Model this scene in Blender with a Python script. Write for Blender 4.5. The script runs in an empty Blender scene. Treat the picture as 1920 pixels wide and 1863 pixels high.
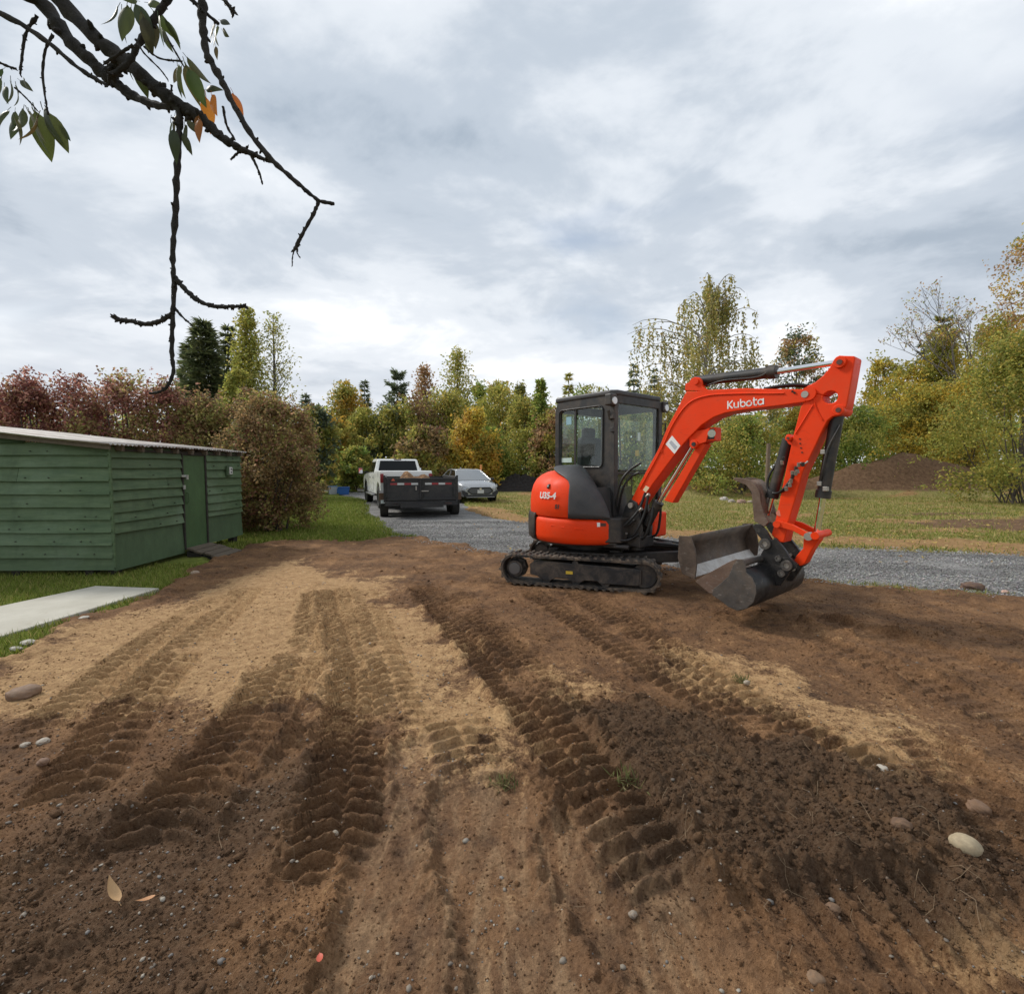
import bpy, bmesh, math, random
import numpy as np
from mathutils import Vector, Matrix

# ---------------------------------------------------------------- camera
SC = bpy.context.scene
COL = SC.collection
FPX, CAMH, TH = 900.0, 1.55, math.atan(53.5 / 900)
cam_d = bpy.data.cameras.new('camera'); cam = bpy.data.objects.new('camera', cam_d); COL.objects.link(cam)
cam.location = (0, 0, CAMH); cam.rotation_euler = (math.pi / 2 - TH, 0, 0)
cam_d.sensor_fit = 'HORIZONTAL'; cam_d.sensor_width = 36; cam_d.lens = 36 * FPX / 1920
cam_d.clip_start = 0.05; cam_d.clip_end = 2000
SC.camera = cam
SC.view_settings.view_transform = 'Standard'; SC.view_settings.look = 'None'
SC.view_settings.gamma = 1; SC.view_settings.use_curve_mapping = False
SC.view_settings.exposure = 0.98

# ---------------------------------------------------------------- sky and sun
SUN_EL, SUN_AZ = math.radians(42), math.radians(-66)      # azimuth from +Y, clockwise positive
def build_world():
    w = bpy.data.worlds.new('World'); SC.world = w; w.use_nodes = True
    nt = w.node_tree; nt.nodes.clear(); N = nt.nodes.new; L = nt.links.new
    def math_(op, a, b=None, c=None):
        n = N('ShaderNodeMath'); n.operation = op
        for i, x in enumerate((a, b, c)):
            if x is None: continue
            if isinstance(x, (int, float)): n.inputs[i].default_value = x
            else: L(x, n.inputs[i])
        return n.outputs[0]
    out = N('ShaderNodeOutputWorld'); bg = N('ShaderNodeBackground'); L(bg.outputs[0], out.inputs[0])
    sky = N('ShaderNodeTexSky'); sky.sky_type = 'NISHITA'; sky.sun_disc = False
    sky.sun_elevation = SUN_EL; sky.sun_rotation = SUN_AZ
    sky.dust_density = 2.0; sky.air_density = 1.2
    tc = N('ShaderNodeTexCoord'); sep = N('ShaderNodeSeparateXYZ'); L(tc.outputs['Generated'], sep.inputs[0])
    z = math_('MAXIMUM', sep.outputs[2], 0.0)
    den = math_('ADD', z, 0.20)
    comb = N('ShaderNodeCombineXYZ')
    L(math_('DIVIDE', sep.outputs[0], den), comb.inputs[0]); L(math_('DIVIDE', sep.outputs[1], den), comb.inputs[1])
    def noise(scale, detail, rough, off, dist=0.0, stretch=(1, 1, 1), rot=0.0):
        mp = N('ShaderNodeMapping'); mp.inputs['Location'].default_value = off; mp.inputs['Scale'].default_value = stretch
        mp.inputs['Rotation'].default_value = (0, 0, rot)
        L(comb.outputs[0], mp.inputs[0])
        n = N('ShaderNodeTexNoise'); n.inputs['Scale'].default_value = scale; n.inputs['Detail'].default_value = detail
        n.inputs['Roughness'].default_value = rough; n.inputs['Distortion'].default_value = dist
        L(mp.outputs[0], n.inputs['Vector']); return n.outputs[0]
    def ramp(f, stops):
        r = N('ShaderNodeValToRGB'); L(f, r.inputs[0]); e = r.color_ramp.elements
        while len(e) < len(stops): e.new(0.5)
        for el, (p, c) in zip(e, stops): el.position = p; el.color = (*c, 1)
        r.color_ramp.interpolation = 'EASE'; return r.outputs[0]
    def mix(f, a, b, mode='MIX'):
        m = N('ShaderNodeMix'); m.data_type = 'RGBA'; m.blend_type = mode
        if isinstance(f, (int, float)): m.inputs[0].default_value = f
        else: L(f, m.inputs[0])
        for s, x in ((6, a), (7, b)):
            if isinstance(x, tuple): m.inputs[s].default_value = (*x, 1)
            else: L(x, m.inputs[s])
        return m.outputs[2]
    big = noise(0.66, 6.0, 0.55, (3.1, 1.7, 0.4), 0.25, (0.85, 1.1, 1), 0.35)
    mid = noise(2.1, 8.0, 0.6, (7.3, 2.2, 1.4), 0.3, (0.95, 1.05, 1), 0.35)
    f = math_('ADD', math_('MULTIPLY', big, 0.68), math_('MULTIPLY', mid, 0.32))
    cloud = ramp(f, [(0.38, (0.285, 0.345, 0.42)), (0.46, (0.44, 0.495, 0.565)), (0.535, (0.63, 0.67, 0.72)), (0.62, (0.88, 0.895, 0.91))])
    # thin places where blue shows between the cloud decks
    gap = noise(0.95, 4.0, 0.5, (11.0, 5.2, 2.0), 0.4, (0.6, 1.5, 1), 0.35)
    gapf = ramp(gap, [(0.55, (0, 0, 0)), (0.70, (0.6, 0.6, 0.6))])
    blue = mix(1.0, sky.outputs[0], (0.105, 0.105, 0.105), 'MULTIPLY')
    c = mix(gapf, cloud, blue)
    # paler, slightly warm veil of distant cloud low down
    veil = ramp(z, [(0.0, (1, 1, 1)), (0.10, (0.8, 0.8, 0.8)), (0.30, (0.22, 0.22, 0.22)), (0.55, (0, 0, 0))])
    veiln = math_('MULTIPLY', veil, math_('ADD', math_('MULTIPLY', mid, 0.9), 0.28))
    c = mix(veiln, c, (0.72, 0.735, 0.765))
    L(c, bg.inputs[0]); bg.inputs[1].default_value = 0.66
build_world()
sun_d = bpy.data.lights.new('sun', 'SUN'); sun = bpy.data.objects.new('sun', sun_d); COL.objects.link(sun)
sun_d.energy = 1.5; sun_d.angle = math.radians(10); sun_d.color = (1.0, 0.955, 0.89)
_s = Vector((math.sin(SUN_AZ) * math.cos(SUN_EL), math.cos(SUN_AZ) * math.cos(SUN_EL), math.sin(SUN_EL)))
sun.rotation_euler = _s.to_track_quat('Z', 'Y').to_euler()

# ---------------------------------------------------------------- helpers
_fw = np.array([0, math.cos(TH), -math.sin(TH)]); _up = np.array([0, math.sin(TH), math.cos(TH)]); _rt = np.array([1.0, 0, 0])
_C = np.array([0, 0, CAMH])
def ray(px, py): return _fw + _rt * (px - 960) / FPX + _up * (931.5 - py) / FPX
def G(px, py, z=0.0):                                   # surveyed spot: point on the level z
    r = ray(px, py); return _C + r * ((z - CAMH) / r[2])
def AT(px, py, Y):                                      # point at distance Y
    r = ray(px, py); return _C + r * (Y / r[1])
R = math.radians

def tag(o, label=None, cat=None, group=None, kind=None):
    if label: o['label'] = label
    if cat: o['category'] = cat
    if group: o['group'] = group
    if kind: o['kind'] = kind
    return o
def thing(name, label, cat, loc=(0, 0, 0), rz=0.0, group=None):
    o = bpy.data.objects.new(name, None); COL.objects.link(o)
    o.empty_display_size = 0.1
    o.location = loc; o.rotation_euler = (0, 0, rz)
    return tag(o, label, cat, group)

class MB:
    """collects shapes, then becomes one mesh object"""
    def __init__(s): s.v = []; s.f = []
    def add(s, vs, fs):
        o = len(s.v); s.v += [tuple(float(c) for c in v) for v in vs]; s.f += [[i + o for i in f] for f in fs]; return s
    def box(s, c, size, ax=None):
        c = np.array(c, float); A = np.eye(3) if ax is None else np.array(ax, float)
        h = np.array(size, float) / 2
        vs = [c + A[0] * sx * h[0] + A[1] * sy * h[1] + A[2] * sz * h[2] for sx in (-1, 1) for sy in (-1, 1) for sz in (-1, 1)]
        return s.add(vs, [(0, 1, 3, 2), (4, 6, 7, 5), (0, 4, 5, 1), (2, 3, 7, 6), (0, 2, 6, 4), (1, 5, 7, 3)])
    def bar(s, p0, p1, w, h, up=(0, 0, 1)):
        p0 = np.array(p0, float); p1 = np.array(p1, float); d = p1 - p0; Ln = np.linalg.norm(d); d /= Ln
        a = np.cross(np.array(up, float), d)
        if np.linalg.norm(a) < 1e-4: a = np.cross(np.array([1.0, 0, 0]), d)
        a /= np.linalg.norm(a); b = np.cross(d, a)
        return s.box((p0 + p1) / 2, (Ln, w, h), (d, a, b))
    def tube(s, pts, rad, n=10, caps=True, jit=0.0, rng=None):
        pts = [np.array(p, float) for p in pts]
        if isinstance(rad, (int, float)): rad = [rad] * len(pts)
        vs = []; fs = []; ref = None
        for i, p in enumerate(pts):
            d = pts[min(i + 1, len(pts) - 1)] - pts[max(i - 1, 0)]; d = d / (np.linalg.norm(d) + 1e-9)
            if ref is None:
                ref = np.array([0, 0, 1.0]) if abs(d[2]) < 0.9 else np.array([1.0, 0, 0])
            a = np.cross(d, ref); a /= np.linalg.norm(a) + 1e-9; b = np.cross(d, a); ref = -np.cross(d, a) if False else ref
            ref = np.cross(a, d); ref /= np.linalg.norm(ref) + 1e-9
            for k in range(n):
                t = 2 * math.pi * k / n; rr = rad[i] * (1 + (rng.uniform(-jit, jit) if rng else 0))
                vs.append(p + (a * math.cos(t) + ref * math.sin(t)) * rr)
        for i in range(len(pts) - 1):
            for k in range(n):
                k2 = (k + 1) % n
                fs.append((i * n + k, i * n + k2, (i + 1) * n + k2, (i + 1) * n + k))
        if caps:
            fs.append(tuple(range(n))[::-1]); fs.append(tuple((len(pts) - 1) * n + k for k in range(n)))
        return s.add(vs, fs)
    def cyl(s, p0, p1, r0, r1=None, n=18): return s.tube([p0, p1], [r0, r0 if r1 is None else r1], n)
    def ring(s, c, axis, r_out, r_in, w, n=28):
        c = np.array(c, float); axis = np.array(axis, float); axis /= np.linalg.norm(axis)
        a = np.cross(axis, (0, 0, 1.0));
        if np.linalg.norm(a) < 1e-3: a = np.array([1.0, 0, 0])
        a /= np.linalg.norm(a); b = np.cross(axis, a); vs = []; fs = []
        for k in range(n):
            t = 2 * math.pi * k / n; e = a * math.cos(t) + b * math.sin(t)
            vs += [c + e * r_out + axis * w / 2, c + e * r_in + axis * w / 2, c + e * r_in - axis * w / 2, c + e * r_out - axis * w / 2]
        for k in range(n):
            o, q = 4 * k, 4 * ((k + 1) % n)
            for i in range(4): fs.append((o + i, o + (i + 1) % 4, q + (i + 1) % 4, q + i))
        return s.add(vs, fs)
    def prism(s, outline, off):
        a = [np.array(p, float) for p in outline]; off = np.array(off, float); n = len(a)
        fs = [tuple(range(n)), tuple(range(2 * n - 1, n - 1, -1))]
        fs += [(i, i + n, (i + 1) % n + n, (i + 1) % n) for i in range(n)]
        return s.add(a + [p + off for p in a], fs)
    def grid(s, pts2d):                                 # list of rows of points
        m, n = len(pts2d), len(pts2d[0])
        return s.add([p for r in pts2d for p in r], [(i * n + j, i * n + j + 1, (i + 1) * n + j + 1, (i + 1) * n + j) for i in range(m - 1) for j in range(n - 1)])
    def build(s, name, mat=None, parent=None, smooth=None, bevel=0, seg=2, solid=0, subd=0):
        me = bpy.data.meshes.new(name); me.from_pydata(s.v, [], s.f)
        bm = bmesh.new(); bm.from_mesh(me); bmesh.ops.recalc_face_normals(bm, faces=bm.faces); bm.to_mesh(me); bm.free()
        if smooth is not None:
            me.polygons.foreach_set('use_smooth', [True] * len(me.polygons))
            if smooth < 170: me.set_sharp_from_angle(angle=R(smooth))
        o = bpy.data.objects.new(name, me); COL.objects.link(o); o.parent = parent
        if mat: me.materials.append(mat)
        if solid:
            m = o.modifiers.new('solid', 'SOLIDIFY'); m.thickness = solid; m.offset = -1
        if subd:
            m = o.modifiers.new('sub', 'SUBSURF'); m.levels = m.render_levels = subd
        if bevel:
            m = o.modifiers.new('bevel', 'BEVEL'); m.width = bevel; m.segments = seg; m.limit_method = 'ANGLE'; m.angle_limit = R(35)
            if smooth is None:
                me.polygons.foreach_set('use_smooth', [True] * len(me.polygons)); m.harden_normals = True
                me.set_sharp_from_angle(angle=R(35))
        return o

def np_mesh(name, V, Fc, mat, parent=None, col=None, smooth=False, attrs=None):
    """fast mesh from arrays; Fc is (m,k) with k = 3 or 4"""
    V = np.ascontiguousarray(V, dtype=np.float32); Fc = np.ascontiguousarray(Fc, dtype=np.int32); k = Fc.shape[1]
    me = bpy.data.meshes.new(name)
    me.vertices.add(len(V)); me.vertices.foreach_set('co', V.ravel())
    me.loops.add(Fc.size); me.loops.foreach_set('vertex_index', Fc.ravel())
    me.polygons.add(len(Fc)); me.polygons.foreach_set('loop_start', np.arange(0, Fc.size, k, dtype=np.int32))
    try: me.polygons.foreach_set('loop_total', np.full(len(Fc), k, dtype=np.int32))
    except Exception: pass
    me.update(calc_edges=True)
    if smooth: me.polygons.foreach_set('use_smooth', np.ones(len(Fc), dtype=bool))
    for nm, c in ([('Col', col)] if col is not None else []) + list((attrs or {}).items()):
        c = np.asarray(c, dtype=np.float32)
        if c.shape[1] == 3: c = np.concatenate([c, np.ones((len(c), 1), np.float32)], 1)
        a = me.color_attributes.new(nm, 'FLOAT_COLOR', 'POINT'); a.data.foreach_set('color', np.ascontiguousarray(c).ravel())
    me.validate()
    o = bpy.data.objects.new(name, me); COL.objects.link(o); o.parent = parent
    if mat: me.materials.append(mat)
    return o

# numpy gradient noise
def _hash(ix, iy, seed):
    h = (ix.astype(np.int64) * 374761393 + iy.astype(np.int64) * 668265263 + seed * 974634777) & 0xffffffff
    h = ((h ^ (h >> 13)) * 1274126177) & 0xffffffff
    return ((h ^ (h >> 16)) & 0xffffff) / float(0x1000000)
def gnoise(x, y, seed=0):
    ix = np.floor(x); iy = np.floor(y); fx = x - ix; fy = y - iy
    u = fx * fx * fx * (fx * (fx * 6 - 15) + 10); v = fy * fy * fy * (fy * (fy * 6 - 15) + 10)
    def g(dx, dy):
        a = _hash(ix + dx, iy + dy, seed) * 2 * math.pi
        return np.cos(a) * (fx - dx) + np.sin(a) * (fy - dy)
    n0 = g(0, 0) * (1 - u) + g(1, 0) * u; n1 = g(0, 1) * (1 - u) + g(1, 1) * u
    return (n0 * (1 - v) + n1 * v) * 1.5
def fbm(x, y, seed=0, octv=4, gain=0.5):
    t = 0; a = 1.0; s = 1.0
    for k in range(octv): t = t + a * gnoise(x * s + 17.3 * k, y * s - 9.1 * k, seed + k); a *= gain; s *= 2.03
    return t
def sstep(a, b, x):
    t = np.clip((x - a) / (b - a), 0, 1); return t * t * (3 - 2 * t)
def poly_sd(x, y, poly):                                # signed distance, positive inside
    d = np.full(x.shape, 1e9); ins = np.zeros(x.shape, bool); n = len(poly)
    for i in range(n):
        ax, ay = poly[i]; bx, by = poly[(i + 1) % n]; ex, ey = bx - ax, by - ay
        t = np.clip(((x - ax) * ex + (y - ay) * ey) / (ex * ex + ey * ey + 1e-12), 0, 1)
        d = np.minimum(d, np.hypot(x - ax - t * ex, y - ay - t * ey))
        c = ((ay > y) != (by > y)) & (x < (bx - ax) * (y - ay) / (by - ay + 1e-12) + ax); ins ^= c
    return np.where(ins, d, -d)
def path_st(x, y, pts):                                 # arc length along and offset across a polyline
    best = np.full(x.shape, 1e9); S = np.zeros(x.shape); T = np.zeros(x.shape); acc = 0.0
    for i in range(len(pts) - 1):
        ax, ay = pts[i]; bx, by = pts[i + 1]; ex, ey = bx - ax, by - ay; Ln = math.hypot(ex, ey); ex /= Ln; ey /= Ln
        s = (x - ax) * ex + (y - ay) * ey; t = -(x - ax) * ey + (y - ay) * ex
        lo = -1e9 if i == -1 else 0; sc = np.clip(s, 0, Ln)
        d = np.hypot(x - ax - ex * sc, y - ay - ey * sc); m = d < best
        best = np.where(m, d, best); S = np.where(m, acc + sc, S); T = np.where(m, np.where(t < 0, -d, d), T); acc += Ln
    return S, T, acc
def smooth_path(pts, n=8):                              # Catmull-Rom through 2-D or 3-D points
    p = [np.array(q, float) for q in pts]; p = [2 * p[0] - p[1]] + p + [2 * p[-1] - p[-2]]; out = []
    for i in range(1, len(p) - 2):
        for k in range(n):
            t = k / n
            out.append(0.5 * ((2 * p[i]) + (-p[i - 1] + p[i + 1]) * t + (2 * p[i - 1] - 5 * p[i] + 4 * p[i + 1] - p[i + 2]) * t * t + (-p[i - 1] + 3 * p[i] - 3 * p[i + 1] + p[i + 2]) * t ** 3))
    out.append(p[-2]); return out

# ---------------------------------------------------------------- materials
_M = {}
class NT:
    def __init__(s, name):
        s.m = bpy.data.materials.new(name); s.m.use_nodes = True; s.t = s.m.node_tree; s.t.nodes.clear()
        s.out = s.n('ShaderNodeOutputMaterial'); s.tc = s.n('ShaderNodeTexCoord'); s.geo = s.n('ShaderNodeNewGeometry')
    def n(s, k): return s.t.nodes.new(k)
    def l(s, a, b): s.t.links.new(a, b)
    def set(s, sock, x):
        if hasattr(x, 'is_output'): s.l(x, sock)
        elif isinstance(x, tuple) and len(x) == 3 and sock.type == 'RGBA': sock.default_value = (*x, 1)
        else: sock.default_value = x
    def math(s, op, a, b=0.0, clamp=False):
        n = s.n('ShaderNodeMath'); n.operation = op; n.use_clamp = clamp; s.set(n.inputs[0], a); s.set(n.inputs[1], b); return n.outputs[0]
    def mix(s, f, a, b, mode='MIX'):
        n = s.n('ShaderNodeMix'); n.data_type = 'RGBA'; n.blend_type = mode; s.set(n.inputs[0], f); s.set(n.inputs[6], a); s.set(n.inputs[7], b); return n.outputs[2]
    def noise(s, scale, detail=4, rough=0.55, vec=None, stretch=None, dist=0.0):
        n = s.n('ShaderNodeTexNoise'); n.inputs['Scale'].default_value = scale; n.inputs['Detail'].default_value = detail
        n.inputs['Roughness'].default_value = rough; n.inputs['Distortion'].default_value = dist
        v = vec or s.tc.outputs['Object']
        if stretch:
            mp = s.n('ShaderNodeMapping'); mp.inputs['Scale'].default_value = stretch; s.l(v, mp.inputs[0]); v = mp.outputs[0]
        s.l(v, n.inputs['Vector']); return n.outputs[0]
    def ramp(s, f, a, b, ca=0.0, cb=1.0):
        n = s.n('ShaderNodeMapRange'); n.inputs[1].default_value = a; n.inputs[2].default_value = b; n.inputs[3].default_value = ca; n.inputs[4].default_value = cb
        s.set(n.inputs[0], f); return n.outputs[0]
    def attr(s, name):
        n = s.n('ShaderNodeAttribute'); n.attribute_name = name; return n
    def bump(s, h, strength=0.4, dist=0.02, prev=None):
        n = s.n('ShaderNodeBump'); n.inputs['Strength'].default_value = strength; n.inputs['Distance'].default_value = dist
        s.l(h, n.inputs['Height'])
        if prev: s.l(prev, n.inputs['Normal'])
        return n.outputs[0]
    def bsdf(s, col, rough=0.6, metal=0.0, normal=None, **kw):
        b = s.n('ShaderNodeBsdfPrincipled'); s.set(b.inputs['Base Color'], col); s.set(b.inputs['Roughness'], rough); s.set(b.inputs['Metallic'], metal)
        for k, v in kw.items(): s.set(b.inputs[k.replace('_', ' ')], v)
        if normal: s.l(normal, b.inputs['Normal'])
        return b
    def done(s, b): s.l(b.outputs[0], s.out.inputs[0]); return s.m

def M(name, col, rough=0.6, metal=0.0, var=0.12, scale=6.0, bump=0.0, bscale=40.0, dust=0.0, dustcol=(0.22, 0.155, 0.10), dscale=3.0, coat=0.0, wear=0.0, wearcol=(0.3, 0.28, 0.26), spec=None):
    if name in _M: return _M[name]
    s = NT(name)
    v = s.noise(scale, 5, 0.6)
    c = s.mix(v, tuple(x * (1 - var) for x in col), tuple(min(1, x * (1 + var)) for x in col))
    r = s.ramp(s.noise(scale * 2.3, 4), 0.3, 0.7, max(0.03, rough - 0.1), min(1, rough + 0.1)); mtl = metal
    if dust:
        d = s.math('MULTIPLY', s.ramp(s.noise(dscale, 7, 0.68, dist=0.6), 0.42, 0.68), s.ramp(s.noise(dscale * 7, 5, 0.7), 0.3, 0.6, 0.35, 1.0), True)
        d = s.math('MULTIPLY', d, dust, True)
        c = s.mix(d, c, dustcol); r = s.math('ADD', r, s.math('MULTIPLY', d, 0.35), True)
    if wear:
        w = s.ramp(s.noise(dscale * 2.2, 6, 0.7, stretch=(1, 1, 3.0), dist=1.5), 0.58, 0.66, 0, wear)
        c = s.mix(w, c, wearcol)
    nrm = s.bump(s.noise(bscale, 5, 0.6), bump, 0.01) if bump else None
    kw = {'Coat_Weight': coat, 'Coat_Roughness': 0.12} if coat else {}
    if spec is not None: kw['Specular_IOR_Level'] = spec
    _M[name] = s.done(s.bsdf(c, r, mtl, nrm, **kw)); return _M[name]
# ---------------------------------------------------------------- ground regions (surveyed outlines in metres)
def GP(*pp): return [tuple(G(px, py)[:2]) for px, py in pp]
DIRT = GP((0, 1228), (60, 1205), (180, 1152), (255, 1124), (305, 1112), (335, 1072), (400, 1052), (470, 1022), (540, 1014), (640, 1016), (720, 1008), (780, 1008), (860, 1022), (960, 1040), (1100, 1052), (1250, 1066), (1400, 1078), (1540, 1090), (1640, 1103), (1750, 1115), (1920, 1128)) + [(9.5, 5.3), (10.5, -3), (-9, -3), (-7, 2.0), (-5.3, 3.2)]
ROAD = GP((740, 1004), (800, 1016), (900, 1034), (1000, 1046), (1250, 1070), (1540, 1090), (1640, 1099), (1750, 1108), (1920, 1121)) + [(8.5, 5.4), (14, 4.9), (14, 8.0)] + GP((1920, 1040), (1740, 1034), (1560, 1028), (1300, 1012), (1080, 992), (940, 972), (880, 958), (868, 940), (840, 922), (760, 908), (640, 906), (560, 912), (640, 926), (682, 938), (690, 962), (715, 986))
SLAB = [(-4.45, 5.98), (-5.36, 6.10), (-5.62, 5.20), (-5.95, 3.6), (-6.6, -2.0), (-5.65, -2.0), (-4.98, 3.2), (-4.60, 4.26)]
def d_dirt(x, y): return poly_sd(x, y, DIRT) + 0.22 * fbm(x * 1.1, y * 1.1, 5, 4) + 0.07 * fbm(x * 7, y * 7, 8, 3)
def d_road(x, y): return poly_sd(x, y, ROAD) + 0.16 * fbm(x * 0.9, y * 0.9, 15, 4) + 0.05 * fbm(x * 6, y * 6, 18, 3)

def lawn_z(x, y, cut=True):
    h = 0.02 + 0.05 * fbm(x * 0.16, y * 0.16, 40, 3) * sstep(9, 16, y) + 0.012 * fbm(x * 1.3, y * 1.3, 44, 3)
    # soil banks under the hedge on the far side of the drive
    for (bx, by, hx, hy, hh) in ((20.5, 27.2, 4.6, 1.9, 1.35), (24.0, 28.2, 4.8, 2.5, 1.65), (14.0, 28.0, 5.0, 1.7, 0.75), (9.5, 26.5, 2.2, 1.3, 0.55), (30, 30, 6, 3, 1.6)):
        q = ((x - bx) / hx) ** 2 + ((y - by) / hy) ** 2
        h = h + hh * np.exp(-q * 1.6) * (1 + 0.16 * fbm(x * 0.5, y * 0.5, 47, 3))
    if cut:
        ins = np.maximum(sstep(-0.05, 0.25, d_dirt(x, y)), sstep(-0.05, 0.3, d_road(x, y)))
        h = h - 0.28 * ins
    return h

# tracks left by the machine: pixel polyline, half width, rut depth, ridge height, pitch, berm, chevron bend
TRK = []
for pp, w, dep, rid, pit, berm, bend in (
    ([(440, 1420), (500, 1330), (560, 1250), (592, 1170), (600, 1105)], 0.19, 0.030, 0.030, 0.105, 0.030, 0.6),
    ([(715, 1400), (692, 1310), (672, 1240), (640, 1160), (622, 1100)], 0.19, 0.030, 0.030, 0.105, 0.040, 0.6),
    ([(610, 1720), (630, 1600), (648, 1460), (664, 1345), (660, 1240)], 0.18, 0.038, 0.034, 0.092, 0.030, 0.6),
    ([(1290, 1690), (1190, 1560), (1090, 1440), (975, 1300), (890, 1205), (785, 1095)], 0.17, 0.036, 0.032, 0.108, 0.042, 0.35),
    ([(1120, 1370), (1010, 1270), (930, 1190), (845, 1105)], 0.14, 0.022, 0.024, 0.108, 0.018, 0.35),
    ([(1700, 1480), (1540, 1395), (1390, 1310), (1240, 1205), (1130, 1140), (1080, 1105)], 0.17, 0.028, 0.028, 0.104, 0.026, 0.3),
    ([(1500, 1420), (1350, 1330), (1180, 1225), (1060, 1150), (985, 1105)], 0.15, 0.020, 0.024, 0.104, 0.015, 0.3),
    ([(90, 1540), (180, 1420), (245, 1330), (330, 1230), (430, 1140), (470, 1100)], 0.19, 0.018, 0.024, 0.120, 0.012, 0.7),
    ([(230, 1650), (320, 1540), (420, 1430), (495, 1320), (530, 1240)], 0.19, 0.028, 0.028, 0.110, 0.030, 0.7),
    ([(30, 1400), (160, 1300), (300, 1190), (420, 1115)], 0.16, 0.012, 0.020, 0.120, 0.006, 0.7),
    ([(760, 1400), (740, 1300), (710, 1200), (680, 1100)], 0.16, 0.012, 0.020, 0.120, 0.008, 0.5),
    ([(900, 1480), (870, 1400), (850, 1330)], 0.18, 0.012, 0.022, 0.105, 0.008, 0.3),
    ([(2050, 1330), (1800, 1240), (1600, 1180), (1480, 1150)], 0.20, 0.030, 0.006, 0.13, 0.045, 0.2),
    ([(2100, 1450), (1850, 1330), (1620, 1235), (1480, 1190)], 0.16, 0.022, 0.012, 0.12, 0.035, 0.2),
    ([(1990, 1700), (1880, 1560), (1790, 1440), (1690, 1340)], 0.17, 0.020, 0.018, 0.11, 0.020, 0.4),
    ([(1340, 1863), (1500, 1830), (1700, 1810), (1990, 1800)], 0.30, 0.022, 0.022, 0.10, 0.020, 0.1),
):
    TRK.append((smooth_path([G(*p)[:2] for p in pp], 5), w, dep, rid, pit, berm, bend))
SCR = []                                               # smooth scraped lanes
for pp, w, dep in (([(700, 2100), (735, 1863), (760, 1650), (780, 1500), (790, 1420)], 0.20, 0.030),
                   ([(1090, 2150), (1040, 1863), (960, 1640), (900, 1500)], 0.24, 0.052),
                   ([(1420, 2150), (1350, 1863), (1220, 1700), (1120, 1580)], 0.22, 0.055)):
    SCR.append((smooth_path([G(*p)[:2] for p in pp], 5), w, dep))
HEAP = GP((1080, 1325), (1190, 1305), (1330, 1335), (1480, 1385), (1640, 1430), (1760, 1490), (1850, 1570), (1880, 1650), (1800, 1720), (1600, 1750), (1450, 1745), (1300, 1760), (1150, 1700), (1060, 1610), (1040, 1540), (1120, 1450), (1090, 1390))
HUMUS = GP((-300, 1600), (0, 1530), (180, 1520), (330, 1480), (480, 1440), (590, 1440), (615, 1520), (625, 1650), (640, 1863), (640, 2200), (-300, 2200))
TAN = GP((250, 1150), (420, 1090), (560, 1050), (720, 1085), (820, 1180), (900, 1270), (1010, 1400), (985, 1465), (850, 1475), (730, 1420), (620, 1320), (500, 1310), (400, 1340), (230, 1320), (100, 1345), (-100, 1360), (0, 1240))
TAN2 = GP((1140, 1200), (1280, 1190), (1420, 1230), (1600, 1300), (1850, 1330), (1860, 1380), (1700, 1480), (1560, 1420), (1400, 1340), (1260, 1280))
TAN3 = GP((960, 1230), (1060, 1250), (1200, 1300), (1100, 1330), (1010, 1300))
TAN4 = GP((1350, 1790), (1500, 1750), (1800, 1760), (1990, 1780), (2000, 1863), (1350, 1900))
LIP = [tuple(G(*p)[:2]) for p in ((90, 1650), (180, 1590), (280, 1540), (420, 1460), (520, 1400), (610, 1340))]

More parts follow.
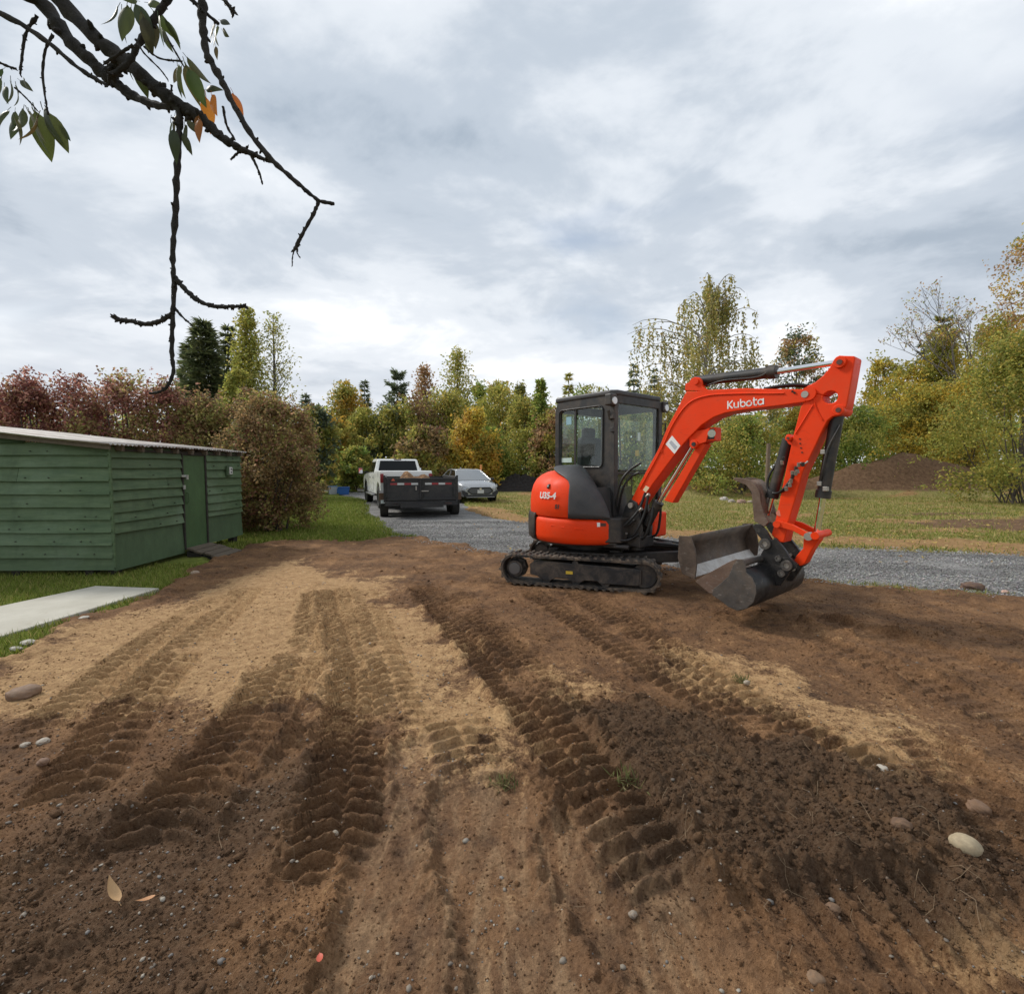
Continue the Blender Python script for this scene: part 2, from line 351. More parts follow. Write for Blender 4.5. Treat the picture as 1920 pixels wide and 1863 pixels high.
def dirt_field(x, y):
    """height and soil masks (tan clay, dark humus, packed) of the graded earth"""
    n1 = fbm(x * 0.8, y * 0.8, 1, 3); n2 = fbm(x * 3.1, y * 3.1, 2, 4); n3 = fbm(x * 13, y * 13, 3, 3, 0.6); n4 = fbm(x * 42, y * 42, 4, 2, 0.6)
    e = 0.22 * n1 + 0.10 * n2 + 0.05 * n3
    heap = sstep(-0.10, 0.22, poly_sd(x, y, HEAP) + e * 0.9)
    heap_c = 0.76 * sstep(-0.28, 0.34, poly_sd(x, y, HEAP) + e * 1.5)
    hum = 0.66 * sstep(-0.35, 0.45, poly_sd(x, y, HUMUS) + e * 1.6)
    tan = np.maximum.reduce([sstep(-0.3, 0.40, poly_sd(x, y, TAN) + e * 1.6), 0.8 * sstep(-0.15, 0.35, poly_sd(x, y, TAN2) + e * 1.8),
                             0.85 * sstep(-0.15, 0.3, poly_sd(x, y, TAN3) + e), 0.7 * sstep(-0.1, 0.3, poly_sd(x, y, TAN4) + e)])
    h = 0.030 * n1
    n5 = fbm(x * 75, y * 75, 6, 2, 0.7); lump = 0.018 * n2 + 0.012 * n3 + 0.0065 * n4 + 0.0035 * n5
    rid = 1 - np.abs(gnoise(x * 17 + 0.4 * n2, y * 17, 30)) * 2; rid2 = 1 - np.abs(gnoise(x * 34, y * 34 + n2, 31)) * 2
    amp = 0.62 + 1.0 * heap + 0.35 * hum - 0.30 * tan
    h = h + lump * amp + heap * (0.055 + 0.018 * rid * 0.6 + 0.008 * rid2)
    # crumbly windrows and clod bands outside the packed clay
    band = sstep(0.15, 0.55, fbm(x * 1.3 + 3, y * 1.9, 60, 3)) * (1 - tan) * (1 - heap)
    h = h + band * (0.016 * np.clip(rid, 0, 1) + 0.010 * np.clip(rid2, 0, 1) + 0.012)
    # the low bank along the edge of the gravelly patch
    s, t, Ln = path_st(x, y, LIP); t = t + 0.05 * n2 + 0.03 * n3
    end = sstep(0, 0.3, s) * sstep(0, 0.3, Ln - s)
    h = h + end * 0.05 * np.exp(-(t / 0.07) ** 2) * (1 + 0.5 * n3) + 0.03 * end * sstep(-0.02, 0.25, t) * np.exp(-(t / 0.5) ** 2)
    pack = np.zeros_like(x); shp = x.shape
    x, y, h, n1, n2, n3, n4, pack = (q.ravel().copy() for q in (x, y, h, n1, n2, n3, n4, pack))
    def near(pts, pad):
        a = np.array(pts); lo = a.min(0) - pad; hi = a.max(0) + pad
        return np.nonzero((x > lo[0]) & (x < hi[0]) & (y > lo[1]) & (y < hi[1]))[0]
    X_, Y_, H_, A1, A2, A3, A4 = x, y, h, n1, n2, n3, n4
    for pts, w, dep in SCR:
        k = near(pts, 0.6); x, y, h, n2, n3 = X_[k], Y_[k], H_[k], A2[k], A3[k]
        s, t, Ln = path_st(x, y, pts); t = t + 0.035 * n2 + 0.012 * n3
        m = sstep(w + 0.05, w - 0.04, np.abs(t)); pack[k] = np.maximum(pack[k], m)
        h = h * (1 - 0.72 * m) - dep * m + 0.0035 * m * gnoise(t * 30, s * 1.6, 33) + 0.006 * m * gnoise(x * 9, y * 9, 34)
        crack = np.abs(gnoise(x * 11 + n2 * 0.5, y * 15, 35)); h = h - m * 0.006 * sstep(0.05, 0.0, crack) * sstep(0.0, 0.3, n2)
        H_[k] = h + 0.030 * np.exp(-((np.abs(t) - w - 0.05) / 0.04) ** 2) * (0.7 + 0.9 * n3); x, y = X_, Y_
    for pts, w, dep, rd, pit, berm, bend in TRK:
        k = near(pts, 0.5); x, y, h, n1, n2, n3, n4 = X_[k], Y_[k], H_[k], A1[k], A2[k], A3[k], A4[k]
        s, t, Ln = path_st(x, y, pts); t = t + 0.010 * n1 + 0.003 * n3
        end = sstep(0, 0.3, s + 0.1 * n2) * sstep(0, 0.3, Ln - s + 0.1 * n2) * sstep(-1.15, -0.4, n1 + 0.6 * n2)
        a = np.abs(t) / w; m = sstep(1.12, 0.9, a) * end
        ph = s / pit + bend * a * a + 0.3 * n1
        saw = ph - np.floor(ph); wave = np.where(saw < 0.16, sstep(0, 0.16, saw), 1 - sstep(0.16, 0.72, saw))
        cleft = 1 - 0.75 * np.exp(-(a / 0.10) ** 2)
        h = h * (1 - 0.86 * m) + m * (-dep * 1.15 + rd * 2.05 * wave * cleft * np.clip(0.95 + 0.16 * n3 + 0.35 * n1, 0.2, 1.5) + 0.002 * n4)
        H_[k] = h + end * berm * np.exp(-((np.abs(t) - w * 1.22) / 0.035) ** 2) * np.clip(0.55 + 0.9 * n2 + 0.8 * n3, 0, 1.6)
        x, y = X_, Y_
    h = H_.reshape(shp); pack = pack.reshape(shp)
    return h, tan, np.clip(np.maximum(hum, heap_c), 0, 1), pack, heap

def soil_color(s):
    """shared procedural soil: kinds of earth from the Soil attribute, broken up by noise"""
    a = s.attr('Soil'); sp = s.n('ShaderNodeSeparateColor'); s.l(a.outputs['Color'], sp.inputs[0])
    P = s.tc.outputs['Object']
    nb = s.noise(2.2, 6, 0.62, P); nm = s.noise(11, 6, 0.65, P); nf = s.noise(60, 5, 0.7, P); ng = s.noise(210, 3, 0.7, P)
    damp = s.noise(0.9, 6, 0.65, P, None, 0.8)
    brown = s.mix(s.ramp(nm, 0.32, 0.68), (0.072, 0.031, 0.0125), (0.245, 0.116, 0.047))
    brown = s.mix(s.ramp(nb, 0.42, 0.64), brown, (0.30, 0.152, 0.064))
    brown = s.mix(s.ramp(damp, 0.52, 0.66, 0, 0.6), brown, s.mix(s.ramp(nm, 0.3, 0.7), (0.045, 0.020, 0.010), (0.12, 0.056, 0.026)))
    tan = s.mix(s.ramp(nm, 0.3, 0.7), (0.35, 0.190, 0.078), (0.68, 0.430, 0.205))
    hum = s.mix(s.ramp(nm, 0.3, 0.7), (0.026, 0.0138, 0.0075), (0.098, 0.052, 0.026))
    k1 = s.math('ADD', sp.outputs[0], s.math('MULTIPLY', s.math('SUBTRACT', nm, 0.5), 1.5)); k1 = s.math('ADD', k1, s.math('MULTIPLY', s.math('SUBTRACT', nf, 0.5), 1.1)); k1 = s.math('ADD', k1, s.math('MULTIPLY', s.math('SUBTRACT', nb, 0.5), 1.3))
    c = s.mix(s.ramp(k1, 0.25, 0.75), brown, tan)
    k2 = s.math('ADD', sp.outputs[1], s.math('MULTIPLY', s.math('SUBTRACT', nm, 0.5), 1.2)); k2 = s.math('ADD', k2, s.math('MULTIPLY', s.math('SUBTRACT', nf, 0.5), 0.8))
    c = s.mix(s.ramp(k2, 0.22, 0.95), c, hum)
    # packed clay streaks drawn out along the digging direction
    ns = s.noise(2.6, 7, 0.68, P, (3.2, 0.9, 1.0), 1.2)
    pk = s.math('MULTIPLY', sp.outputs[2], s.ramp(ns, 0.46, 0.62, 0.0, 1.0), True)
    c = s.mix(pk, c, s.mix(s.ramp(nm, 0.3, 0.7), (0.255, 0.145, 0.072), (0.46, 0.285, 0.148)))
    c = s.mix(s.ramp(nf, 0.3, 0.7, 0.0, 1.0), s.mix(0.5, c, (0.01, 0.006, 0.004)), s.mix(0.12, c, (0.60, 0.44, 0.29)))
    c = s.mix(s.ramp(ng, 0.64, 0.74, 0.0, 0.55), c, (0.34, 0.27, 0.20))
    return c, nm, nf, ng, sp
s = NT('dug_earth'); c, nm, nf, ng, sp = soil_color(s)
hgt = s.math('ADD', s.math('MULTIPLY', nf, 0.6), s.math('ADD', s.math('MULTIPLY', nm, 0.8), s.math('MULTIPLY', ng, 0.25)))
MAT_DIRT = s.done(s.bsdf(c, s.ramp(sp.outputs[2], 0, 1, 0.93, 0.72), 0.0, s.bump(hgt, 0.95, 0.03), Specular_IOR_Level=0.22))

# dirt: a fan of rows that widen with distance so clods stay resolved close by
def fan(y0, y1, rows, cols, sx):
    yy = y0 * (y1 / y0) ** (np.linspace(0, 1, rows)); u_ = np.linspace(-1, 1, cols); ss = sx * (0.75 * u_ + 0.25 * u_ ** 5)
    Y = np.repeat(yy[:, None], cols, 1); X = ss[None, :] * (Y + 0.9); return X, Y
X, Y = fan(0.95, 13.5, 880, 600, 1.50)
hh, tan, hum, pack, heap = dirt_field(X, Y)
dd = d_dirt(X, Y)
Z = hh - 0.35 * sstep(0.05, -0.35, dd) + 0.03 * np.exp(-((dd - 0.1) / 0.12) ** 2)
idx = np.arange(X.size).reshape(X.shape)
Fq = np.stack([idx[:-1, :-1], idx[:-1, 1:], idx[1:, 1:], idx[1:, :-1]], -1).reshape(-1, 4)
keep = (dd > -0.5)[:-1, :-1].reshape(-1); Fq = Fq[keep]
used = np.unique(Fq); rem = np.full(X.size, -1); rem[used] = np.arange(len(used))
Vd = np.stack([X, Y, Z], -1).reshape(-1, 3)[used]
soil = np.stack([tan, hum, pack], -1).reshape(-1, 3)[used]
dirt = tag(np_mesh('dirt_ground', Vd, rem[Fq], MAT_DIRT, smooth=True, attrs={'Soil': soil}), 'freshly graded bare brown earth with track marks', kind='structure')

# lawn: one sheet to the horizon
def axis_(a, n, far): t = np.linspace(-1, 1, n); return np.sign(t) * (np.abs(t) * a + (far - a) * np.abs(t) ** 5)
xs = axis_(34, 320, 700); ys = np.concatenate([np.linspace(-60, 1.5, 10), np.geomspace(2.5, 40, 230), np.geomspace(41.5, 900, 40)])
X, Y = np.meshgrid(xs, ys)
Z = lawn_z(X, Y)
idx = np.arange(X.size).reshape(X.shape)
Fq = np.stack([idx[:-1, :-1], idx[:-1, 1:], idx[1:, 1:], idx[1:, :-1]], -1).reshape(-1, 4)
ROADTOP = [tuple(G(*p)[:2]) for p in ((2300, 1040), (1920, 1026), (1560, 1012), (1300, 1002), (1080, 984), (950, 968), (885, 952))]
def lawn_masks(x, y):
    s_, t_, L_ = path_st(x, y, ROADTOP)
    e = fbm(x * 0.7, y * 0.7, 70, 4)
    dry = np.maximum(sstep(1.15, 0.45, np.abs(t_ - 0.15) + 0.45 * e), 0.75 * sstep(0.12, 0.5, fbm(x * 0.5 + 9, y * 0.9, 73, 4)) * (x > -2))
    tanm = sstep(-4.5, -1.0, x - 0.06 * (y - 12) + 1.0 * e) * 0.75 + 0.1
    dark = sstep(0.0, 0.6, poly_sd(x, y, GP((1640, 985), (1760, 972), (1920, 968), (2200, 966), (2200, 1008), (1920, 1000), (1760, 996))) + 0.9 * e)
    dark = np.maximum(dark, 0.8 * sstep(0.1, 0.4, poly_sd(x, y, GP((1600, 967), (1700, 962), (1900, 960), (1900, 968), (1700, 970))) + 0.5 * e))
    bank = np.zeros_like(x)
    z0 = lawn_z(x, y, False); bank = sstep(0.22, 0.5, z0)
    return dry, tanm, np.maximum(dark, bank)
m1, m2, m3 = lawn_masks(X, Y)
s = NT('lawn_turf'); a = s.attr('Kind'); sp = s.n('ShaderNodeSeparateColor'); s.l(a.outputs['Color'], sp.inputs[0]); P = s.tc.outputs['Object']
nb = s.noise(0.8, 5, 0.6, P); nm = s.noise(6, 6, 0.68, P); nf = s.noise(45, 4, 0.7, P)
green = s.mix(s.ramp(nm, 0.3, 0.7), (0.115, 0.150, 0.024), (0.26, 0.30, 0.062))
straw = s.mix(s.ramp(nm, 0.3, 0.7), (0.21, 0.180, 0.060), (0.42, 0.35, 0.14))
c = s.mix(s.ramp(s.math('ADD', sp.outputs[1], s.math('MULTIPLY', s.math('SUBTRACT', nb, 0.5), 1.6)), 0.2, 0.9), green, straw)
soilc = s.mix(s.ramp(nm, 0.3, 0.7), (0.26, 0.150, 0.065), (0.48, 0.30, 0.135))
c = s.mix(s.ramp(s.math('ADD', sp.outputs[0], s.math('MULTIPLY', s.math('SUBTRACT', nm, 0.5), 0.9)), 0.35, 0.7), c, soilc)
bank = s.mix(s.ramp(nm, 0.3, 0.7), (0.105, 0.058, 0.032), (0.26, 0.158, 0.090))
c = s.mix(s.ramp(s.math('ADD', sp.outputs[2], s.math('MULTIPLY', s.math('SUBTRACT', nm, 0.5), 1.0)), 0.35, 0.7), c, bank)
c = s.mix(s.ramp(nf, 0.3, 0.7), s.mix(0.35, c, (0, 0, 0)), c)
MAT_LAWN = s.done(s.bsdf(c, 0.95, 0, s.bump(s.math('ADD', nf, nm), 0.8, 0.04), Specular_IOR_Level=0.15))
lawn = tag(np_mesh('lawn', np.stack([X, Y, Z], -1).reshape(-1, 3), Fq, MAT_LAWN, smooth=True, attrs={'Kind': np.stack([m1, m2, m3], -1).reshape(-1, 3)}), 'patchy grass lawn around the yard', kind='structure')

# gravel driveway
xs = np.linspace(-24, 14, 400); ys = np.geomspace(4.4, 44, 240)
X, Y = np.meshgrid(xs, ys); dr = d_road(X, Y)
Z = -0.005 + 0.010 * fbm(X * 0.8, Y * 0.8, 80, 3) + 0.006 * fbm(X * 9, Y * 9, 81, 3) - 0.30 * sstep(0.06, -0.4, dr) + 0.02 * sstep(0, 1, dr)
# wheel lanes drawn in dark gravel
idx = np.arange(X.size).reshape(X.shape); Fq = np.stack([idx[:-1, :-1], idx[:-1, 1:], idx[1:, 1:], idx[1:, :-1]], -1).reshape(-1, 4)
Fq = Fq[(dr > -0.8)[:-1, :-1].reshape(-1)]; used = np.unique(Fq); rem = np.full(X.size, -1); rem[used] = np.arange(len(used))
s = NT('crushed_gravel'); P = s.tc.outputs['Object']
vor = s.n('ShaderNodeTexVoronoi'); vor.inputs['Scale'].default_value = 60; s.l(P, vor.inputs['Vector'])
vc = s.n('ShaderNodeSeparateColor'); s.l(vor.outputs['Color'], vc.inputs[0])
nb = s.noise(1.1, 5, 0.65, P, (0.5, 1.3, 1)); nm = s.noise(30, 4, 0.7, P)
c = s.mix(vc.outputs[0], (0.20, 0.193, 0.185), (0.46, 0.445, 0.42))
c = s.mix(s.ramp(nb, 0.42, 0.62), s.mix(0.5, c, (0.06, 0.06, 0.062)), c)
c = s.mix(s.ramp(nm, 0.35, 0.65), s.mix(0.4, c, (0.03, 0.03, 0.03)), c)
MAT_GRAVEL = s.done(s.bsdf(c, 0.85, 0, s.bump(s.math('ADD', vor.outputs['Distance'], nm), 0.9, 0.02), Specular_IOR_Level=0.3))
road = tag(np_mesh('gravel_driveway', np.stack([X, Y, Z], -1).reshape(-1, 3)[used], rem[Fq], MAT_GRAVEL, smooth=True), 'grey crushed gravel driveway', kind='structure')

# concrete path beside the shed
mb = MB(); mb.prism([(x, y, 0.045) for x, y in SLAB], (0, 0, -0.14))
slab = tag(mb.build('concrete_path', None, None, bevel=0.012), 'pale concrete path slab beside the shed', kind='structure')
s = NT('path_concrete'); nb = s.noise(1.6, 6, 0.65); nf = s.noise(90, 4, 0.7)
c = s.mix(s.ramp(nb, 0.3, 0.7), (0.38, 0.355, 0.29), (0.53, 0.505, 0.43)); c = s.mix(s.ramp(nf, 0.3, 0.7), s.mix(0.15, c, (0.1, 0.09, 0.07)), c)
c = s.mix(s.ramp(s.noise(5, 6, 0.7, dist=1.0), 0.62, 0.72, 0, 0.35), c, (0.26, 0.22, 0.15))
slab.data.materials.append(s.done(s.bsdf(c, 0.9, 0, s.bump(nf, 0.25, 0.004))))

# ---- scattered pieces that nobody could count: clods, pebbles, road stones, grass, roots
rng = np.random.default_rng(7)
_t = (1 + 5 ** 0.5) / 2
ICO_V = np.array([(-1, _t, 0), (1, _t, 0), (-1, -_t, 0), (1, -_t, 0), (0, -1, _t), (0, 1, _t), (0, -1, -_t), (0, 1, -_t), (_t, 0, -1), (_t, 0, 1), (-_t, 0, -1), (-_t, 0, 1)], float) / math.hypot(1, _t)
ICO_F = np.array([(0, 11, 5), (0, 5, 1), (0, 1, 7), (0, 7, 10), (0, 10, 11), (1, 5, 9), (5, 11, 4), (11, 10, 2), (10, 7, 6), (7, 1, 8), (3, 9, 4), (3, 4, 2), (3, 2, 6), (3, 6, 8), (3, 8, 9), (4, 9, 5), (2, 4, 11), (6, 2, 10), (8, 6, 7), (9, 8, 1)])
OCT_V = np.array([(1, 0, 0), (-1, 0, 0), (0, 1, 0), (0, -1, 0), (0, 0, 1), (0, 0, -1)], float)
OCT_F = np.array([(0, 2, 4), (2, 1, 4), (1, 3, 4), (3, 0, 4), (2, 0, 5), (1, 2, 5), (3, 1, 5), (0, 3, 5)])
def lumps(pos, size, BV, BF, flat=0.7, jit=0.28, rng=rng):
    n, k = len(pos), len(BV)
    V = BV[None] * (1 + rng.uniform(-jit, jit, (n, k, 3)))
    V = V * (size[:, None, None] * rng.uniform(0.65, 1.3, (n, 1, 3))); V[:, :, 2] *= flat
    a = rng.uniform(0, 6.283, n); ca, sa = np.cos(a)[:, None], np.sin(a)[:, None]
    V = np.stack([V[:, :, 0] * ca - V[:, :, 1] * sa, V[:, :, 0] * sa + V[:, :, 1] * ca, V[:, :, 2]], -1) + pos[:, None, :]
    Fc = (BF[None] + (np.arange(n) * k)[:, None, None]).reshape(-1, 3)
    return V.reshape(-1, 3), Fc
def scatter_view(n, y0, y1, sx=1.15):                   # denser close by, as far as the eye resolves it
    y = y0 * (y1 / y0) ** rng.random(n); x = rng.uniform(-sx, sx, n) * (y + 0.5); return x, y
x, y = scatter_view(105000, 1.2, 9.0)
h, tn, hu, pk, hp = dirt_field(x, y); dd = d_dirt(x, y)
prob = (0.10 + 0.9 * hp + 0.25 * hu + 0.45 * sstep(0.15, 0.55, fbm(x * 1.3 + 3, y * 1.9, 60, 3))) * (1 - 0.75 * tn) * (1 - 0.85 * pk)
k = (rng.random(len(x)) < prob * 0.55) & (dd > 0.05); x, y, h, tn, hu = x[k], y[k], h[k], tn[k], hu[k]
sz = np.clip(rng.lognormal(-5.25, 0.55, len(x)), 0.003, 0.030) * (0.75 + 0.06 * y)
big = sz > 0.010 * (0.75 + 0.06 * y); Vs, Fs, As = [], [], []; off = 0
for sel, BV, BF in ((big, ICO_V, ICO_F), (~big, OCT_V, OCT_F)):
    V, Fc = lumps(np.stack([x, y, h + sz * 0.15], 1)[sel], sz[sel], BV, BF, 0.75, 0.36); Vs.append(V); Fs.append(Fc + off); off += len(V); As.append(np.repeat(np.stack([tn, hu, 0 * tn], 1)[sel], len(BV), 0))
tag(np_mesh('soil_clods', np.concatenate(Vs), np.concatenate(Fs), MAT_DIRT, attrs={'Soil': np.concatenate(As)}), 'loose crumbs and clods of dark soil', kind='stuff')
x, y = scatter_view(52000, 1.2, 6.0)                     # fine crumbs over all the loose earth
h, tn, hu, pk, hp = dirt_field(x, y); k = (d_dirt(x, y) > 0.05) & (rng.random(len(x)) < (0.45 + 0.5 * hu) * (1 - 0.5 * pk) * (1 - 0.4 * tn)); x, y, h, tn, hu = x[k], y[k], h[k], tn[k], hu[k]
sz = rng.uniform(0.0022, 0.0055, len(x)) * (0.7 + 0.22 * y); V, Fc = lumps(np.stack([x, y, h + sz * 0.3], 1), sz, OCT_V, OCT_F, 0.85, 0.4)
tag(np_mesh('soil_crumbs', V, Fc, MAT_DIRT, attrs={'Soil': np.repeat(np.stack([tn * 0.8, hu, 0 * tn], 1), 6, 0)}), 'fine crumbs of loose earth', kind='stuff')
s = NT('pebble_stone'); a = s.attr('Col'); nf = s.noise(60, 4, 0.6)
MAT_STONE = s.done(s.bsdf(s.mix(s.ramp(nf, 0.3, 0.7), s.mix(0.3, a.outputs['Color'], (0.05, 0.04, 0.03)), a.outputs['Color']), 0.75, 0, s.bump(nf, 0.3, 0.004)))
x, y = scatter_view(42000, 1.2, 8.0)
h, tn, hu, pk, hp = dirt_field(x, y); dd = d_dirt(x, y)
prob = 0.10 + 0.75 * hu * (1 - hp) + 0.12 * tn + 0.5 * sstep(0.2, 0.6, fbm(x * 0.9 - 5, y * 0.9, 66, 3)) * (x < 0)
k = (rng.random(len(x)) < prob * 0.5) & (dd > 0.0); x, y, h = x[k], y[k], h[k]
sz = np.clip(rng.lognormal(-5.6, 0.5, len(x)), 0.002, 0.016) * (0.8 + 0.05 * y)
V, Fc = lumps(np.stack([x, y, h + sz * 0.2], 1), sz, ICO_V, ICO_F, 0.6, 0.26)
pal = np.array([(0.25, 0.21, 0.165), (0.17, 0.14, 0.11), (0.36, 0.32, 0.26), (0.15, 0.105, 0.07), (0.20, 0.185, 0.17)])
cc = pal[rng.integers(0, len(pal), len(x))] * rng.uniform(0.7, 1.1, (len(x), 1))
tag(np_mesh('pebbles', V, Fc, MAT_STONE, col=np.repeat(cc, 12, 0), smooth=True), 'small pale pebbles strewn over the earth', kind='stuff')
# road stones
xx, yy = [], []
x = rng.uniform(-6, 12.5, 95000); y = 4.8 * (14 / 4.8) ** rng.random(95000); dr = d_road(x, y)
k = (dr > -0.25) & (np.abs(x) < 1.15 * y + 0.5) & (rng.random(len(x)) < np.where(dr > 0.05, 1, 0.25)); x, y, dr = x[k], y[k], dr[k]
sz = rng.uniform(0.007, 0.016, len(x)) * (0.8 + 0.03 * y)
gz = 0.015 + np.where(dr > 0, 0.008, 0.02)
V, Fc = lumps(np.stack([x, y, gz], 1), sz, OCT_V, OCT_F, 0.75, 0.35)
g = rng.uniform(0.15, 0.42, (len(x), 1)); g = g * (0.62 + 0.5 * sstep(-0.25, 0.35, fbm(x * 0.45, y * 1.3, 84, 4)))[:, None]; cc = g * np.array([[1.03, 1.0, 0.955]]) * rng.uniform(0.92, 1.08, (len(x), 3))
tag(np_mesh('gravel_stones', V, Fc, MAT_STONE, col=np.repeat(cc, 6, 0)), 'loose grey crushed stones on the driveway', kind='stuff')

# grass blades
s = NT('grass_blade'); a = s.attr('Col'); b = s.bsdf(a.outputs['Color'], 0.6, 0, Specular_IOR_Level=0.2)
tr = s.n('ShaderNodeBsdfTranslucent'); s.l(a.outputs['Color'], tr.inputs[0]); mx = s.n('ShaderNodeMixShader'); mx.inputs[0].default_value = 0.3
s.l(b.outputs[0], mx.inputs[1]); s.l(tr.outputs[0], mx.inputs[2]); s.l(mx.outputs[0], s.out.inputs[0]); MAT_BLADE = s.m
def blades(name, label, x, y, z, hgt, wid, col):
    n = len(x); a = rng.uniform(0, 6.283, n); lean = rng.uniform(0.2, 0.9, n) * hgt; b = rng.uniform(0, 6.283, n)
    dx, dy = np.cos(a) * wid / 2, np.sin(a) * wid / 2
    V = np.stack([np.stack([x - dx, y - dy, z - 0.01], 1), np.stack([x + dx, y + dy, z - 0.01], 1), np.stack([x + np.cos(b) * lean, y + np.sin(b) * lean, z + hgt], 1)], 1)
    return tag(np_mesh(name, V.reshape(-1, 3), np.arange(3 * n).reshape(-1, 3), MAT_BLADE, col=np.repeat(col, 3, 0)), label, kind='stuff')
def in_slab(x, y): return poly_sd(x, y, SLAB) > -0.01
def grass_cols(n, tanm):
    gr = np.array([(0.110, 0.155, 0.020), (0.185, 0.235, 0.036), (0.27, 0.30, 0.065)])[rng.integers(0, 3, n)]
    st = np.array([(0.42, 0.34, 0.13), (0.31, 0.265, 0.085), (0.235, 0.23, 0.06)])[rng.integers(0, 3, n)]
    return np.where((rng.random(n) < tanm)[:, None], st, gr) * rng.uniform(0.75, 1.2, (n, 1))
n = 90000; x = rng.uniform(-12, -3.9, n); y = 3.0 * (7.6 / 3.0) ** rng.random(n)
k = (d_dirt(x, y) < 0.03) & ~in_slab(x, y) & (x > -1.25 * y - 0.8) & ~((x < -5.7) & (y > 6.9)); x, y = x[k], y[k]
blades('path_grass', 'short green grass along the concrete path', x, y, lawn_z(x, y, False), rng.uniform(0.025, 0.075, len(x)), rng.uniform(0.006, 0.013, len(x)), grass_cols(len(x), np.full(len(x), 0.15)))
n = 60000; y = 9.0 * (26 / 9.0) ** rng.random(n); x = rng.uniform(-0.62, -0.2, n) * y
k = (d_dirt(x, y) < 0.05) & (d_road(x, y) < 0.1); x, y = x[k], y[k]
blades('side_lawn_grass', 'bright green grass between the leafy bush and the driveway', x, y, lawn_z(x, y, False), rng.uniform(0.03, 0.075, len(x)) * (0.8 + y / 30), rng.uniform(0.012, 0.03, len(x)), grass_cols(len(x), np.full(len(x), 0.12)))
n = 110000; y = 8.2 * (28 / 8.2) ** rng.random(n); x = rng.uniform(-0.12, 1.15, n) * y
k = (d_road(x, y) < 0.0) & (d_dirt(x, y) < 0.0); x, y = x[k], y[k]
q1, q2, q3 = lawn_masks(x, y); k = (rng.random(len(x)) > q1 * 0.96) & (rng.random(len(x)) > q3 * 0.93); x, y, q2 = x[k], y[k], q2[k]
blades('far_lawn_grass', 'thin straw and green grass beyond the driveway', x, y, lawn_z(x, y, False), rng.uniform(0.03, 0.085, len(x)) * (0.7 + y / 30), rng.uniform(0.012, 0.03, len(x)), grass_cols(len(x), 0.25 + 0.4 * q2))
# yellow leaves blown over the far lawn and the drive edge
n = 2600; y = 7.5 * (27 / 7.5) ** rng.random(n); x = rng.uniform(-0.1, 1.1, n) * y; k = (d_dirt(x, y) < -0.05) & ((d_road(x, y) < 0.0) | (rng.random(n) < 0.12)); x, y = x[k], y[k]; n = len(x)
z = lawn_z(x, y, False) + 0.035 + 0.02 * rng.random(n); a = rng.uniform(0, 6.283, n); sz = rng.uniform(0.025, 0.05, n) * (0.7 + y / 25); ux, uy = np.cos(a) * sz, np.sin(a) * sz; tl = rng.normal(size=(2, n)) * 0.012
V = np.stack([np.stack([x - ux, y - uy, z], 1), np.stack([x + uy * 0.5, y - ux * 0.5, z + tl[0]], 1), np.stack([x + ux, y + uy, z + tl[1]], 1), np.stack([x - uy * 0.5, y + ux * 0.5, z + tl[0]], 1)], 1)
cc = np.array([(0.55, 0.40, 0.10), (0.48, 0.30, 0.10), (0.36, 0.22, 0.09), (0.60, 0.48, 0.20)])[rng.integers(0, 4, n)] * rng.uniform(0.7, 1.1, (n, 1))
tag(np_mesh('fallen_leaf_litter', V.reshape(-1, 3), np.arange(4 * n).reshape(-1, 4), MAT_BLADE, col=np.repeat(cc, 4, 0)), 'yellow fallen leaves strewn over the far lawn', kind='stuff')
# ragged grass where dirt meets drive
n = 16000; x = rng.uniform(3.5, 9, n); y = rng.uniform(4.6, 7, n); k = (np.abs(d_dirt(x, y)) < 0.18) & (rng.random(n) < sstep(-0.1, 0.5, fbm(x * 1.5, y * 1.5, 90, 3))); x, y = x[k], y[k]
blades('verge_grass', 'flattened dry grass on the verge of the driveway', x, y, np.full(len(x), 0.02), rng.uniform(0.02, 0.06, len(x)), rng.uniform(0.006, 0.014, len(x)), grass_cols(len(x), np.full(len(x), 0.55)))
# dry roots and straw in the soil
mb = MB(); rr = random.Random(4)
for i in range(110):
    q = rr.random()
    if q < 0.55: px, py = rr.uniform(1100, 1840), rr.uniform(1360, 1720)
    elif q < 0.8: px, py = rr.uniform(380, 720), rr.uniform(1380, 1860)
    else: px, py = rr.uniform(20, 1900), rr.uniform(1250, 1850)
    g = G(px, py); a = rr.uniform(0, 6.28); Ln = rr.uniform(0.03, 0.12) * (0.6 + g[1] / 5); pts = []
    xx = np.array([g[0] + math.cos(a) * Ln * t + rr.uniform(-.012, .012) for t in (0, .35, .7, 1)]); yy = np.array([g[1] + math.sin(a) * Ln * t + rr.uniform(-.012, .012) for t in (0, .35, .7, 1)])
    zz = dirt_field(xx, yy)[0] + np.array([0.0, 0.012, 0.016, 0.004]) + rr.uniform(0, 0.01)
    mb.tube(list(zip(xx, yy, zz)), [0.0010, 0.0010, 0.0008, 0.0005], 4)
tag(mb.build('dry_roots', M('dry_root', (0.21, 0.145, 0.085), 0.85)), 'pale dry roots and straw scattered in the soil', kind='stuff')
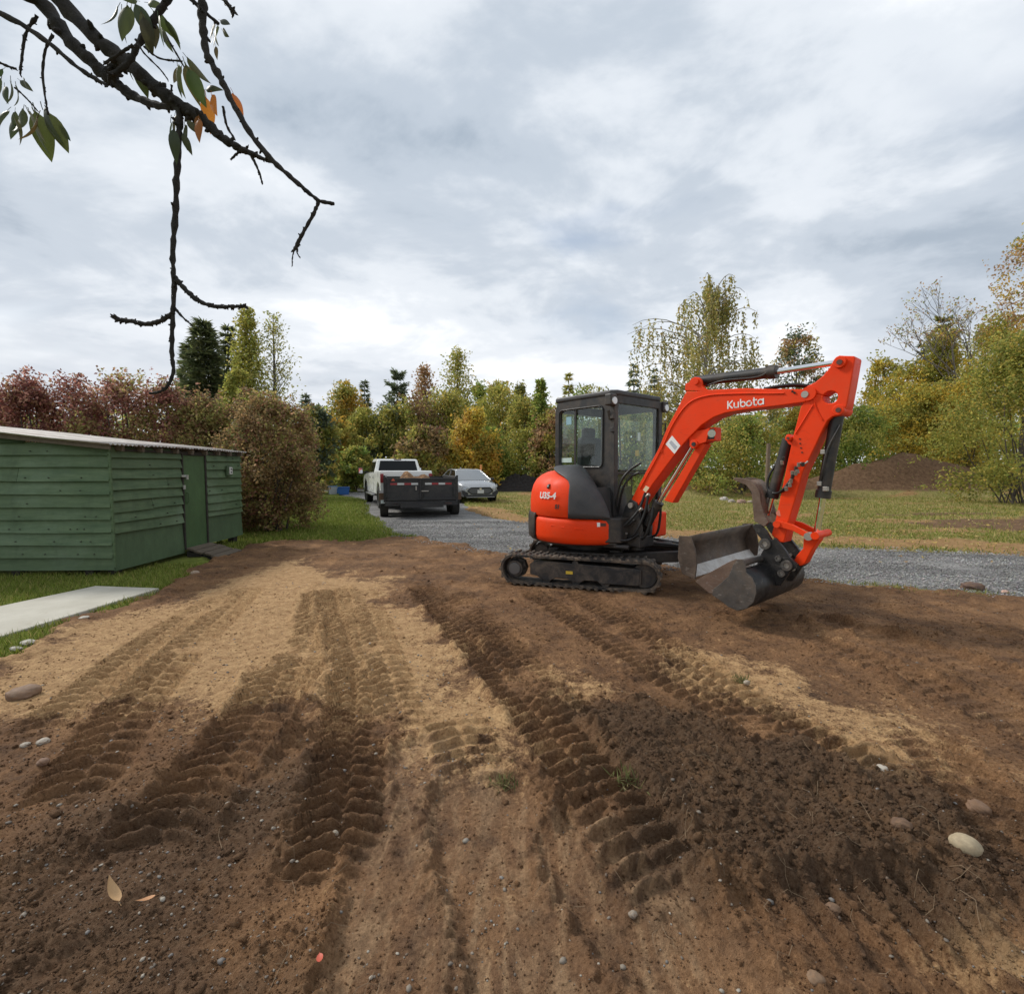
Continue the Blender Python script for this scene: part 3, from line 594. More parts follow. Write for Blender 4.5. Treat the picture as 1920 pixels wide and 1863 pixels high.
# ---------------------------------------------------------------- garden shed
SHX0, SHX1, SHY0, SHY1 = -11.6, -5.64, 6.75, 9.98      # west/east wall, near/far wall
SL = 0.104                                             # roof pitch, rising to the west
shed = thing('garden_shed', 'weathered green weatherboard shed with low corrugated metal roof beside the concrete path', 'shed', (SHX1, SHY0, 0))
def SP(x, y, z): return (x - SHX1, y - SHY0, z)
s = NT('green_board_paint'); P = s.tc.outputs['Object']; oi = s.n('ShaderNodeObjectInfo'); geo = s.geo.outputs['Position']
g1 = s.noise(3.0, 6, 0.65, geo, (0.6, 0.6, 5.0)); g2 = s.noise(26, 5, 0.7, geo, (0.25, 0.25, 4.0)); g3 = s.noise(1.3, 5, 0.6, geo)
c = s.mix(s.ramp(g1, 0.3, 0.7), (0.056, 0.104, 0.046), (0.130, 0.190, 0.095))
c = s.mix(s.ramp(oi.outputs['Random'], 0, 1, 0.0, 0.7), c, (0.078, 0.116, 0.050))
c = s.mix(s.ramp(s.noise(2.0, 7, 0.7, geo, (2.5, 2.5, 0.35)), 0.5, 0.75, 0, 0.5), c, (0.030, 0.050, 0.026))
c = s.mix(s.ramp(g3, 0.5, 0.72, 0, 0.55), c, (0.180, 0.25, 0.160))                     # chalky fading
c = s.mix(s.ramp(s.noise(7, 7, 0.72, geo, (1, 1, 2.5), 0.8), 0.63, 0.72, 0, 0.75), c, (0.10, 0.095, 0.060))  # bare, mossy wood
c = s.mix(s.ramp(g2, 0.3, 0.7), s.mix(0.28, c, (0.01, 0.02, 0.01)), c)
MAT_GREEN = s.done(s.bsdf(c, 0.62, 0, s.bump(s.math('ADD', g2, g1), 0.35, 0.006), Specular_IOR_Level=0.35))
def greened(name, col):
    s = NT(name); geo = s.geo.outputs['Position']; g1 = s.noise(4, 6, 0.65, geo, (1, 1, 0.5)); g2 = s.noise(30, 5, 0.7, geo, (1, 1, .3))
    c = s.mix(s.ramp(g1, 0.3, 0.7), tuple(x * .75 for x in col), tuple(x * 1.2 for x in col)); c = s.mix(s.ramp(g2, .3, .7), s.mix(.25, c, (.01, .02, .01)), c)
    return s.done(s.bsdf(c, 0.6, 0, s.bump(g2, .25, .004)))
MAT_GREEN2 = greened('green_panel_paint', (0.070, 0.115, 0.055)); MAT_DOOR = greened('green_door_paint', (0.060, 0.118, 0.042))
MAT_WOOD = M('weathered_wood', (0.105, 0.082, 0.058), 0.9, var=0.4, scale=14, bump=0.5, bscale=50)
MAT_DARKWOOD = M('dark_wood', (0.030, 0.026, 0.020), 0.9, var=0.4, scale=10)
MAT_STEEL = M('zinc_steel', (0.50, 0.50, 0.48), 0.45, 0.7, var=0.2, scale=30)
rr = random.Random(11)
# inner dark shell so that gaps between boards show darkness, not lawn
mb = MB()
mb.box(SP((SHX0 + SHX1) / 2, SHY0 + 0.045, 0.98), (SHX1 - SHX0 - 0.06, 0.03, 1.55))
mb.box(SP(SHX1 - 0.045, (SHY0 + SHY1) / 2, 0.98), (0.03, SHY1 - SHY0 - 0.06, 1.55))
mb.box(SP((SHX0 + SHX1) / 2, SHY1 - 0.045, 1.0), (SHX1 - SHX0 - 0.06, 0.03, 1.6))
for x in np.arange(SHX0 + 0.3, SHX1, 1.05): mb.box(SP(x, SHY0 + 0.10, 0.08), (0.12, 0.12, 0.26))
for y in (SHY0 + 0.15, SHY0 + 1.9, SHY1 - 0.15): mb.box(SP(SHX1 - 0.12, y, 0.08), (0.12, 0.12, 0.26))
mb.build('sheathing', MAT_DARKWOOD, shed)
def roof_z(x): return 1.80 + SL * (SHX1 - x)           # underside height of the wall top
# weatherboards of the wall facing the path
def board(x0, x1, z0, z1, tilt, wall='near', cut=None, mat=MAT_GREEN, name='board'):
    """lapped board: its lower edge stands proud; cut = sloping top"""
    mb = MB(); t = 0.026; dz = rr.uniform(-0.006, 0.006); sag = rr.uniform(-0.005, 0.005)
    n = 7; rows = []
    for k in range(n + 1):
        q = x0 + (x1 - x0) * k / n; w = 0.004 * math.sin(q * 3.1 + z0 * 9) + sag * math.sin(math.pi * k / n); top = z1 + dz
        if cut: top = min(top, cut(q))
        lo = z0 + dz + w
        rows.append((q, lo, max(top + w * 0.5, lo + 0.004)))
    vs = []; fs = []
    for q, lo, hi in rows:
        for dep, z in ((tilt + t, lo), (0.004 + t * 0.4, hi), (0.004, hi), (tilt - 0.004, lo)):
            vs.append(SP(q, SHY0 + 0.03 - dep, z) if wall == 'near' else SP(SHX1 - 0.03 + dep, q, z))
    for k in range(n):
        a, b = 4 * k, 4 * k + 4
        for i in range(4): fs.append((a + i, a + (i + 1) % 4, b + (i + 1) % 4, b + i))
    fs += [(0, 1, 2, 3), (4 * n + 3, 4 * n + 2, 4 * n + 1, 4 * n)]
    mb.add(vs, fs); return mb.build(name, mat, shed)
zs = [0.10, 0.29, 0.47, 0.645, 0.825, 1.005, 1.19, 1.37, 1.56, 1.74, 1.90, 2.08, 2.27, 2.45]
for i, z in enumerate(zs[:-1]):
    top = zs[i + 1] + 0.03
    joints = {1: [-7.55], 3: [-7.65], 5: [-7.70], 7: [-7.9, -6.93], 9: [-8.6], 2: [-9.0], 4: [-8.8], 6: [-9.4]}.get(i, [-9.2])
    xs_ = [SHX0] + sorted(joints) + [SHX1 + 0.0]
    for a, b in zip(xs_[:-1], xs_[1:]):
        cutz = lambda q: roof_z(q) + 0.015
        if z > cutz(a): continue
        hi_x = b
        if z > cutz(b) - 0.01: hi_x = SHX1 - (z - 1.79) / SL - 0.12
        if hi_x <= a + 0.1: continue
        board(a + 0.003, hi_x - 0.003, z, top, 0.042 if i else 0.016, 'near', cutz)
# side wall with the door
DY0, DY1 = 8.22, 8.80                                   # door opening along the wall
zs2 = [0.62, 0.775, 0.93, 1.085, 1.24, 1.395, 1.55, 1.70, 1.84]
for i, z in enumerate(zs2[:-1]):
    j = {4: [7.85], 2: [7.5]}.get(i, [])
    xs_ = [SHY0 - 0.005] + j + [DY0 - 0.03]
    for a, b in zip(xs_[:-1], xs_[1:]): board(a + 0.003, b - 0.003, z + 0.012 * (i % 2), zs2[i + 1] + 0.03, 0.034, 'side')
    if i > 0: board(DY1 + 0.05, SHY1, z - 0.02, zs2[i + 1] + 0.01, 0.034, 'side')
    else: board(DY1 + 0.05, SHY1, z + 0.03, zs2[i + 1] + 0.01, 0.034, 'side')
board(SHY0 + 0.0, DY0 - 0.03, 0.10, 0.655, 0.016, 'side', None, MAT_GREEN2, 'lower_panel')
board(DY1 + 0.05, SHY1, 0.17, 0.68, 0.016, 'side', None, MAT_GREEN2, 'lower_panel')
mb = MB(); mb.box(SP(SHX1 + 0.008, SHY0 - 0.012, 0.96), (0.035, 0.022, 1.62)); mb.build('corner_trim', MAT_GREEN, shed)
mb = MB(); mb.box(SP(SHX1 - 0.012, (DY0 + DY1) / 2 + 0.01, 0.97), (0.036, DY1 - DY0, 1.62)); door = mb.build('door', MAT_DOOR, shed, bevel=0.004)
mb = MB()
mb.box(SP(SHX1 + 0.0, DY0 - 0.012, 0.98), (0.05, 0.028, 1.66)); mb.box(SP(SHX1 + 0.0, DY1 + 0.022, 0.98), (0.05, 0.035, 1.66)); mb.box(SP(SHX1 - .002, (DY0 + DY1) / 2, 1.80), (0.046, DY1 - DY0, 0.05))
mb.build('door_frame', MAT_DARKWOOD, shed)
mb = MB(); mb.box((0.030, DY0 - SHY0 + 0.02, 1.42), (0.012, 0.17, 0.035)); mb.cyl((0.034, DY0 - SHY0 + 0.05, 1.42), (0.060, DY0 - SHY0 + 0.05, 1.42), 0.014)
mb.box((0.048, DY0 - SHY0 + 0.05, 1.385), (0.02, 0.045, 0.05)); mb.build('hasp', MAT_STEEL, door)
mb = MB(); mb.box((0.040, DY0 - SHY0 - 0.02, 1.23), (0.014, 0.05, 0.07)); mb.build('latch_plate', MAT_STEEL, door)
mb = MB(); mb.tube([(0.008, DY0 - SHY0 + 0.07, 1.13), (0.05, DY0 - SHY0 + 0.07, 1.12), (0.05, DY0 - SHY0 + 0.07, 0.97), (0.008, DY0 - SHY0 + 0.07, 0.96)], 0.010, 8); mb.box((0.006, DY0 - SHY0 + .07, 1.045), (.012, .06, .22)); mb.build('handle', MAT_DOOR, door)
# outlet box near the far end
mb = MB(); mb.box(SP(SHX1 + 0.045, 9.50, 1.50), (0.04, 0.16, 0.20)); ob = mb.build('outlet_box', MAT_GREEN2, shed, bevel=0.006)
mb = MB(); mb.box(SP(SHX1 + 0.072, 9.52, 1.505), (0.016, 0.09, 0.14)); mb.build('outlet_cover', M('pale_plastic', (0.55, 0.55, 0.52), 0.5), ob, bevel=0.004)
for z in (1.535, 1.475): MB().box(SP(SHX1 + 0.083, 9.52, z), (0.006, 0.03, 0.03)).build('socket', MAT_DARKWOOD, ob)
# rafters poking out under the eave
for y in np.linspace(SHY0 + 0.12, SHY1 - 0.1, 9):
    mb = MB(); mb.bar(SP(SHX1 - 0.7, y, roof_z(SHX1 - 0.7) + 0.04), SP(SHX1 + 0.10, y, roof_z(SHX1 + 0.10) + 0.04), 0.045, 0.075); mb.build('rafter', MAT_WOOD, shed)
mb = MB(); mb.box(SP(SHX1 + 0.012, (SHY0 + SHY1) / 2, 1.815), (0.03, SHY1 - SHY0 - 0.3, 0.035)); mb.build('wall_plate', MAT_DARKWOOD, shed)
mb = MB(); mb.bar(SP(SHX0, SHY0 - 0.10, roof_z(SHX0) + 0.05), SP(SHX1 + 0.10, SHY0 - 0.10, roof_z(SHX1 + 0.10) + 0.05), 0.02, 0.06); mb.build('barge_board', MAT_WOOD, shed)
# corrugated roof sheets, laid side by side along the eave
s = NT('roof_iron'); geo = s.geo.outputs['Position']
g1 = s.noise(1.8, 6, 0.65, geo, (0.5, 4.0, 1)); g2 = s.noise(9, 6, 0.7, geo, (0.6, 3, 1), 0.6)
c = s.mix(s.ramp(g2, 0.3, 0.7), (0.27, 0.25, 0.225), (0.52, 0.495, 0.46))
c = s.mix(s.ramp(g1, 0.50, 0.57, 0, 0.9), c, (0.125, 0.082, 0.058))
c = s.mix(s.ramp(s.noise(3.5, 5, 0.6, geo, (0.25, 5.0, 1)), 0.55, 0.65, 0, 0.5), c, (0.26, 0.19, 0.15))
MAT_IRON = s.done(s.bsdf(c, 0.65, 0.1, s.bump(g2, 0.2, 0.004)))
edges = np.linspace(SHY0 - 0.16, SHY1 + 0.06, 6)
for k in range(5):
    y0, y1 = edges[k] - 0.03, edges[k + 1] + 0.02; x1 = SHX1 + 0.13 + rr.uniform(-0.03, 0.04); lift = 0.003 * (k % 2)
    rows = []
    for x in np.linspace(SHX0 - 0.1, x1, 9):
        row = []
        for y in np.linspace(y0, y1, 76):
            row.append(SP(x, y, roof_z(x) + 0.098 + lift + 0.011 * math.sin(y * 2 * math.pi / 0.076) + 0.006 * math.sin(x * 2.3 + k)))
        rows.append(row)
    mb = MB(); mb.grid(rows); mb.build('roof_sheet', MAT_IRON, shed, smooth=180, solid=0.002)
# nail heads and bare patches along the boards
for k in range(70):
    if k < 46: x, z, nrm = rr.uniform(-8.6, SHX1 - 0.1), rr.choice(zs[1:10]) + 0.05, 0
    else: x, z, nrm = rr.uniform(SHY0 + 0.1, SHY1 - 0.1), rr.choice(zs2[:-1]) + 0.05, 1
    if nrm and DY0 - 0.1 < x < DY1 + 0.1: continue
    c_ = SP(x, SHY0 - 0.032, z) if not nrm else SP(SHX1 + 0.034, x, z)
    d_ = np.array((0, -1, 0)) if not nrm else np.array((1, 0, 0))
    MB().cyl(np.array(c_) - d_ * 0.03, np.array(c_) + d_ * 0.010, 0.007, n=6).build('nail', MAT_DARKWOOD, shed)
# plank ramp in front of the door
ramp = thing('plank_ramp', 'low weathered wooden plank ramp at the shed door', 'ramp', (SHX1 + 0.03, DY0 - 0.05, 0))
for k in range(4):
    x0 = 0.02 + k * 0.145
    mb = MB(); mb.box((x0 + 0.066, 0.33, 0.155 - 0.040 * k), (0.132, 0.66 + 0.08 * (k % 2), 0.034), ((0.963, 0.02, -0.27), (-0.02, 1, 0), (0.27, 0, 0.963))); mb.build('plank', MAT_WOOD, ramp, bevel=0.004)
for y in (0.04, 0.56):
    mb = MB(); mb.prism([(0.0, y, -0.02), (0.0, y, 0.125), (0.56, y, -0.02), (0.56, y, -0.04)], (0, 0.04, 0)); mb.build('stringer', MAT_DARKWOOD, ramp)
# ---------------------------------------------------------------- compact excavator
EO = np.array([1.08, 6.85, 0.0])
excavator = thing('compact_excavator', 'orange and black compact excavator on rubber tracks with bucket hanging over the dug earth', 'excavator', tuple(EO))
UPH, TRH = R(50), R(18)                                 # headings of upper body and of tracks
UF = np.array([math.cos(UPH), -math.sin(UPH), 0]); UL = np.array([math.sin(UPH), math.cos(UPH), 0]); UZ = np.array([0, 0, 1.0])
TF = np.array([math.cos(TRH), -math.sin(TRH), 0]); TL = np.array([math.sin(TRH), math.cos(TRH), 0])
def U(u, l, z): return UF * u + UL * l + UZ * z
def T(u, l, z): return TF * u + TL * l + UZ * z
def BP(px, py, l=0.0):                                  # survey a point of the boom plane at lateral offset l
    r = ray(px, py); t = ((EO + UL * l - _C) @ UL) / (r @ UL); return _C + r * t - EO
def B3(x, y, l=0.0): return BP(1240 + x * .27914, 640 + y * .27914, l)
def B2(x, y, l=0.0): return BP(920 + x * .23617, 700 + y * .23617, l)
KO = M('machine_orange', (0.80, 0.046, 0.003), 0.5, var=0.10, scale=3, dust=0.16, spec=0.22, dustcol=(0.28, 0.14, 0.07), dscale=2.6, wear=0.30, wearcol=(0.40, 0.035, 0.012))
KB = M('machine_black', (0.016, 0.016, 0.017), 0.48, var=0.25, scale=5, dust=0.30, dscale=3.0)
KG = M('cover_grey', (0.040, 0.041, 0.044), 0.55, var=0.15, scale=5, dust=0.12, bump=0.08, bscale=160)
KR = M('track_rubber', (0.020, 0.019, 0.018), 0.8, var=0.3, scale=8, dust=1.0, dustcol=(0.27, 0.20, 0.14), dscale=6.0, bump=0.3, bscale=60)
KF = M('track_frame_black', (0.017, 0.0175, 0.019), 0.45, dust=0.6, dustcol=(0.20, 0.15, 0.105), dscale=5.0)
KS = M('worn_steel', (0.10, 0.094, 0.088), 0.42, 0.55, var=0.4, scale=7, dust=0.65, dustcol=(0.17, 0.125, 0.09), dscale=3.2, wear=0.6, wearcol=(0.34, 0.31, 0.27), bump=0.15)
KBK = M('bucket_steel', (0.018, 0.018, 0.019), 0.40, 0.35, var=0.4, scale=6, dust=0.35, dustcol=(0.16, 0.135, 0.11), dscale=2.6, wear=0.38, wearcol=(0.20, 0.185, 0.165), bump=0.12)
KBL = M('blade_steel', (0.085, 0.062, 0.047), 0.55, 0.35, var=0.5, scale=4, dust=0.8, dustcol=(0.21, 0.15, 0.105), dscale=3.0, wear=0.45, wearcol=(0.25, 0.22, 0.19), bump=0.2)
KE = M('scoured_steel', (0.50, 0.48, 0.45), 0.5, 0.4, var=0.3, scale=14, dust=0.5, dscale=6)
KRU = M('rusty_steel', (0.130, 0.082, 0.058), 0.65, 0.3, var=0.4, scale=7, dust=0.6, dustcol=(0.25, 0.19, 0.14), dscale=4, wear=0.4, bump=0.25)
KC = M('chrome', (0.75, 0.75, 0.76), 0.12, 1.0, var=0.03)
KP = M('pin_steel', (0.38, 0.35, 0.31), 0.45, 0.7, var=0.2, scale=20)
KH = M('hose_rubber', (0.012, 0.012, 0.012), 0.5, var=0.2)
KW = M('white_decal', (0.78, 0.78, 0.76), 0.5, var=0.03)
KY = M('yellow_decal', (0.62, 0.42, 0.04), 0.5, var=0.05)
KT = M('grey_metal', (0.14, 0.14, 0.14), 0.4, 0.6, var=0.2)
def glass_mat(name, tint, refl=1.0):
    s = NT(name); tr = s.n('ShaderNodeBsdfTransparent'); tr.inputs[0].default_value = (*tint, 1)
    gl = s.n('ShaderNodeBsdfGlossy'); gl.inputs['Roughness'].default_value = 0.02
    lw = s.n('ShaderNodeLayerWeight'); lw.inputs[0].default_value = 0.5
    f = s.math('MULTIPLY', s.math('ADD', s.math('MULTIPLY', s.math('POWER', lw.outputs['Facing'], 5.0), 0.96), 0.04), refl, True); mx = s.n('ShaderNodeMixShader'); s.l(f, mx.inputs[0]); s.l(tr.outputs[0], mx.inputs[1]); s.l(gl.outputs[0], mx.inputs[2])
    s.l(mx.outputs[0], s.out.inputs[0]); return s.m
KGL = glass_mat('cab_glass', (0.90, 0.96, 0.94), 1.2)

# --- tracks
def stadium(ra, half, zc, n=18):
    pts = []
    for k in range(n + 1): a = -math.pi / 2 + math.pi * k / n; pts.append((half + ra * math.cos(a), zc + ra * math.sin(a)))
    for k in range(n + 1): a = math.pi / 2 + math.pi * k / n; pts.append((-half + ra * math.cos(a), zc + ra * math.sin(a)))
    return pts
HALF, ZC, RO = 0.83, 0.222, 0.190
lug_me = None
for side in (-1, 1):
    lc = side * 0.70; W = 0.30
    out = stadium(RO, HALF, ZC); inn = stadium(RO - 0.028, HALF, ZC); n = len(out)
    # top run sags slightly between the rollers
    def sg(u, z): return z - (0.014 * math.cos(u / HALF * 1.5) if z > ZC else 0)
    vs = []; fs = []
    for (a, b) in zip(out, inn):
        vs += [T(a[0], lc - W / 2, sg(*a)), T(a[0], lc + W / 2, sg(*a)), T(b[0], lc + W / 2, sg(*b)), T(b[0], lc - W / 2, sg(*b))]
    for k in range(n):
        o, q = 4 * k, 4 * ((k + 1) % n)
        for i in range(4): fs.append((o + i, o + (i + 1) % 4, q + (i + 1) % 4, q + i))
    band = MB().add(vs, fs).build('rubber_track', KR, excavator, smooth=40)
    per = 2 * (2 * HALF) + 2 * math.pi * RO; NL = 46
    for k in range(NL):
        d = per * k / NL
        if d < 2 * HALF: u, z, nu, nz = -HALF + d, ZC - RO, 0, -1
        elif d < 2 * HALF + math.pi * RO: a = (d - 2 * HALF) / RO - math.pi / 2; u, z, nu, nz = HALF + RO * math.cos(a), ZC + RO * math.sin(a), math.cos(a), math.sin(a)
        elif d < 4 * HALF + math.pi * RO: u, z, nu, nz = HALF - (d - 2 * HALF - math.pi * RO), ZC + RO, 0, 1; z = sg(u, z)
        else: a = (d - 4 * HALF - math.pi * RO) / RO + math.pi / 2; u, z, nu, nz = -HALF + RO * math.cos(a), ZC + RO * math.sin(a), math.cos(a), math.sin(a)
        if lug_me is None:
            mb = MB()
            for sgn in (-1, 1):
                mb.add([(-0.026, sgn * 0.004 + (0 if sgn > 0 else -0.146), 0), (0.026, sgn * 0.004 + (0 if sgn > 0 else -0.146), 0), (0.026, sgn * 0.004 + (0.146 if sgn > 0 else 0), 0), (-0.026, sgn * 0.004 + (0.146 if sgn > 0 else 0), 0),
                        (-0.014 + .012 * sgn, sgn * 0.02 + (0 if sgn > 0 else -0.122), 0.026), (0.014 + .012 * sgn, sgn * 0.02 + (0 if sgn > 0 else -0.122), 0.026), (0.014 + .012 * sgn, sgn * 0.02 + (0.122 if sgn > 0 else 0), 0.026), (-0.014 + .012 * sgn, sgn * 0.02 + (0.122 if sgn > 0 else 0), 0.026)],
                       [(0, 3, 2, 1), (4, 5, 6, 7), (0, 1, 5, 4), (1, 2, 6, 5), (2, 3, 7, 6), (3, 0, 4, 7)])
            lg = mb.build('tread_lug', KR, band); lug_me = lg.data
        else:
            lg = bpy.data.objects.new('tread_lug', lug_me); COL.objects.link(lg); lg.parent = band
        tdir = TF * nz - UZ * nu; nd = TF * nu + UZ * nz
        m = Matrix(((tdir[0], TL[0], nd[0]), (tdir[1], TL[1], nd[1]), (tdir[2], TL[2], nd[2]))).to_4x4()
        m.translation = Vector(T(u, lc, z)); lg.matrix_local = m
    # frame between the runs
    o_ = lc + side * 0.118                                # outer face
    pr = [(-0.62, 0.30), (-0.50, 0.345), (0.74, 0.315), (0.80, 0.30), (0.80, 0.12), (0.74, 0.10), (0.30, 0.095), (0.26, 0.125), (0.10, 0.125), (0.05, 0.095), (-0.05, 0.095), (-0.12, 0.13), (-0.28, 0.13), (-0.34, 0.095), (-0.45, 0.095), (-0.52, 0.14), (-0.62, 0.16)]
    fr_ = MB().prism([T(u, o_, z) for u, z in pr], -TL * side * 0.20).build('track_frame', KF, excavator, bevel=0.008)
    MB().prism([T(u, o_ + side * 0.006, z) for u, z in ((0.30, 0.29), (0.78, 0.29), (0.78, 0.13), (0.72, 0.105), (0.32, 0.105))], -TL * side * 0.012).build('guard_plate', KF, fr_, bevel=0.004)
    MB().prism([T(u, o_ + side * 0.008, z) for u, z in ((-0.14, 0.235), (-0.05, 0.235), (-0.05, 0.195), (-0.14, 0.195))], -TL * side * 0.003).build('warning_label', KY, fr_)
    sp_ = MB().ring(T(-HALF, lc, ZC), TL, 0.135, 0.09, 0.10).cyl(T(-HALF, o_ - side * 0.20, ZC), T(-HALF, o_ + side * 0.0, ZC), 0.105).build('drive_sprocket', KF, excavator, smooth=35)
    MB().cyl(T(-HALF, o_, ZC), T(-HALF, o_ + side * 0.022, ZC), 0.078, n=24).build('motor_cap', KT, sp_, smooth=35, bevel=0.005)
    for k in range(9):
        a = 2 * math.pi * k / 9; MB().cyl(T(-HALF + 0.115 * math.cos(a), lc - .05, ZC + 0.115 * math.sin(a)), T(-HALF + 0.115 * math.cos(a), lc + 0.05, ZC + 0.115 * math.sin(a)), 0.028, n=8).build('sprocket_tooth', KF, sp_)
    MB().ring(T(HALF, lc, ZC), TL, 0.150, 0.09, 0.12).cyl(T(HALF, lc - 0.07, ZC), T(HALF, lc + 0.07, ZC), 0.092).build('idler_wheel', KF, excavator, smooth=35)
    for u in (-0.40, -0.01, 0.36): MB().cyl(T(u, lc - 0.10, 0.118), T(u, lc + 0.10, 0.118), 0.062).build('track_roller', KF, excavator, smooth=35)
    MB().cyl(T(-0.02, lc - 0.08, 0.335), T(-0.02, lc + side * 0.125, 0.335), 0.040).build('carrier_roller', KF, excavator, smooth=35)
# --- undercarriage centre
mb = MB(); mb.box(T(0, 0, 0.34), (0.72, 1.12, 0.20), (TF, TL, UZ)); mb.box(T(0, 0, 0.40), (1.0, 0.62, 0.10), (TF, TL, UZ)); mb.build('undercarriage_frame', KB, excavator, bevel=0.02)
MB().cyl((0, 0, 0.43), (0, 0, 0.56), 0.36, 0.36, 32).build('slew_ring', KB, excavator, smooth=35)
MB().cyl((0, 0, 0.535), (0, 0, 0.60), 0.70, 0.74, 40).build('swing_deck', KB, excavator, smooth=35)
# --- dozer blade, turned a little on its arms
BA = R(47); BD = np.array([math.sin(BA), math.cos(BA), 0]); BN = np.array([math.cos(BA), -math.sin(BA), 0])
BC = T(1.74, 0.0, 0); BW = 0.93
def BL(w, f, z): return BC + BD * w + BN * f + UZ * (z + 0.055)
prof = [(0.10, 0.215), (0.035, 0.29), (0.0, 0.38), (-0.005, 0.48), (0.02, 0.58), (0.075, 0.685)]
rows = [[BL(-BW, f, z), BL(-BW * .33, f, z), BL(BW * .33, f, z), BL(BW, f, z)] for f, z in prof]
blade = MB().grid(rows).build('dozer_blade', KBL, excavator, smooth=60, solid=0.028)
MB().prism([BL(-BW, 0.034, 0.312), BL(BW, 0.034, 0.312), BL(BW, 0.128, 0.205), BL(-BW, 0.128, 0.205)], BN * 0.010 + UZ * 0.014).build('cutting_edge', KE, blade)
for sgn in (-1, 1):
    MB().prism([BL(sgn * BW, f, z) for f, z in ((-0.06, 0.69), (0.085, 0.70), (0.14, 0.56), (0.17, 0.40), (0.15, 0.20), (-0.01, 0.24), (-0.07, 0.42))], BD * sgn * 0.022).build('end_plate', KBL, blade, bevel=0.003)
for l in (-0.34, 0.34):
    MB().bar(T(0.35, l, 0.34), T(1.54, l * 0.62, 0.42), 0.09, 0.14).build('blade_arm', KB, blade, bevel=0.01)
MB().box(T(1.54, 0, 0.42), (0.12, 0.50, 0.20), (TF, TL, UZ)).build('blade_mount', KB, blade, bevel=0.015)
MB().cyl(T(0.45, 0, 0.52), T(1.15, 0, 0.50), 0.05).cyl(T(1.1, 0, 0.50), T(1.50, 0, 0.47), 0.025).build('blade_cylinder', KB, blade, smooth=35)
mb = MB()
for l in (-0.16, -0.10, 0.10, 0.17): mb.tube(smooth_path([T(0.40, l, 0.50), T(0.75, l * 1.3, 0.56), T(1.1, l, 0.54), T(1.5, l * 0.7, 0.50)], 5), 0.013, 7)
mb.build('blade_hose', KH, blade, smooth=60); 

# --- upper body: tight-tail, nearly round in plan
def polar(th, r, z): t = R(th); return UF * (r * math.cos(t)) - UL * (r * math.sin(t)) + UZ * z
def shell(name, th0, th1, rows_, mat, n=40, bevel=0, th_fun=None, parent=excavator, smooth=45, solid=0.02, r_fun=None):
    pts = []
    for (z, r) in rows_:
        a0, a1 = (th0, th1) if th_fun is None else th_fun(z)
        pts.append([polar(a0 + (a1 - a0) * k / n, r * (r_fun(a0 + (a1 - a0) * k / n) if r_fun else 1), z) for k in range(n + 1)])
    return MB().grid(pts).build(name, mat, parent, smooth=smooth, solid=solid)
low = [(0.565, 0.70), (0.570, 0.765), (0.60, 0.805), (0.66, 0.820), (0.84, 0.820), (0.885, 0.812), (0.905, 0.785), (0.907, 0.70)]
skirt = shell('body_skirt', 28, 107, low, KO)
MB().prism([polar(60, 0.826, 0.80), polar(52, 0.826, 0.79), polar(52, 0.826, 0.765), polar(60, 0.826, 0.775)], polar(56, -0.012, 0)).build('skirt_slot', KO, skirt, bevel=0.004)
MB().prism([polar(84, 0.826, 0.815), polar(70, 0.826, 0.80), polar(70, 0.826, 0.785), polar(84, 0.826, 0.80)], polar(77, -0.012, 0)).build('skirt_slot', KO, skirt, bevel=0.004)
MB().prism([polar(40.5, 0.824, 0.868), polar(37.8, 0.824, 0.868), polar(37.8, 0.824, 0.815), polar(40.5, 0.824, 0.815)], polar(39, -0.006, 0)).build('warning_label', KW, skirt)
MB().prism([polar(37.2, 0.825, 0.862), polar(32.5, 0.825, 0.858), polar(32.5, 0.825, 0.820), polar(37.2, 0.825, 0.82)], polar(35, -0.006, 0)).build('warning_label', M('dark_decal', (0.08, 0.03, 0.02), 0.5), skirt)
shell('rear_bumper', 107.4, 185, [(0.56, 0.72), (0.57, 0.80), (0.61, 0.838), (0.70, 0.845), (0.90, 0.843), (0.945, 0.83), (0.955, 0.76)], KB)
shell('left_skirt', 185.5, 325, low, KO)
# front corner below the cab
MB().prism([U(u, l, 0.60) for u, l in ((0.60, 0.86), (0.78, 0.80), (0.80, 0.45), (0.60, 0.40))], UZ * 0.34).build('front_skirt', KO, excavator, bevel=0.03, seg=3)
hrows = [(0.912, 0.80), (0.93, 0.812), (1.10, 0.812), (1.22, 0.800), (1.32, 0.772), (1.40, 0.725), (1.46, 0.655), (1.505, 0.56), (1.525, 0.45), (1.53, 0.30)]
hood = shell('engine_hood', 62, 172, hrows, KO, th_fun=lambda z: (62, 138 if z < 1.30 else 138))
shell('hood_vent', 138, 150, [(1.0, 0.79), (1.02, 0.80), (1.30, 0.77), (1.32, 0.75)], KB)
shell('rear_hood', 150, 215, hrows, KO)
shell('rear_grille', 137.5, 150.5, [(0.912, 0.775), (1.0, 0.79), (1.25, 0.77), (1.4, 0.69), (1.5, 0.5)], KB)
def cov_end(z): return 66 + 46 * float(sstep(1.20, 1.52, np.array(z)))
crow = []
for k in range(15):
    q = k / 14.0; crow.append(q)
pts = []
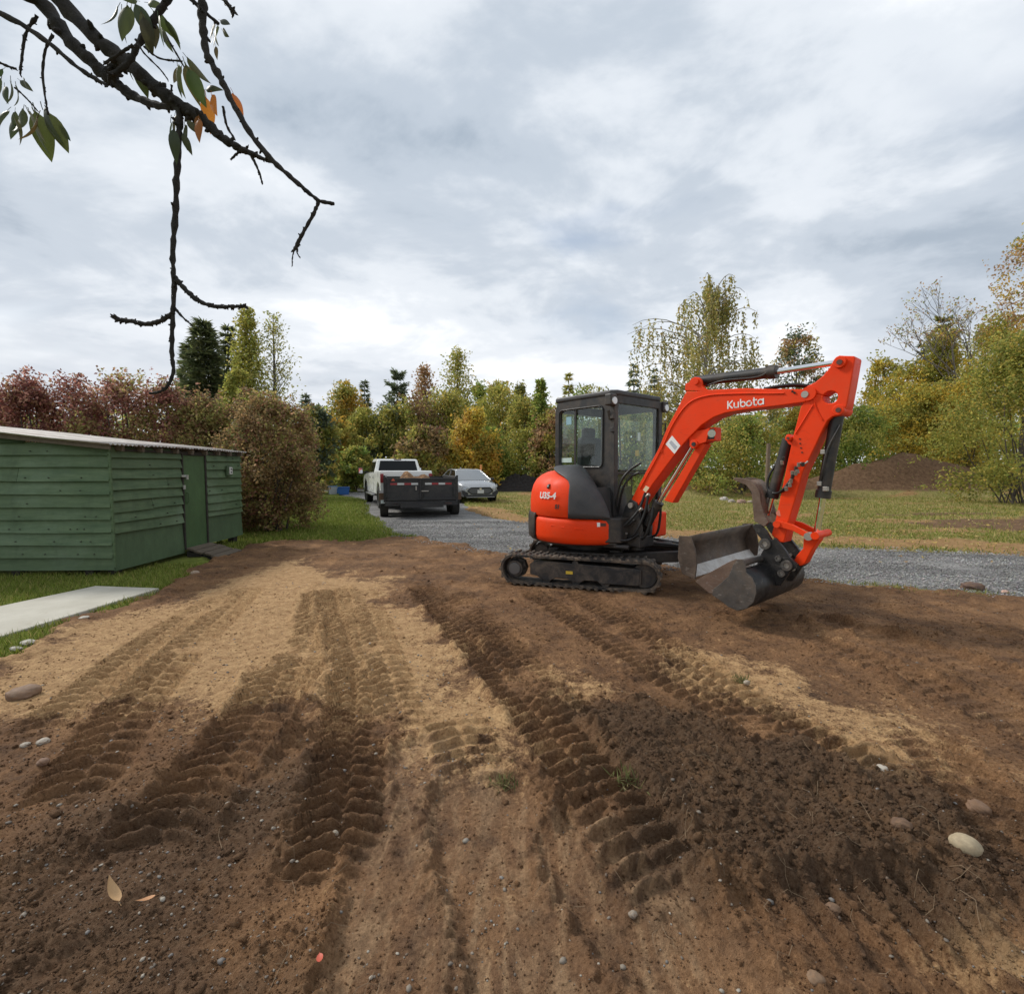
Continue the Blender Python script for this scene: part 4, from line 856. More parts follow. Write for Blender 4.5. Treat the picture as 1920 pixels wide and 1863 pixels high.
for q in crow:
    row = []
    for j in range(41):
        # height of the cover falls away towards the front
        w = j / 40.0
        ztop_f = lambda th: 0.92 + (1.60 - 0.92) * float(np.clip(1 - min(1.0, max(0.0, (76 - th) / 47.5)) ** 2.3, 0, 1) ** (1 / 2.1))
        th_front = 28.5
        th_est = th_front + (cov_end(0.912 + q * 0.66) - th_front) * w
        zt = ztop_f(th_est); z = 0.912 + (zt - 0.912) * math.sin(q * math.pi / 2)
        r = 0.836 * (1 - 0.02 * q) - (0.836 - 0.36) * (1 - math.cos(q * math.pi / 2)) ** 1.55
        row.append(polar(th_est, r, z))
    pts.append(row)
MB().grid(pts).build('side_cover', KG, excavator, smooth=60, solid=0.02)
# fill under the hood
mb = MB(); mb.cyl((0, 0, 0.58), (0, 0, 1.30), 0.66, 0.60, 32); mb.build('engine_bay', KB, excavator, smooth=35)
mb = MB(); mb.prism([U(u, l, 0.60) for u, l in ((0.66, -0.46), (0.82, -0.30), (0.86, 0.30), (0.70, 0.5), (0.3, 0.5), (0.3, -0.6))], UZ * 0.32); mb.build('front_frame', KB, excavator, bevel=0.02)

# --- cab
CU0, CU1, CL0, CL1, CZ0, CZ1 = -0.46, 0.60, -0.20, 0.88, 0.90, 2.40
cab = MB()
def keyhole(outer, hole):
    """polygon with one hole joined by a slit (both as lists of points)"""
    o = [np.array(p, float) for p in outer]; h = [np.array(p, float) for p in hole]
    def area(q):                                        # area vector, to wind the hole against the outline
        if len(q[0]) == 2: q = [np.array((a[0], 0, a[1])) for a in q]
        return sum(np.cross(q[k - 1], q[k]) for k in range(len(q)))
    if area([a - o[0] for a in o]) @ area([a - o[0] for a in h]) > 0: h = h[::-1]
    best = min(((np.linalg.norm(a - b), i, j) for i, a in enumerate(o) for j, b in enumerate(h)))[1:]
    i, j = best; return o[:i + 1] + h[j:] + h[:j + 1] + o[i:]
def rrect(a0, a1, b0, b1, r, n=5):
    pts = []
    for (cx, cy, s0) in ((a1 - r, b1 - r, 0), (a0 + r, b1 - r, 90), (a0 + r, b0 + r, 180), (a1 - r, b0 + r, 270)):
        for k in range(n + 1): t = R(s0 + 90 * k / n); pts.append((cx + r * math.cos(t), cy + r * math.sin(t)))
    return pts
win_r = rrect(-0.36, 0.42, 1.58, 2.37, 0.06)
outer_r = [(CU0, 0.90), (CU0, 2.38), (CU0 + 0.05, 2.49), (0.2, 2.52), (0.58, 2.52), (0.60, 2.47), (0.62, 1.6), (0.62, 0.90), (0.2, 0.90)]
cab = MB().prism([U(u, CL0, z) for u, z in keyhole(outer_r, win_r)], UL * 0.05).build('cab', KB, excavator, bevel=0.006)
MB().prism([U(u, CL1, z) for u, z in keyhole(outer_r, rrect(-0.36, 0.50, 1.15, 2.37, 0.06))], -UL * 0.05).build('door', KB, cab, bevel=0.006)
fro = [(-0.20, 0.92), (-0.20, 2.43), (0.88, 2.43), (0.88, 0.92)]
fw_ = rrect(-0.125, 0.80, 1.50, 2.33, 0.05); fw2 = rrect(-0.11, 0.60, 0.98, 1.455, 0.05)
kh = keyhole([(l, z) for l, z in fro], fw_)
# front frame is built from pillars and rails so both panes stay open
for l in (-0.165, 0.845): MB().bar(U(0.60, l, 0.92), U(0.585, l, 2.49), 0.085, 0.07, UF).build('front_pillar', KB, cab, bevel=0.01)
MB().bar(U(0.59, -0.13, 2.45), U(0.59, 0.81, 2.45), 0.06, 0.11).build('front_header', KB, cab, bevel=0.01)
MB().bar(U(0.60, -0.13, 1.485), U(0.60, 0.81, 1.485), 0.035, 0.03).build('front_rail', KB, cab, bevel=0.005)
MB().bar(U(0.60, -0.13, 0.94), U(0.60, 0.81, 0.94), 0.05, 0.08).build('front_sill', KB, cab, bevel=0.008)
mb = MB()
for u, z in ((CU0 + 0.02, 1.2), (CU0 + 0.02, 2.42)): mb.bar(U(u, -0.16, z), U(u, 0.84, z), 0.05, 0.12)
mb.box(U(CU0 + 0.02, 0.34, 1.05), (0.05, 1.0, 0.34), (UF, UL, UZ))
mb.build('rear_frame', KB, cab)
MB().box(U(0.07, 0.34, 0.93), (1.02, 1.0, 0.05), (UF, UL, UZ)).build('cab_floor', KB, cab)
MB().prism([U(u, l, 2.495) for u, l in ((-0.475, -0.18), (-0.43, -0.215), (0.56, -0.215), (0.635, -0.14), (0.635, 0.82), (0.56, 0.895), (-0.43, 0.895), (-0.475, 0.86))], UZ * 0.075).build('roof', KG, cab, bevel=0.035, seg=3)
MB().prism([U(u, CL0 + 0.02, z) for u, z in rrect(-0.37, 0.43, 1.57, 2.38, 0.06)], UL * 0.006).build('window_pane', KGL, cab)
MB().prism([U(u, CL1 - 0.025, z) for u, z in rrect(-0.37, 0.51, 1.14, 2.38, 0.06)], UL * 0.006).build('window_pane', KGL, cab)
MB().prism([U(0.592, l, z) for l, z in ((-0.13, 1.50), (0.81, 1.50), (0.81, 2.41), (-0.13, 2.41))], UF * 0.006).build('windscreen', KGL, cab)
MB().prism([U(0.600, l, z) for l, z in ((-0.13, 0.97), (0.81, 0.97), (0.81, 1.47), (-0.13, 1.47))], UF * 0.006).build('windscreen', KGL, cab)
MB().prism([U(CU0 + 0.02, l, z) for l, z in ((-0.13, 1.26), (0.81, 1.26), (0.81, 2.36), (-0.13, 2.36))], UF * 0.006).build('window_pane', KGL, cab)
# seals, slider bar and stickers of the side window
mb = MB()
pp = [U(u, CL0 - 0.006, z) for u, z in rrect(-0.372, 0.432, 1.568, 2.382, 0.066)]; mb.tube(pp + [pp[0]], 0.010, 6, False); mb.build('window_seal', KH, cab, smooth=60)
MB().bar(U(-0.07, CL0 + 0.012, 1.58), U(-0.07, CL0 + 0.012, 2.37), 0.02, 0.03, UF).build('slider_bar', KB, cab)
MB().prism([U(u, CL0 + 0.016, z) for u, z in ((-0.335, 1.635), (-0.14, 1.635), (-0.14, 1.70), (-0.335, 1.70))], -UL * 0.002).build('window_sticker', M('pale_sticker', (0.45, 0.60, 0.55), 0.5), cab)
MB().prism([U(u, CL0 + 0.016, z) for u, z in ((-0.25, 2.17), (-0.15, 2.17), (-0.15, 2.28), (-0.25, 2.28))], -UL * 0.002).build('window_sticker', M('blue_sticker', (0.25, 0.42, 0.48), 0.5), cab)
# inside the cab
KI = M('cab_interior', (0.022, 0.022, 0.024), 0.7, var=0.2)
mb = MB(); mb.box(U(-0.02, 0.34, 1.36), (0.46, 0.48, 0.12), (UF, UL, UZ)); mb.box(U(-0.27, 0.34, 1.70), (0.12, 0.46, 0.62), (UF, UL, UZ)); mb.box(U(-0.29, 0.34, 2.08), (0.09, 0.26, 0.16), (UF, UL, UZ)); mb.box(U(-0.05, 0.34, 1.14), (0.40, 0.40, 0.34), (UF, UL, UZ))
mb.build('operator_seat', KI, cab, bevel=0.04, seg=3)
for l in (0.04, 0.64):
    MB().box(U(0.02, l, 1.45), (0.50, 0.13, 0.14), (UF, UL, UZ)).build('console', KI, cab, bevel=0.02)
    MB().tube([U(0.22, l, 1.50), U(0.27, l, 1.62), U(0.26, l, 1.68)], [0.016, 0.018, 0.026], 8).build('joystick', KI, cab, smooth=60)
for l in (0.27, 0.38): MB().tube([U(0.46, l, 0.96), U(0.48, l, 1.35), U(0.43, l, 1.55)], 0.013, 7).build('travel_lever', KI, cab, smooth=60)
MB().box(U(0.50, -0.03, 1.62), (0.05, 0.14, 0.20), (UF, UL, UZ)).build('display_panel', KI, cab, bevel=0.01)
MB().bar(U(0.575, 0.0, 1.60), U(0.560, -0.03, 2.22), 0.016, 0.014, UF).build('wiper', KB, cab)
MB().prism([U(0.588, l, z) for l, z in ((0.30, 1.72), (0.38, 1.72), (0.38, 1.80), (0.30, 1.80))], -UF * 0.003).build('window_sticker', KY, cab)
MB().prism([U(0.588, l, z) for l, z in ((0.35, 1.93), (0.41, 1.93), (0.41, 2.04), (0.35, 2.04))], -UF * 0.003).build('window_sticker', KW, cab)
# work lights on the roof corners
KLENS = M('lamp_lens', (0.62, 0.63, 0.62), 0.15, 0.4, var=0.25, scale=60)
for l in (-0.255, 0.93):
    lt = MB().box(U(0.60, l, 2.43), (0.11, 0.13, 0.15), (UF, UL, UZ)).build('work_light', KB, cab, bevel=0.02, seg=3)
    MB().cyl(U(0.654, l, 2.415), U(0.668, l, 2.415), 0.047, 0.045, 20).build('lamp_lens', KLENS, lt, smooth=35)
    MB().bar(U(0.56, l, 2.30), U(0.56, l * 0.92 + 0.02, 2.18), 0.03, 0.02).build('lamp_bracket', KB, lt)
for z in (2.05, 2.22): MB().box(U(0.60, -0.22, z), (0.05, 0.04, 0.06), (UF, UL, UZ)).build('door_hinge', KB, cab, bevel=0.006)
MB().tube([U(0.58, 0.92, 2.2), U(0.60, 1.0, 2.2), U(0.60, 1.0, 2.02), U(0.58, 0.92, 2.02)], 0.012, 7).build('grab_rail', KB, cab)
MB().tube([U(0.64, -0.10, 1.52), U(0.66, 0.3, 1.52), U(0.64, 0.74, 1.52)], 0.010, 7).build('guard_rail', KB, cab)
# lettering on the hood
def text(body, size, parent, mat, xdir, ydir, origin, name='lettering', ext=0.002, shear=0.0, space=1.0, offset=0.0, xs=1.0):
    cu = bpy.data.curves.new(name, 'FONT'); cu.body = body; cu.size = size; cu.extrude = ext; cu.shear = shear; cu.space_character = space; cu.offset = offset
    o = bpy.data.objects.new(name, cu); COL.objects.link(o)
    dg = bpy.context.evaluated_depsgraph_get(); me = bpy.data.meshes.new_from_object(o.evaluated_get(dg)); bpy.data.objects.remove(o); bpy.data.curves.remove(cu)
    me.materials.clear(); me.materials.append(mat)
    xdir = np.array(xdir, float); xdir /= np.linalg.norm(xdir); ydir = np.array(ydir, float); ydir -= xdir * (ydir @ xdir); ydir /= np.linalg.norm(ydir); nd = np.cross(xdir, ydir)
    for v in me.vertices: v.co = Vector(np.array(origin) + xdir * v.co.x * xs + ydir * v.co.y + nd * v.co.z)
    o = bpy.data.objects.new(name, me); COL.objects.link(o); o.parent = parent; return o
def text_polar(body, size, th0, r, z, parent, mat, name='lettering', xs=1.0):
    o = text(body, size, parent, mat, (1, 0, 0), (0, 1, 0), (0, 0, 0), name, 0.0015, 0.18, 1.0, 0.004, xs)
    for v in o.data.vertices:
        th = th0 - math.degrees(v.co.x / r); p = polar(th, r + v.co.z, z + v.co.y); v.co = Vector(p)
    return o
text_polar('U35-4', 0.118, 100, 0.818, 1.155, hood, KW)
text_polar('S1', 0.075, 80, 0.818, 1.03, hood, M('dark_decal', (0.08, 0.03, 0.02), 0.5))
shell('hood_lock', 88.5, 91, [(1.285, 0.792), (1.30, 0.800), (1.33, 0.790), (1.345, 0.765)], KB, n=4, parent=hood)

# --- boom
BWID = 0.115
def plate(name, pts, l0, l1, mat, parent, bevel=0.008, seg=2): return MB().prism([p for p in pts], UL * (l1 - l0)).build(name, mat, parent, bevel=bevel, seg=seg)
bo = [(1178.6, 948), (1194, 915), (1234, 841.7), (1250.7, 801.6), (1269.6, 766), (1287, 733), (1300, 734), (1324, 731), (1357, 729.5), (1396, 727.5), (1440, 729), (1506, 729.5), (1517, 731.5), (1524, 738), (1522, 747), (1514, 753), (1460, 760.5), (1396, 768), (1360, 774), (1338, 782), (1315, 797), (1290, 822), (1266, 851), (1224.7, 906), (1189, 958.6)]
boom = plate('boom', [BP(x, y, -BWID) for x, y in bo], -BWID, BWID, KO, excavator, 0.010)
# weld-on side flange ridge along the top of the boom
mb = MB(); pp = smooth_path([BP(x, y, -BWID - 0.004) for x, y in ((1200, 916), (1242, 838), (1262, 795), (1290, 757), (1325, 742), (1380, 738), (1470, 737))], 5); mb.tube(pp, 0.009, 6); mb.build('weld_bead', KO, boom, smooth=60)
for l in (-BWID, BWID - 0.035):
    plate('cylinder_ear', [B3(x, y, l) for x, y in ((158, 330), (160, 285), (185, 275), (200, 250), (225, 238), (255, 242), (270, 262), (275, 300), (320, 335))], l, l + 0.035, KO, boom, 0.006)
MB().cyl(B3(228, 268, -BWID - 0.02), B3(228, 268, BWID + 0.02) * 0 + B3(228, 268, -BWID - 0.02) + UL * (2 * BWID + 0.04), 0.034).build('pin', KO, boom, smooth=35)
MB().cyl(B3(962, 355, -BWID - 0.012), B3(962, 355, -BWID - 0.012) + UL * (2 * BWID + 0.024), 0.032).build('pin', KP, boom, smooth=35)
MB().cyl(B3(985, 350, -BWID - 0.006), B3(985, 350, -BWID - 0.006) + UL * (2 * BWID + 0.012), 0.066).build('boom_end_boss', KO, boom, smooth=35)
dec = [(28, 690), (72, 632), (128, 700), (88, 755)]
plate('safety_decal', [B3(x, y, -BWID - 0.003) for x, y in dec], 0, 0.002, KW, boom, 0)
plate('decal_print', [B3(x, y, -BWID - 0.005) for x, y in ((52, 680), (66, 664), (106, 706), (90, 728))], 0, 0.002, M('faint_print', (0.42, 0.44, 0.48), 0.6), boom, 0)
plate('safety_decal', [B2(x, y, -BWID - 0.003) for x, y in ((1208, 925), (1232, 890), (1260, 905), (1232, 945))], 0, 0.002, M('cream_decal', (0.7, 0.55, 0.35), 0.5), boom, 0)
for q in ((0, 735), (895, 345), (880, 335)): MB().cyl(B3(*q, -BWID - 0.012), B3(*q, -BWID + 0.01), 0.020 if q[0] < 5 else 0.010, n=10).build('bolt', KO if q[0] < 5 else KB, boom)
xd = B3(690, 408, -BWID - 0.004) - B3(445, 440, -BWID - 0.004); yd = UZ
# the maker's word on the boom: rounded strokes like the painted letters
def strokes(name, lines, origin, xdir, ydir, unit, wid, parent, mat):
    nd = np.cross(xdir, ydir); mb = MB()
    for ln in lines:
        pts = [np.array(origin) + xdir * x * unit + ydir * y * unit for x, y in ln]
        for a, b in zip(pts[:-1], pts[1:]):
            d = b - a; L_ = np.linalg.norm(d); d /= L_; sd = np.cross(nd, d)
            mb.add([a - sd * wid / 2 - d * wid * .2, b - sd * wid / 2 + d * wid * .2, b + sd * wid / 2 + d * wid * .2, a + sd * wid / 2 - d * wid * .2], [(0, 1, 2, 3)])
    return mb.build(name, mat, parent, solid=0.0015)
def arc(cx, cy, r, a0, a1, n=10): return [(cx + r * math.cos(R(a0 + (a1 - a0) * k / n)), cy + r * math.sin(R(a0 + (a1 - a0) * k / n))) for k in range(n + 1)]
xdir = xd / np.linalg.norm(xd); yv = UZ - xdir * (UZ @ xdir); yv /= np.linalg.norm(yv)
LT = [[(0.0, 0.0), (0.0, 1.0)], [(0.62, 1.0), (0.12, 0.5), (0.62, 0.0)],                                    # K
      [(0.86, 0.72), (0.86, 0.28)] + arc(1.12, 0.28, 0.26, 180, 300, 6), [(1.42, 0.72), (1.42, 0.0)] ,      # u
      [(1.72, 1.02), (1.72, 0.30)], arc(2.02, 0.34, 0.32, 150, -150, 12),                                   # b
      arc(2.82, 0.34, 0.32, 60, 380, 14),                                                                   # o
      [(3.46, 1.0), (3.46, 0.26)] + arc(3.70, 0.26, 0.24, 180, 290, 6), [(3.34, 0.70), (3.80, 0.70)],       # t
      arc(4.28, 0.34, 0.32, 30, 330, 12), [(4.62, 0.72), (4.62, 0.0)]]                                      # a
u_ = np.linalg.norm(xd) / 4.75
for grp in (LT[0:2], LT[2:4], LT[4:6], LT[6:7], LT[7:9], LT[9:11]):
    strokes('letter', grp, B3(447, 452, -BWID - 0.002), xdir, yv, u_, u_ * 0.17, boom, KW)

# --- arm
arm_o = [(972, 302), (1030, 275), (1085, 230), (1130, 175), (1152, 130), (1170, 105), (1195, 94), (1225, 96), (1298, 98), (1302, 112), (1270, 300), (1245, 432), (1222, 480), (1195, 498), (1150, 505), (1118, 530), (1085, 590), (1040, 690), (985, 805), (948, 880), (905, 1040), (852, 1215), (835, 1300), (822, 1352), (790, 1348), (738, 1300), (768, 1185), (805, 1010), (832, 880), (862, 740), (882, 640), (905, 560), (935, 440), (958, 405), (1000, 392), (1015, 350), (1005, 325)]
hole_ = [(1135 + 50 * math.cos(R(a)) * (1 if abs(math.cos(R(a))) < 2 else 1) + 18 * math.sin(R(a)) * -1 * 0.5, 375 - 40 * math.sin(R(a)) - 12 * math.cos(R(a))) for a in range(0, 360, 24)]
AW = 0.10
arm = plate('arm', keyhole([B3(x, y, -AW) for x, y in arm_o], [B3(x, y, -AW) for x, y in hole_]), -AW, AW, KO, excavator, 0.010)
for q, r_ in (((1195, 138), 0.052), ((1187, 460), 0.048), ((850, 650), 0.028)):
    MB().cyl(B3(*q, -AW - 0.028), B3(*q, -AW - 0.028) + UL * (2 * AW + 0.056), r_).build('pin_boss', KO, arm, smooth=35, bevel=0.004)
    MB().cyl(B3(*q, -AW - 0.036), B3(*q, -AW - 0.036) + UL * (2 * AW + 0.072), r_ * 0.45).build('pin', M('dark_pin', (0.10, 0.03, 0.02), 0.5), arm, smooth=35)
plate('thumb_ear', [B3(x, y, -0.05) for x, y in ((832, 640), (840, 625), (862, 622), (885, 650), (880, 700), (855, 690), (838, 668))], -0.05, 0.05, KO, arm, 0.006)
mb = MB(); a_ = [B3(x, y, -AW - 0.003) for x, y in ((1012, 330), (1040, 450), (1082, 528))]; mb.tube(smooth_path(a_, 5), 0.007, 6); mb.build('weld_bead', KO, arm, smooth=60)
mb = MB(); a_ = [B3(x, y, -AW - 0.003) for x, y in ((1020, 425), (900, 620))]; mb.tube(a_, 0.006, 6); mb.build('weld_bead', KO, arm, smooth=60)
for q in ((930, 655), (932, 685), (938, 715), (945, 745)): MB().cyl(B3(*q, -AW - 0.006), B3(*q, -AW + 0.01), 0.008, n=8).build('bolt', M('dark_pin', (0.10, 0.03, 0.02), 0.5), arm)
MB().cyl(B3(793, 1152, -AW - 0.002), B3(793, 1152, -AW + .01), 0.030, n=20).build('scuff_patch', M('primer_patch', (0.72, 0.25, 0.16), 0.6), arm)
# hydraulic cylinders
def ram(name, p0, pm, p1, rb, rr_, parent=excavator, rodmat=KC, barrel=KB):
    p0, pm, p1 = map(np.array, (p0, pm, p1)); d = (pm - p0) / np.linalg.norm(pm - p0)
    o = MB().cyl(p0, pm, rb, n=20).cyl(pm - d * 0.06, pm + d * 0.015, rb * 1.18, n=20).build(name, barrel, parent, smooth=35, bevel=0.003)
    MB().cyl(pm, p1, rr_, n=16).build('rod', rodmat, o, smooth=60); return o
armc = ram('arm_cylinder', B3(228, 268), B3(765, 205), B3(1192, 140), 0.058, 0.028)
MB().tube(smooth_path([B3(300, 300, -.03), B3(420, 262, -0.07), B3(650, 238, -0.07), B3(740, 180, -0.03)], 5), 0.010, 7).build('feed_pipe', KB, armc, smooth=60)
MB().box(B3(735, 178), (0.09, 0.06, 0.05), (UF, UL, UZ)).build('hose_block', KB, armc, bevel=0.008)
bkc = ram('bucket_cylinder', B3(1188, 462), B3(1085, 1040), B3(1045, 1275), 0.056, 0.028)
MB().tube(smooth_path([B3(1205, 560, -0.06), B3(1120, 720, -0.075), B3(1085, 860, -0.075), B3(1060, 965, -0.05)], 5), 0.011, 7).build('feed_pipe', KB, bkc, smooth=60)
for q in ((1090, 742), (1065, 955), (1105, 990)): MB().box(B3(*q, -0.05), (0.04, 0.06, 0.045), (UF, UL, UZ)).build('pipe_clamp', KP, bkc, bevel=0.006)
thc = ram('thumb_cylinder', B3(852, 655), B3(745, 1040), B3(712, 1165), 0.052, 0.026)
boc = ram('boom_cylinder', B3(-95, 1230), B3(-20, 1085), B3(218, 690), 0.055, 0.028)
plate('cylinder_guard', [B3(x, y, -0.065) for x, y in ((18, 1068), (75, 1085), (300, 690), (250, 680))], -0.065, 0.065, KO, boc, 0.006)
plate('boom_ear', [B3(x, y, -0.09) for x, y in ((185, 650), (240, 600), (325, 585), (310, 640), (300, 675), (255, 690), (225, 720), (190, 705))], -0.09, 0.09, KO, boom, 0.006)
MB().cyl(B3(215, 690, -0.11), B3(215, 690, -0.11) + UL * 0.22, 0.050).build('pin_boss', KO, boom, smooth=35, bevel=0.004)
MB().cyl(B3(215, 690, -0.12), B3(215, 690, -0.12) + UL * 0.24, 0.024).build('pin', KB, boom, smooth=35)
wl = MB().box(B3(355, 625), (0.10, 0.14, 0.15), (UF, UL, UZ)).build('boom_light', KO, boom, bevel=0.01)
MB().cyl(B3(338, 618, -0.075), B3(338, 618, -0.09), 0.042, n=18).build('lamp_lens', KLENS, wl, smooth=35)
MB().box(B3(338, 622, -0.055), (0.085, 0.045, 0.12), (UF, UL, UZ)).build('lamp_housing', KB, wl, bevel=0.01)
# swing post and hoses at the foot of the boom
mb = MB(); fz = BP(1195, 945)
mb.prism([U(0.62, -0.13, 0.62), U(0.98, -0.13, 0.60), U(1.00, -0.13, 0.80), U(0.93, -0.13, 1.12), U(0.83, -0.13, 1.16), U(0.74, -0.13, 1.05), U(0.66, -0.13, 0.80)], UL * 0.05)
mb.prism([U(0.62, 0.08, 0.62), U(0.98, 0.08, 0.60), U(1.00, 0.08, 0.80), U(0.93, 0.08, 1.12), U(0.83, 0.08, 1.16), U(0.74, 0.08, 1.05), U(0.66, 0.08, 0.80)], UL * 0.05)
mb.box(U(0.82, 0, 0.62), (0.36, 0.30, 0.14), (UF, UL, UZ)); post = mb.build('swing_post', KB, excavator, bevel=0.012)
MB().cyl(U(0.85, -0.16, 1.08), U(0.85, 0.16, 1.08), 0.036).build('pin', KP, post, smooth=35)
MB().cyl(U(0.86, 0, 0.50), U(0.86, 0, 0.74), 0.085, n=20).build('kingpin', KB, post, smooth=35)
hs = [((0.62, -0.20, 0.66), (0.80, -0.24, 0.80), (0.98, -0.17, 1.02), (1.06, -0.14, 1.25)), ((0.64, -0.12, 0.64), (0.92, -0.20, 0.70), (1.05, -0.16, 0.95), (1.10, -0.13, 1.22)),
      ((0.66, 0.02, 0.66), (1.00, -0.10, 0.66), (1.10, -0.08, 0.90), (1.12, -0.04, 1.16)), ((0.66, 0.10, 0.70), (1.02, 0.12, 0.68), (1.12, 0.10, 0.92), (1.14, 0.06, 1.2)),
      ((0.60, -0.16, 0.95), (0.72, -0.20, 1.35), (0.83, -0.16, 1.52), (0.98, -0.13, 1.62)), ((0.60, -0.10, 0.90), (0.74, -0.17, 1.28), (0.84, -0.14, 1.44), (0.96, -0.13, 1.50)),
      ((0.55, -0.30, 0.72), (0.72, -0.34, 0.66), (0.86, -0.24, 0.64), (0.96, -0.12, 0.72)), ((0.58, -0.26, 0.80), (0.70, -0.30, 0.86), (0.82, -0.22, 0.82), (0.92, -0.15, 0.90))]
for h_ in hs: MB().tube(smooth_path([U(*p) for p in h_], 7), 0.016, 8).build('hydraulic_hose', KH, post, smooth=60)
for q in ((0.70, -0.22, 0.72), (0.78, -0.20, 0.70), (0.74, -0.26, 0.84), (0.98, -0.16, 1.02), (1.06, -0.13, 1.20)): MB().cyl(U(*q), U(q[0] + 0.05, q[1], q[2] + 0.03), 0.022, n=6).build('hose_fitting', KP, post)
for q0, q1 in (((0.55, -0.45, 0.60), (0.75, -0.30, 0.58)), ((0.60, -0.36, 0.56), (0.9, -0.24, 0.55))): MB().cyl(U(*q0), U(*q1), 0.032).build('swing_cylinder', KB, post, smooth=35)
# hoses along the arm
for h_, w_ in ((((880, 915, -.115), (812, 1000, -.12), (760, 1020, -.06), (715, 985, -.03), (725, 900, -.03), (790, 800, -.02), (835, 755, -.02)), 0.012), (((862, 945, -.115), (840, 985, -.12), (810, 1010, -.10), (770, 1020, -.04)), 0.010), (((1020, 300, 0), (900, 290, -.03), (790, 300, -.05), (690, 318, -.06)), 0.014), (((1020, 310, .03), (900, 300, .0), (790, 308, -.02), (690, 324, -.03)), 0.014)):
    MB().tube(smooth_path([B3(*p) for p in h_], 6), w_, 7).build('hydraulic_hose', KH, arm, smooth=60)
rr = random.Random(3)
for x, y in ((925, 815), (905, 840), (900, 872), (885, 893), (872, 925), (860, 950), (912, 858), (880, 870), (950, 812), (820, 775), (810, 800), (838, 975)):
    MB().cyl(B3(x, y, -AW - 0.05), B3(x + rr.uniform(-6, 6), y + 26, -AW - 0.04), 0.016, n=6).build('hose_fitting', KP if rr.random() < 0.6 else KB, arm)
MB().tube([B3(985, 805, -AW - .03), B3(965, 820, -AW - .04), B3(935, 815, -AW - .04)], 0.010, 6).build('hose_fitting', KP, arm)

# --- thumb
th_o = [(690, 1245), (622, 1205), (612, 1090), (604, 1010), (570, 965), (520, 945), (480, 926), (490, 914), (540, 918), (590, 930), (635, 965), (660, 1012), (668, 1080), (690, 1160), (720, 1215)]
thumb = plate('thumb', [B3(x, y, -0.15) for x, y in th_o], 0, 0.035, KRU, excavator, 0.004)
plate('thumb_prong', [B3(x + 2, y, -0.15) + UL * 0.265 for x, y in th_o], 0, 0.035, KRU, thumb, 0.004)
mb = MB(); back = [(690, 1160), (668, 1080), (660, 1012), (635, 965), (590, 930)]
rows = [[B3(x, y, -0.15) + UL * w for w in (0.03, 0.27)] for x, y in back]; mb.grid(rows); mb.build('thumb_web', KRU, thumb, smooth=60, solid=0.02)
# --- bucket: wide ditching bucket curled under the arm
BKN, BKF = -0.60, 0.60
def Bq(x, y): return B3(x, y, BKN)
side_o = [(345, 1702), (352, 1660), (400, 1625), (455, 1575), (485, 1500), (515, 1462), (545, 1462), (566, 1500), (572, 1550), (612, 1585), (636, 1640), (640, 1690), (622, 1750), (575, 1792), (515, 1806), (455, 1782), (400, 1738)]
shell_o = [(345, 1702), (400, 1738), (455, 1782), (515, 1806), (575, 1792), (622, 1750), (640, 1690), (636, 1640), (612, 1585), (572, 1550), (540, 1528)]
W_ = UL * (BKF - BKN)
bucket = MB().grid([[Bq(*p) + W_ * k for k in (0, 0.25, 0.5, 0.75, 1)] for p in smooth_path(shell_o, 4)] if False else [[Bq(p[0], p[1]) + W_ * k for k in (0, 0.25, 0.5, 0.75, 1)] for p in smooth_path(shell_o, 4)]).build('bucket', KBK, excavator, smooth=60, solid=0.016)
for k in (0, 1): plate('side_plate', [Bq(*p) + W_ * k - UL * (0.012 if k == 0 else -0.0) for p in side_o], 0, 0.016, KBK if k else KS, bucket, 0.003)
lip = [(345, 1702), (320, 1690), (228, 1612), (240, 1600), (330, 1668), (360, 1688)]
MB().prism([Bq(*p) for p in lip], W_).build('cutting_edge', KRU, bucket, bevel=0.003)
MB().prism([Bq(*p) + UL * -0.006 for p in ((240, 1604), (300, 1565), (455, 1480), (500, 1462), (545, 1465), (560, 1500), (545, 1545), (470, 1575), (405, 1628), (355, 1692), (322, 1688))], UL * 0.02).build('side_cutter', KRU, bucket, bevel=0.003)
MB().cyl(Bq(535, 1490), Bq(535, 1490) + W_ * 0.999, 0.035).build('top_tube', KS, bucket, smooth=35)
hang = [(612, 1240), (630, 1225), (662, 1228), (700, 1268), (742, 1335), (765, 1318), (830, 1400), (862, 1452), (905, 1490), (902, 1522), (862, 1545), (845, 1575), (800, 1640), (720, 1640), (620, 1560), (650, 1470), (685, 1395), (672, 1330), (640, 1290)]
for l in (-0.17, 0.13):
    hp_ = plate('hanger_plate', [B3(x, y, -0.17) + UL * (l + 0.17) for x, y in hang], 0, 0.04, KBK, bucket, 0.004)
    for q, r_ in (((700, 1358), 0.055), ((845, 1503), 0.052), ((810, 1556), 0.035), ((790, 1455), 0.03)):
        MB().ring(B3(*q, -0.17) + UL * (l + 0.17 + (-0.012 if l < 0 else 0.05)), UL, r_, r_ * 0.5, 0.03, 20).build('bushing', KS, hp_, smooth=35)
        MB().cyl(B3(*q, -0.17) + UL * (l + 0.17 - 0.015), B3(*q, -0.17) + UL * (l + 0.17 + 0.055), r_ * 0.52).build('pin', KP, hp_, smooth=35)
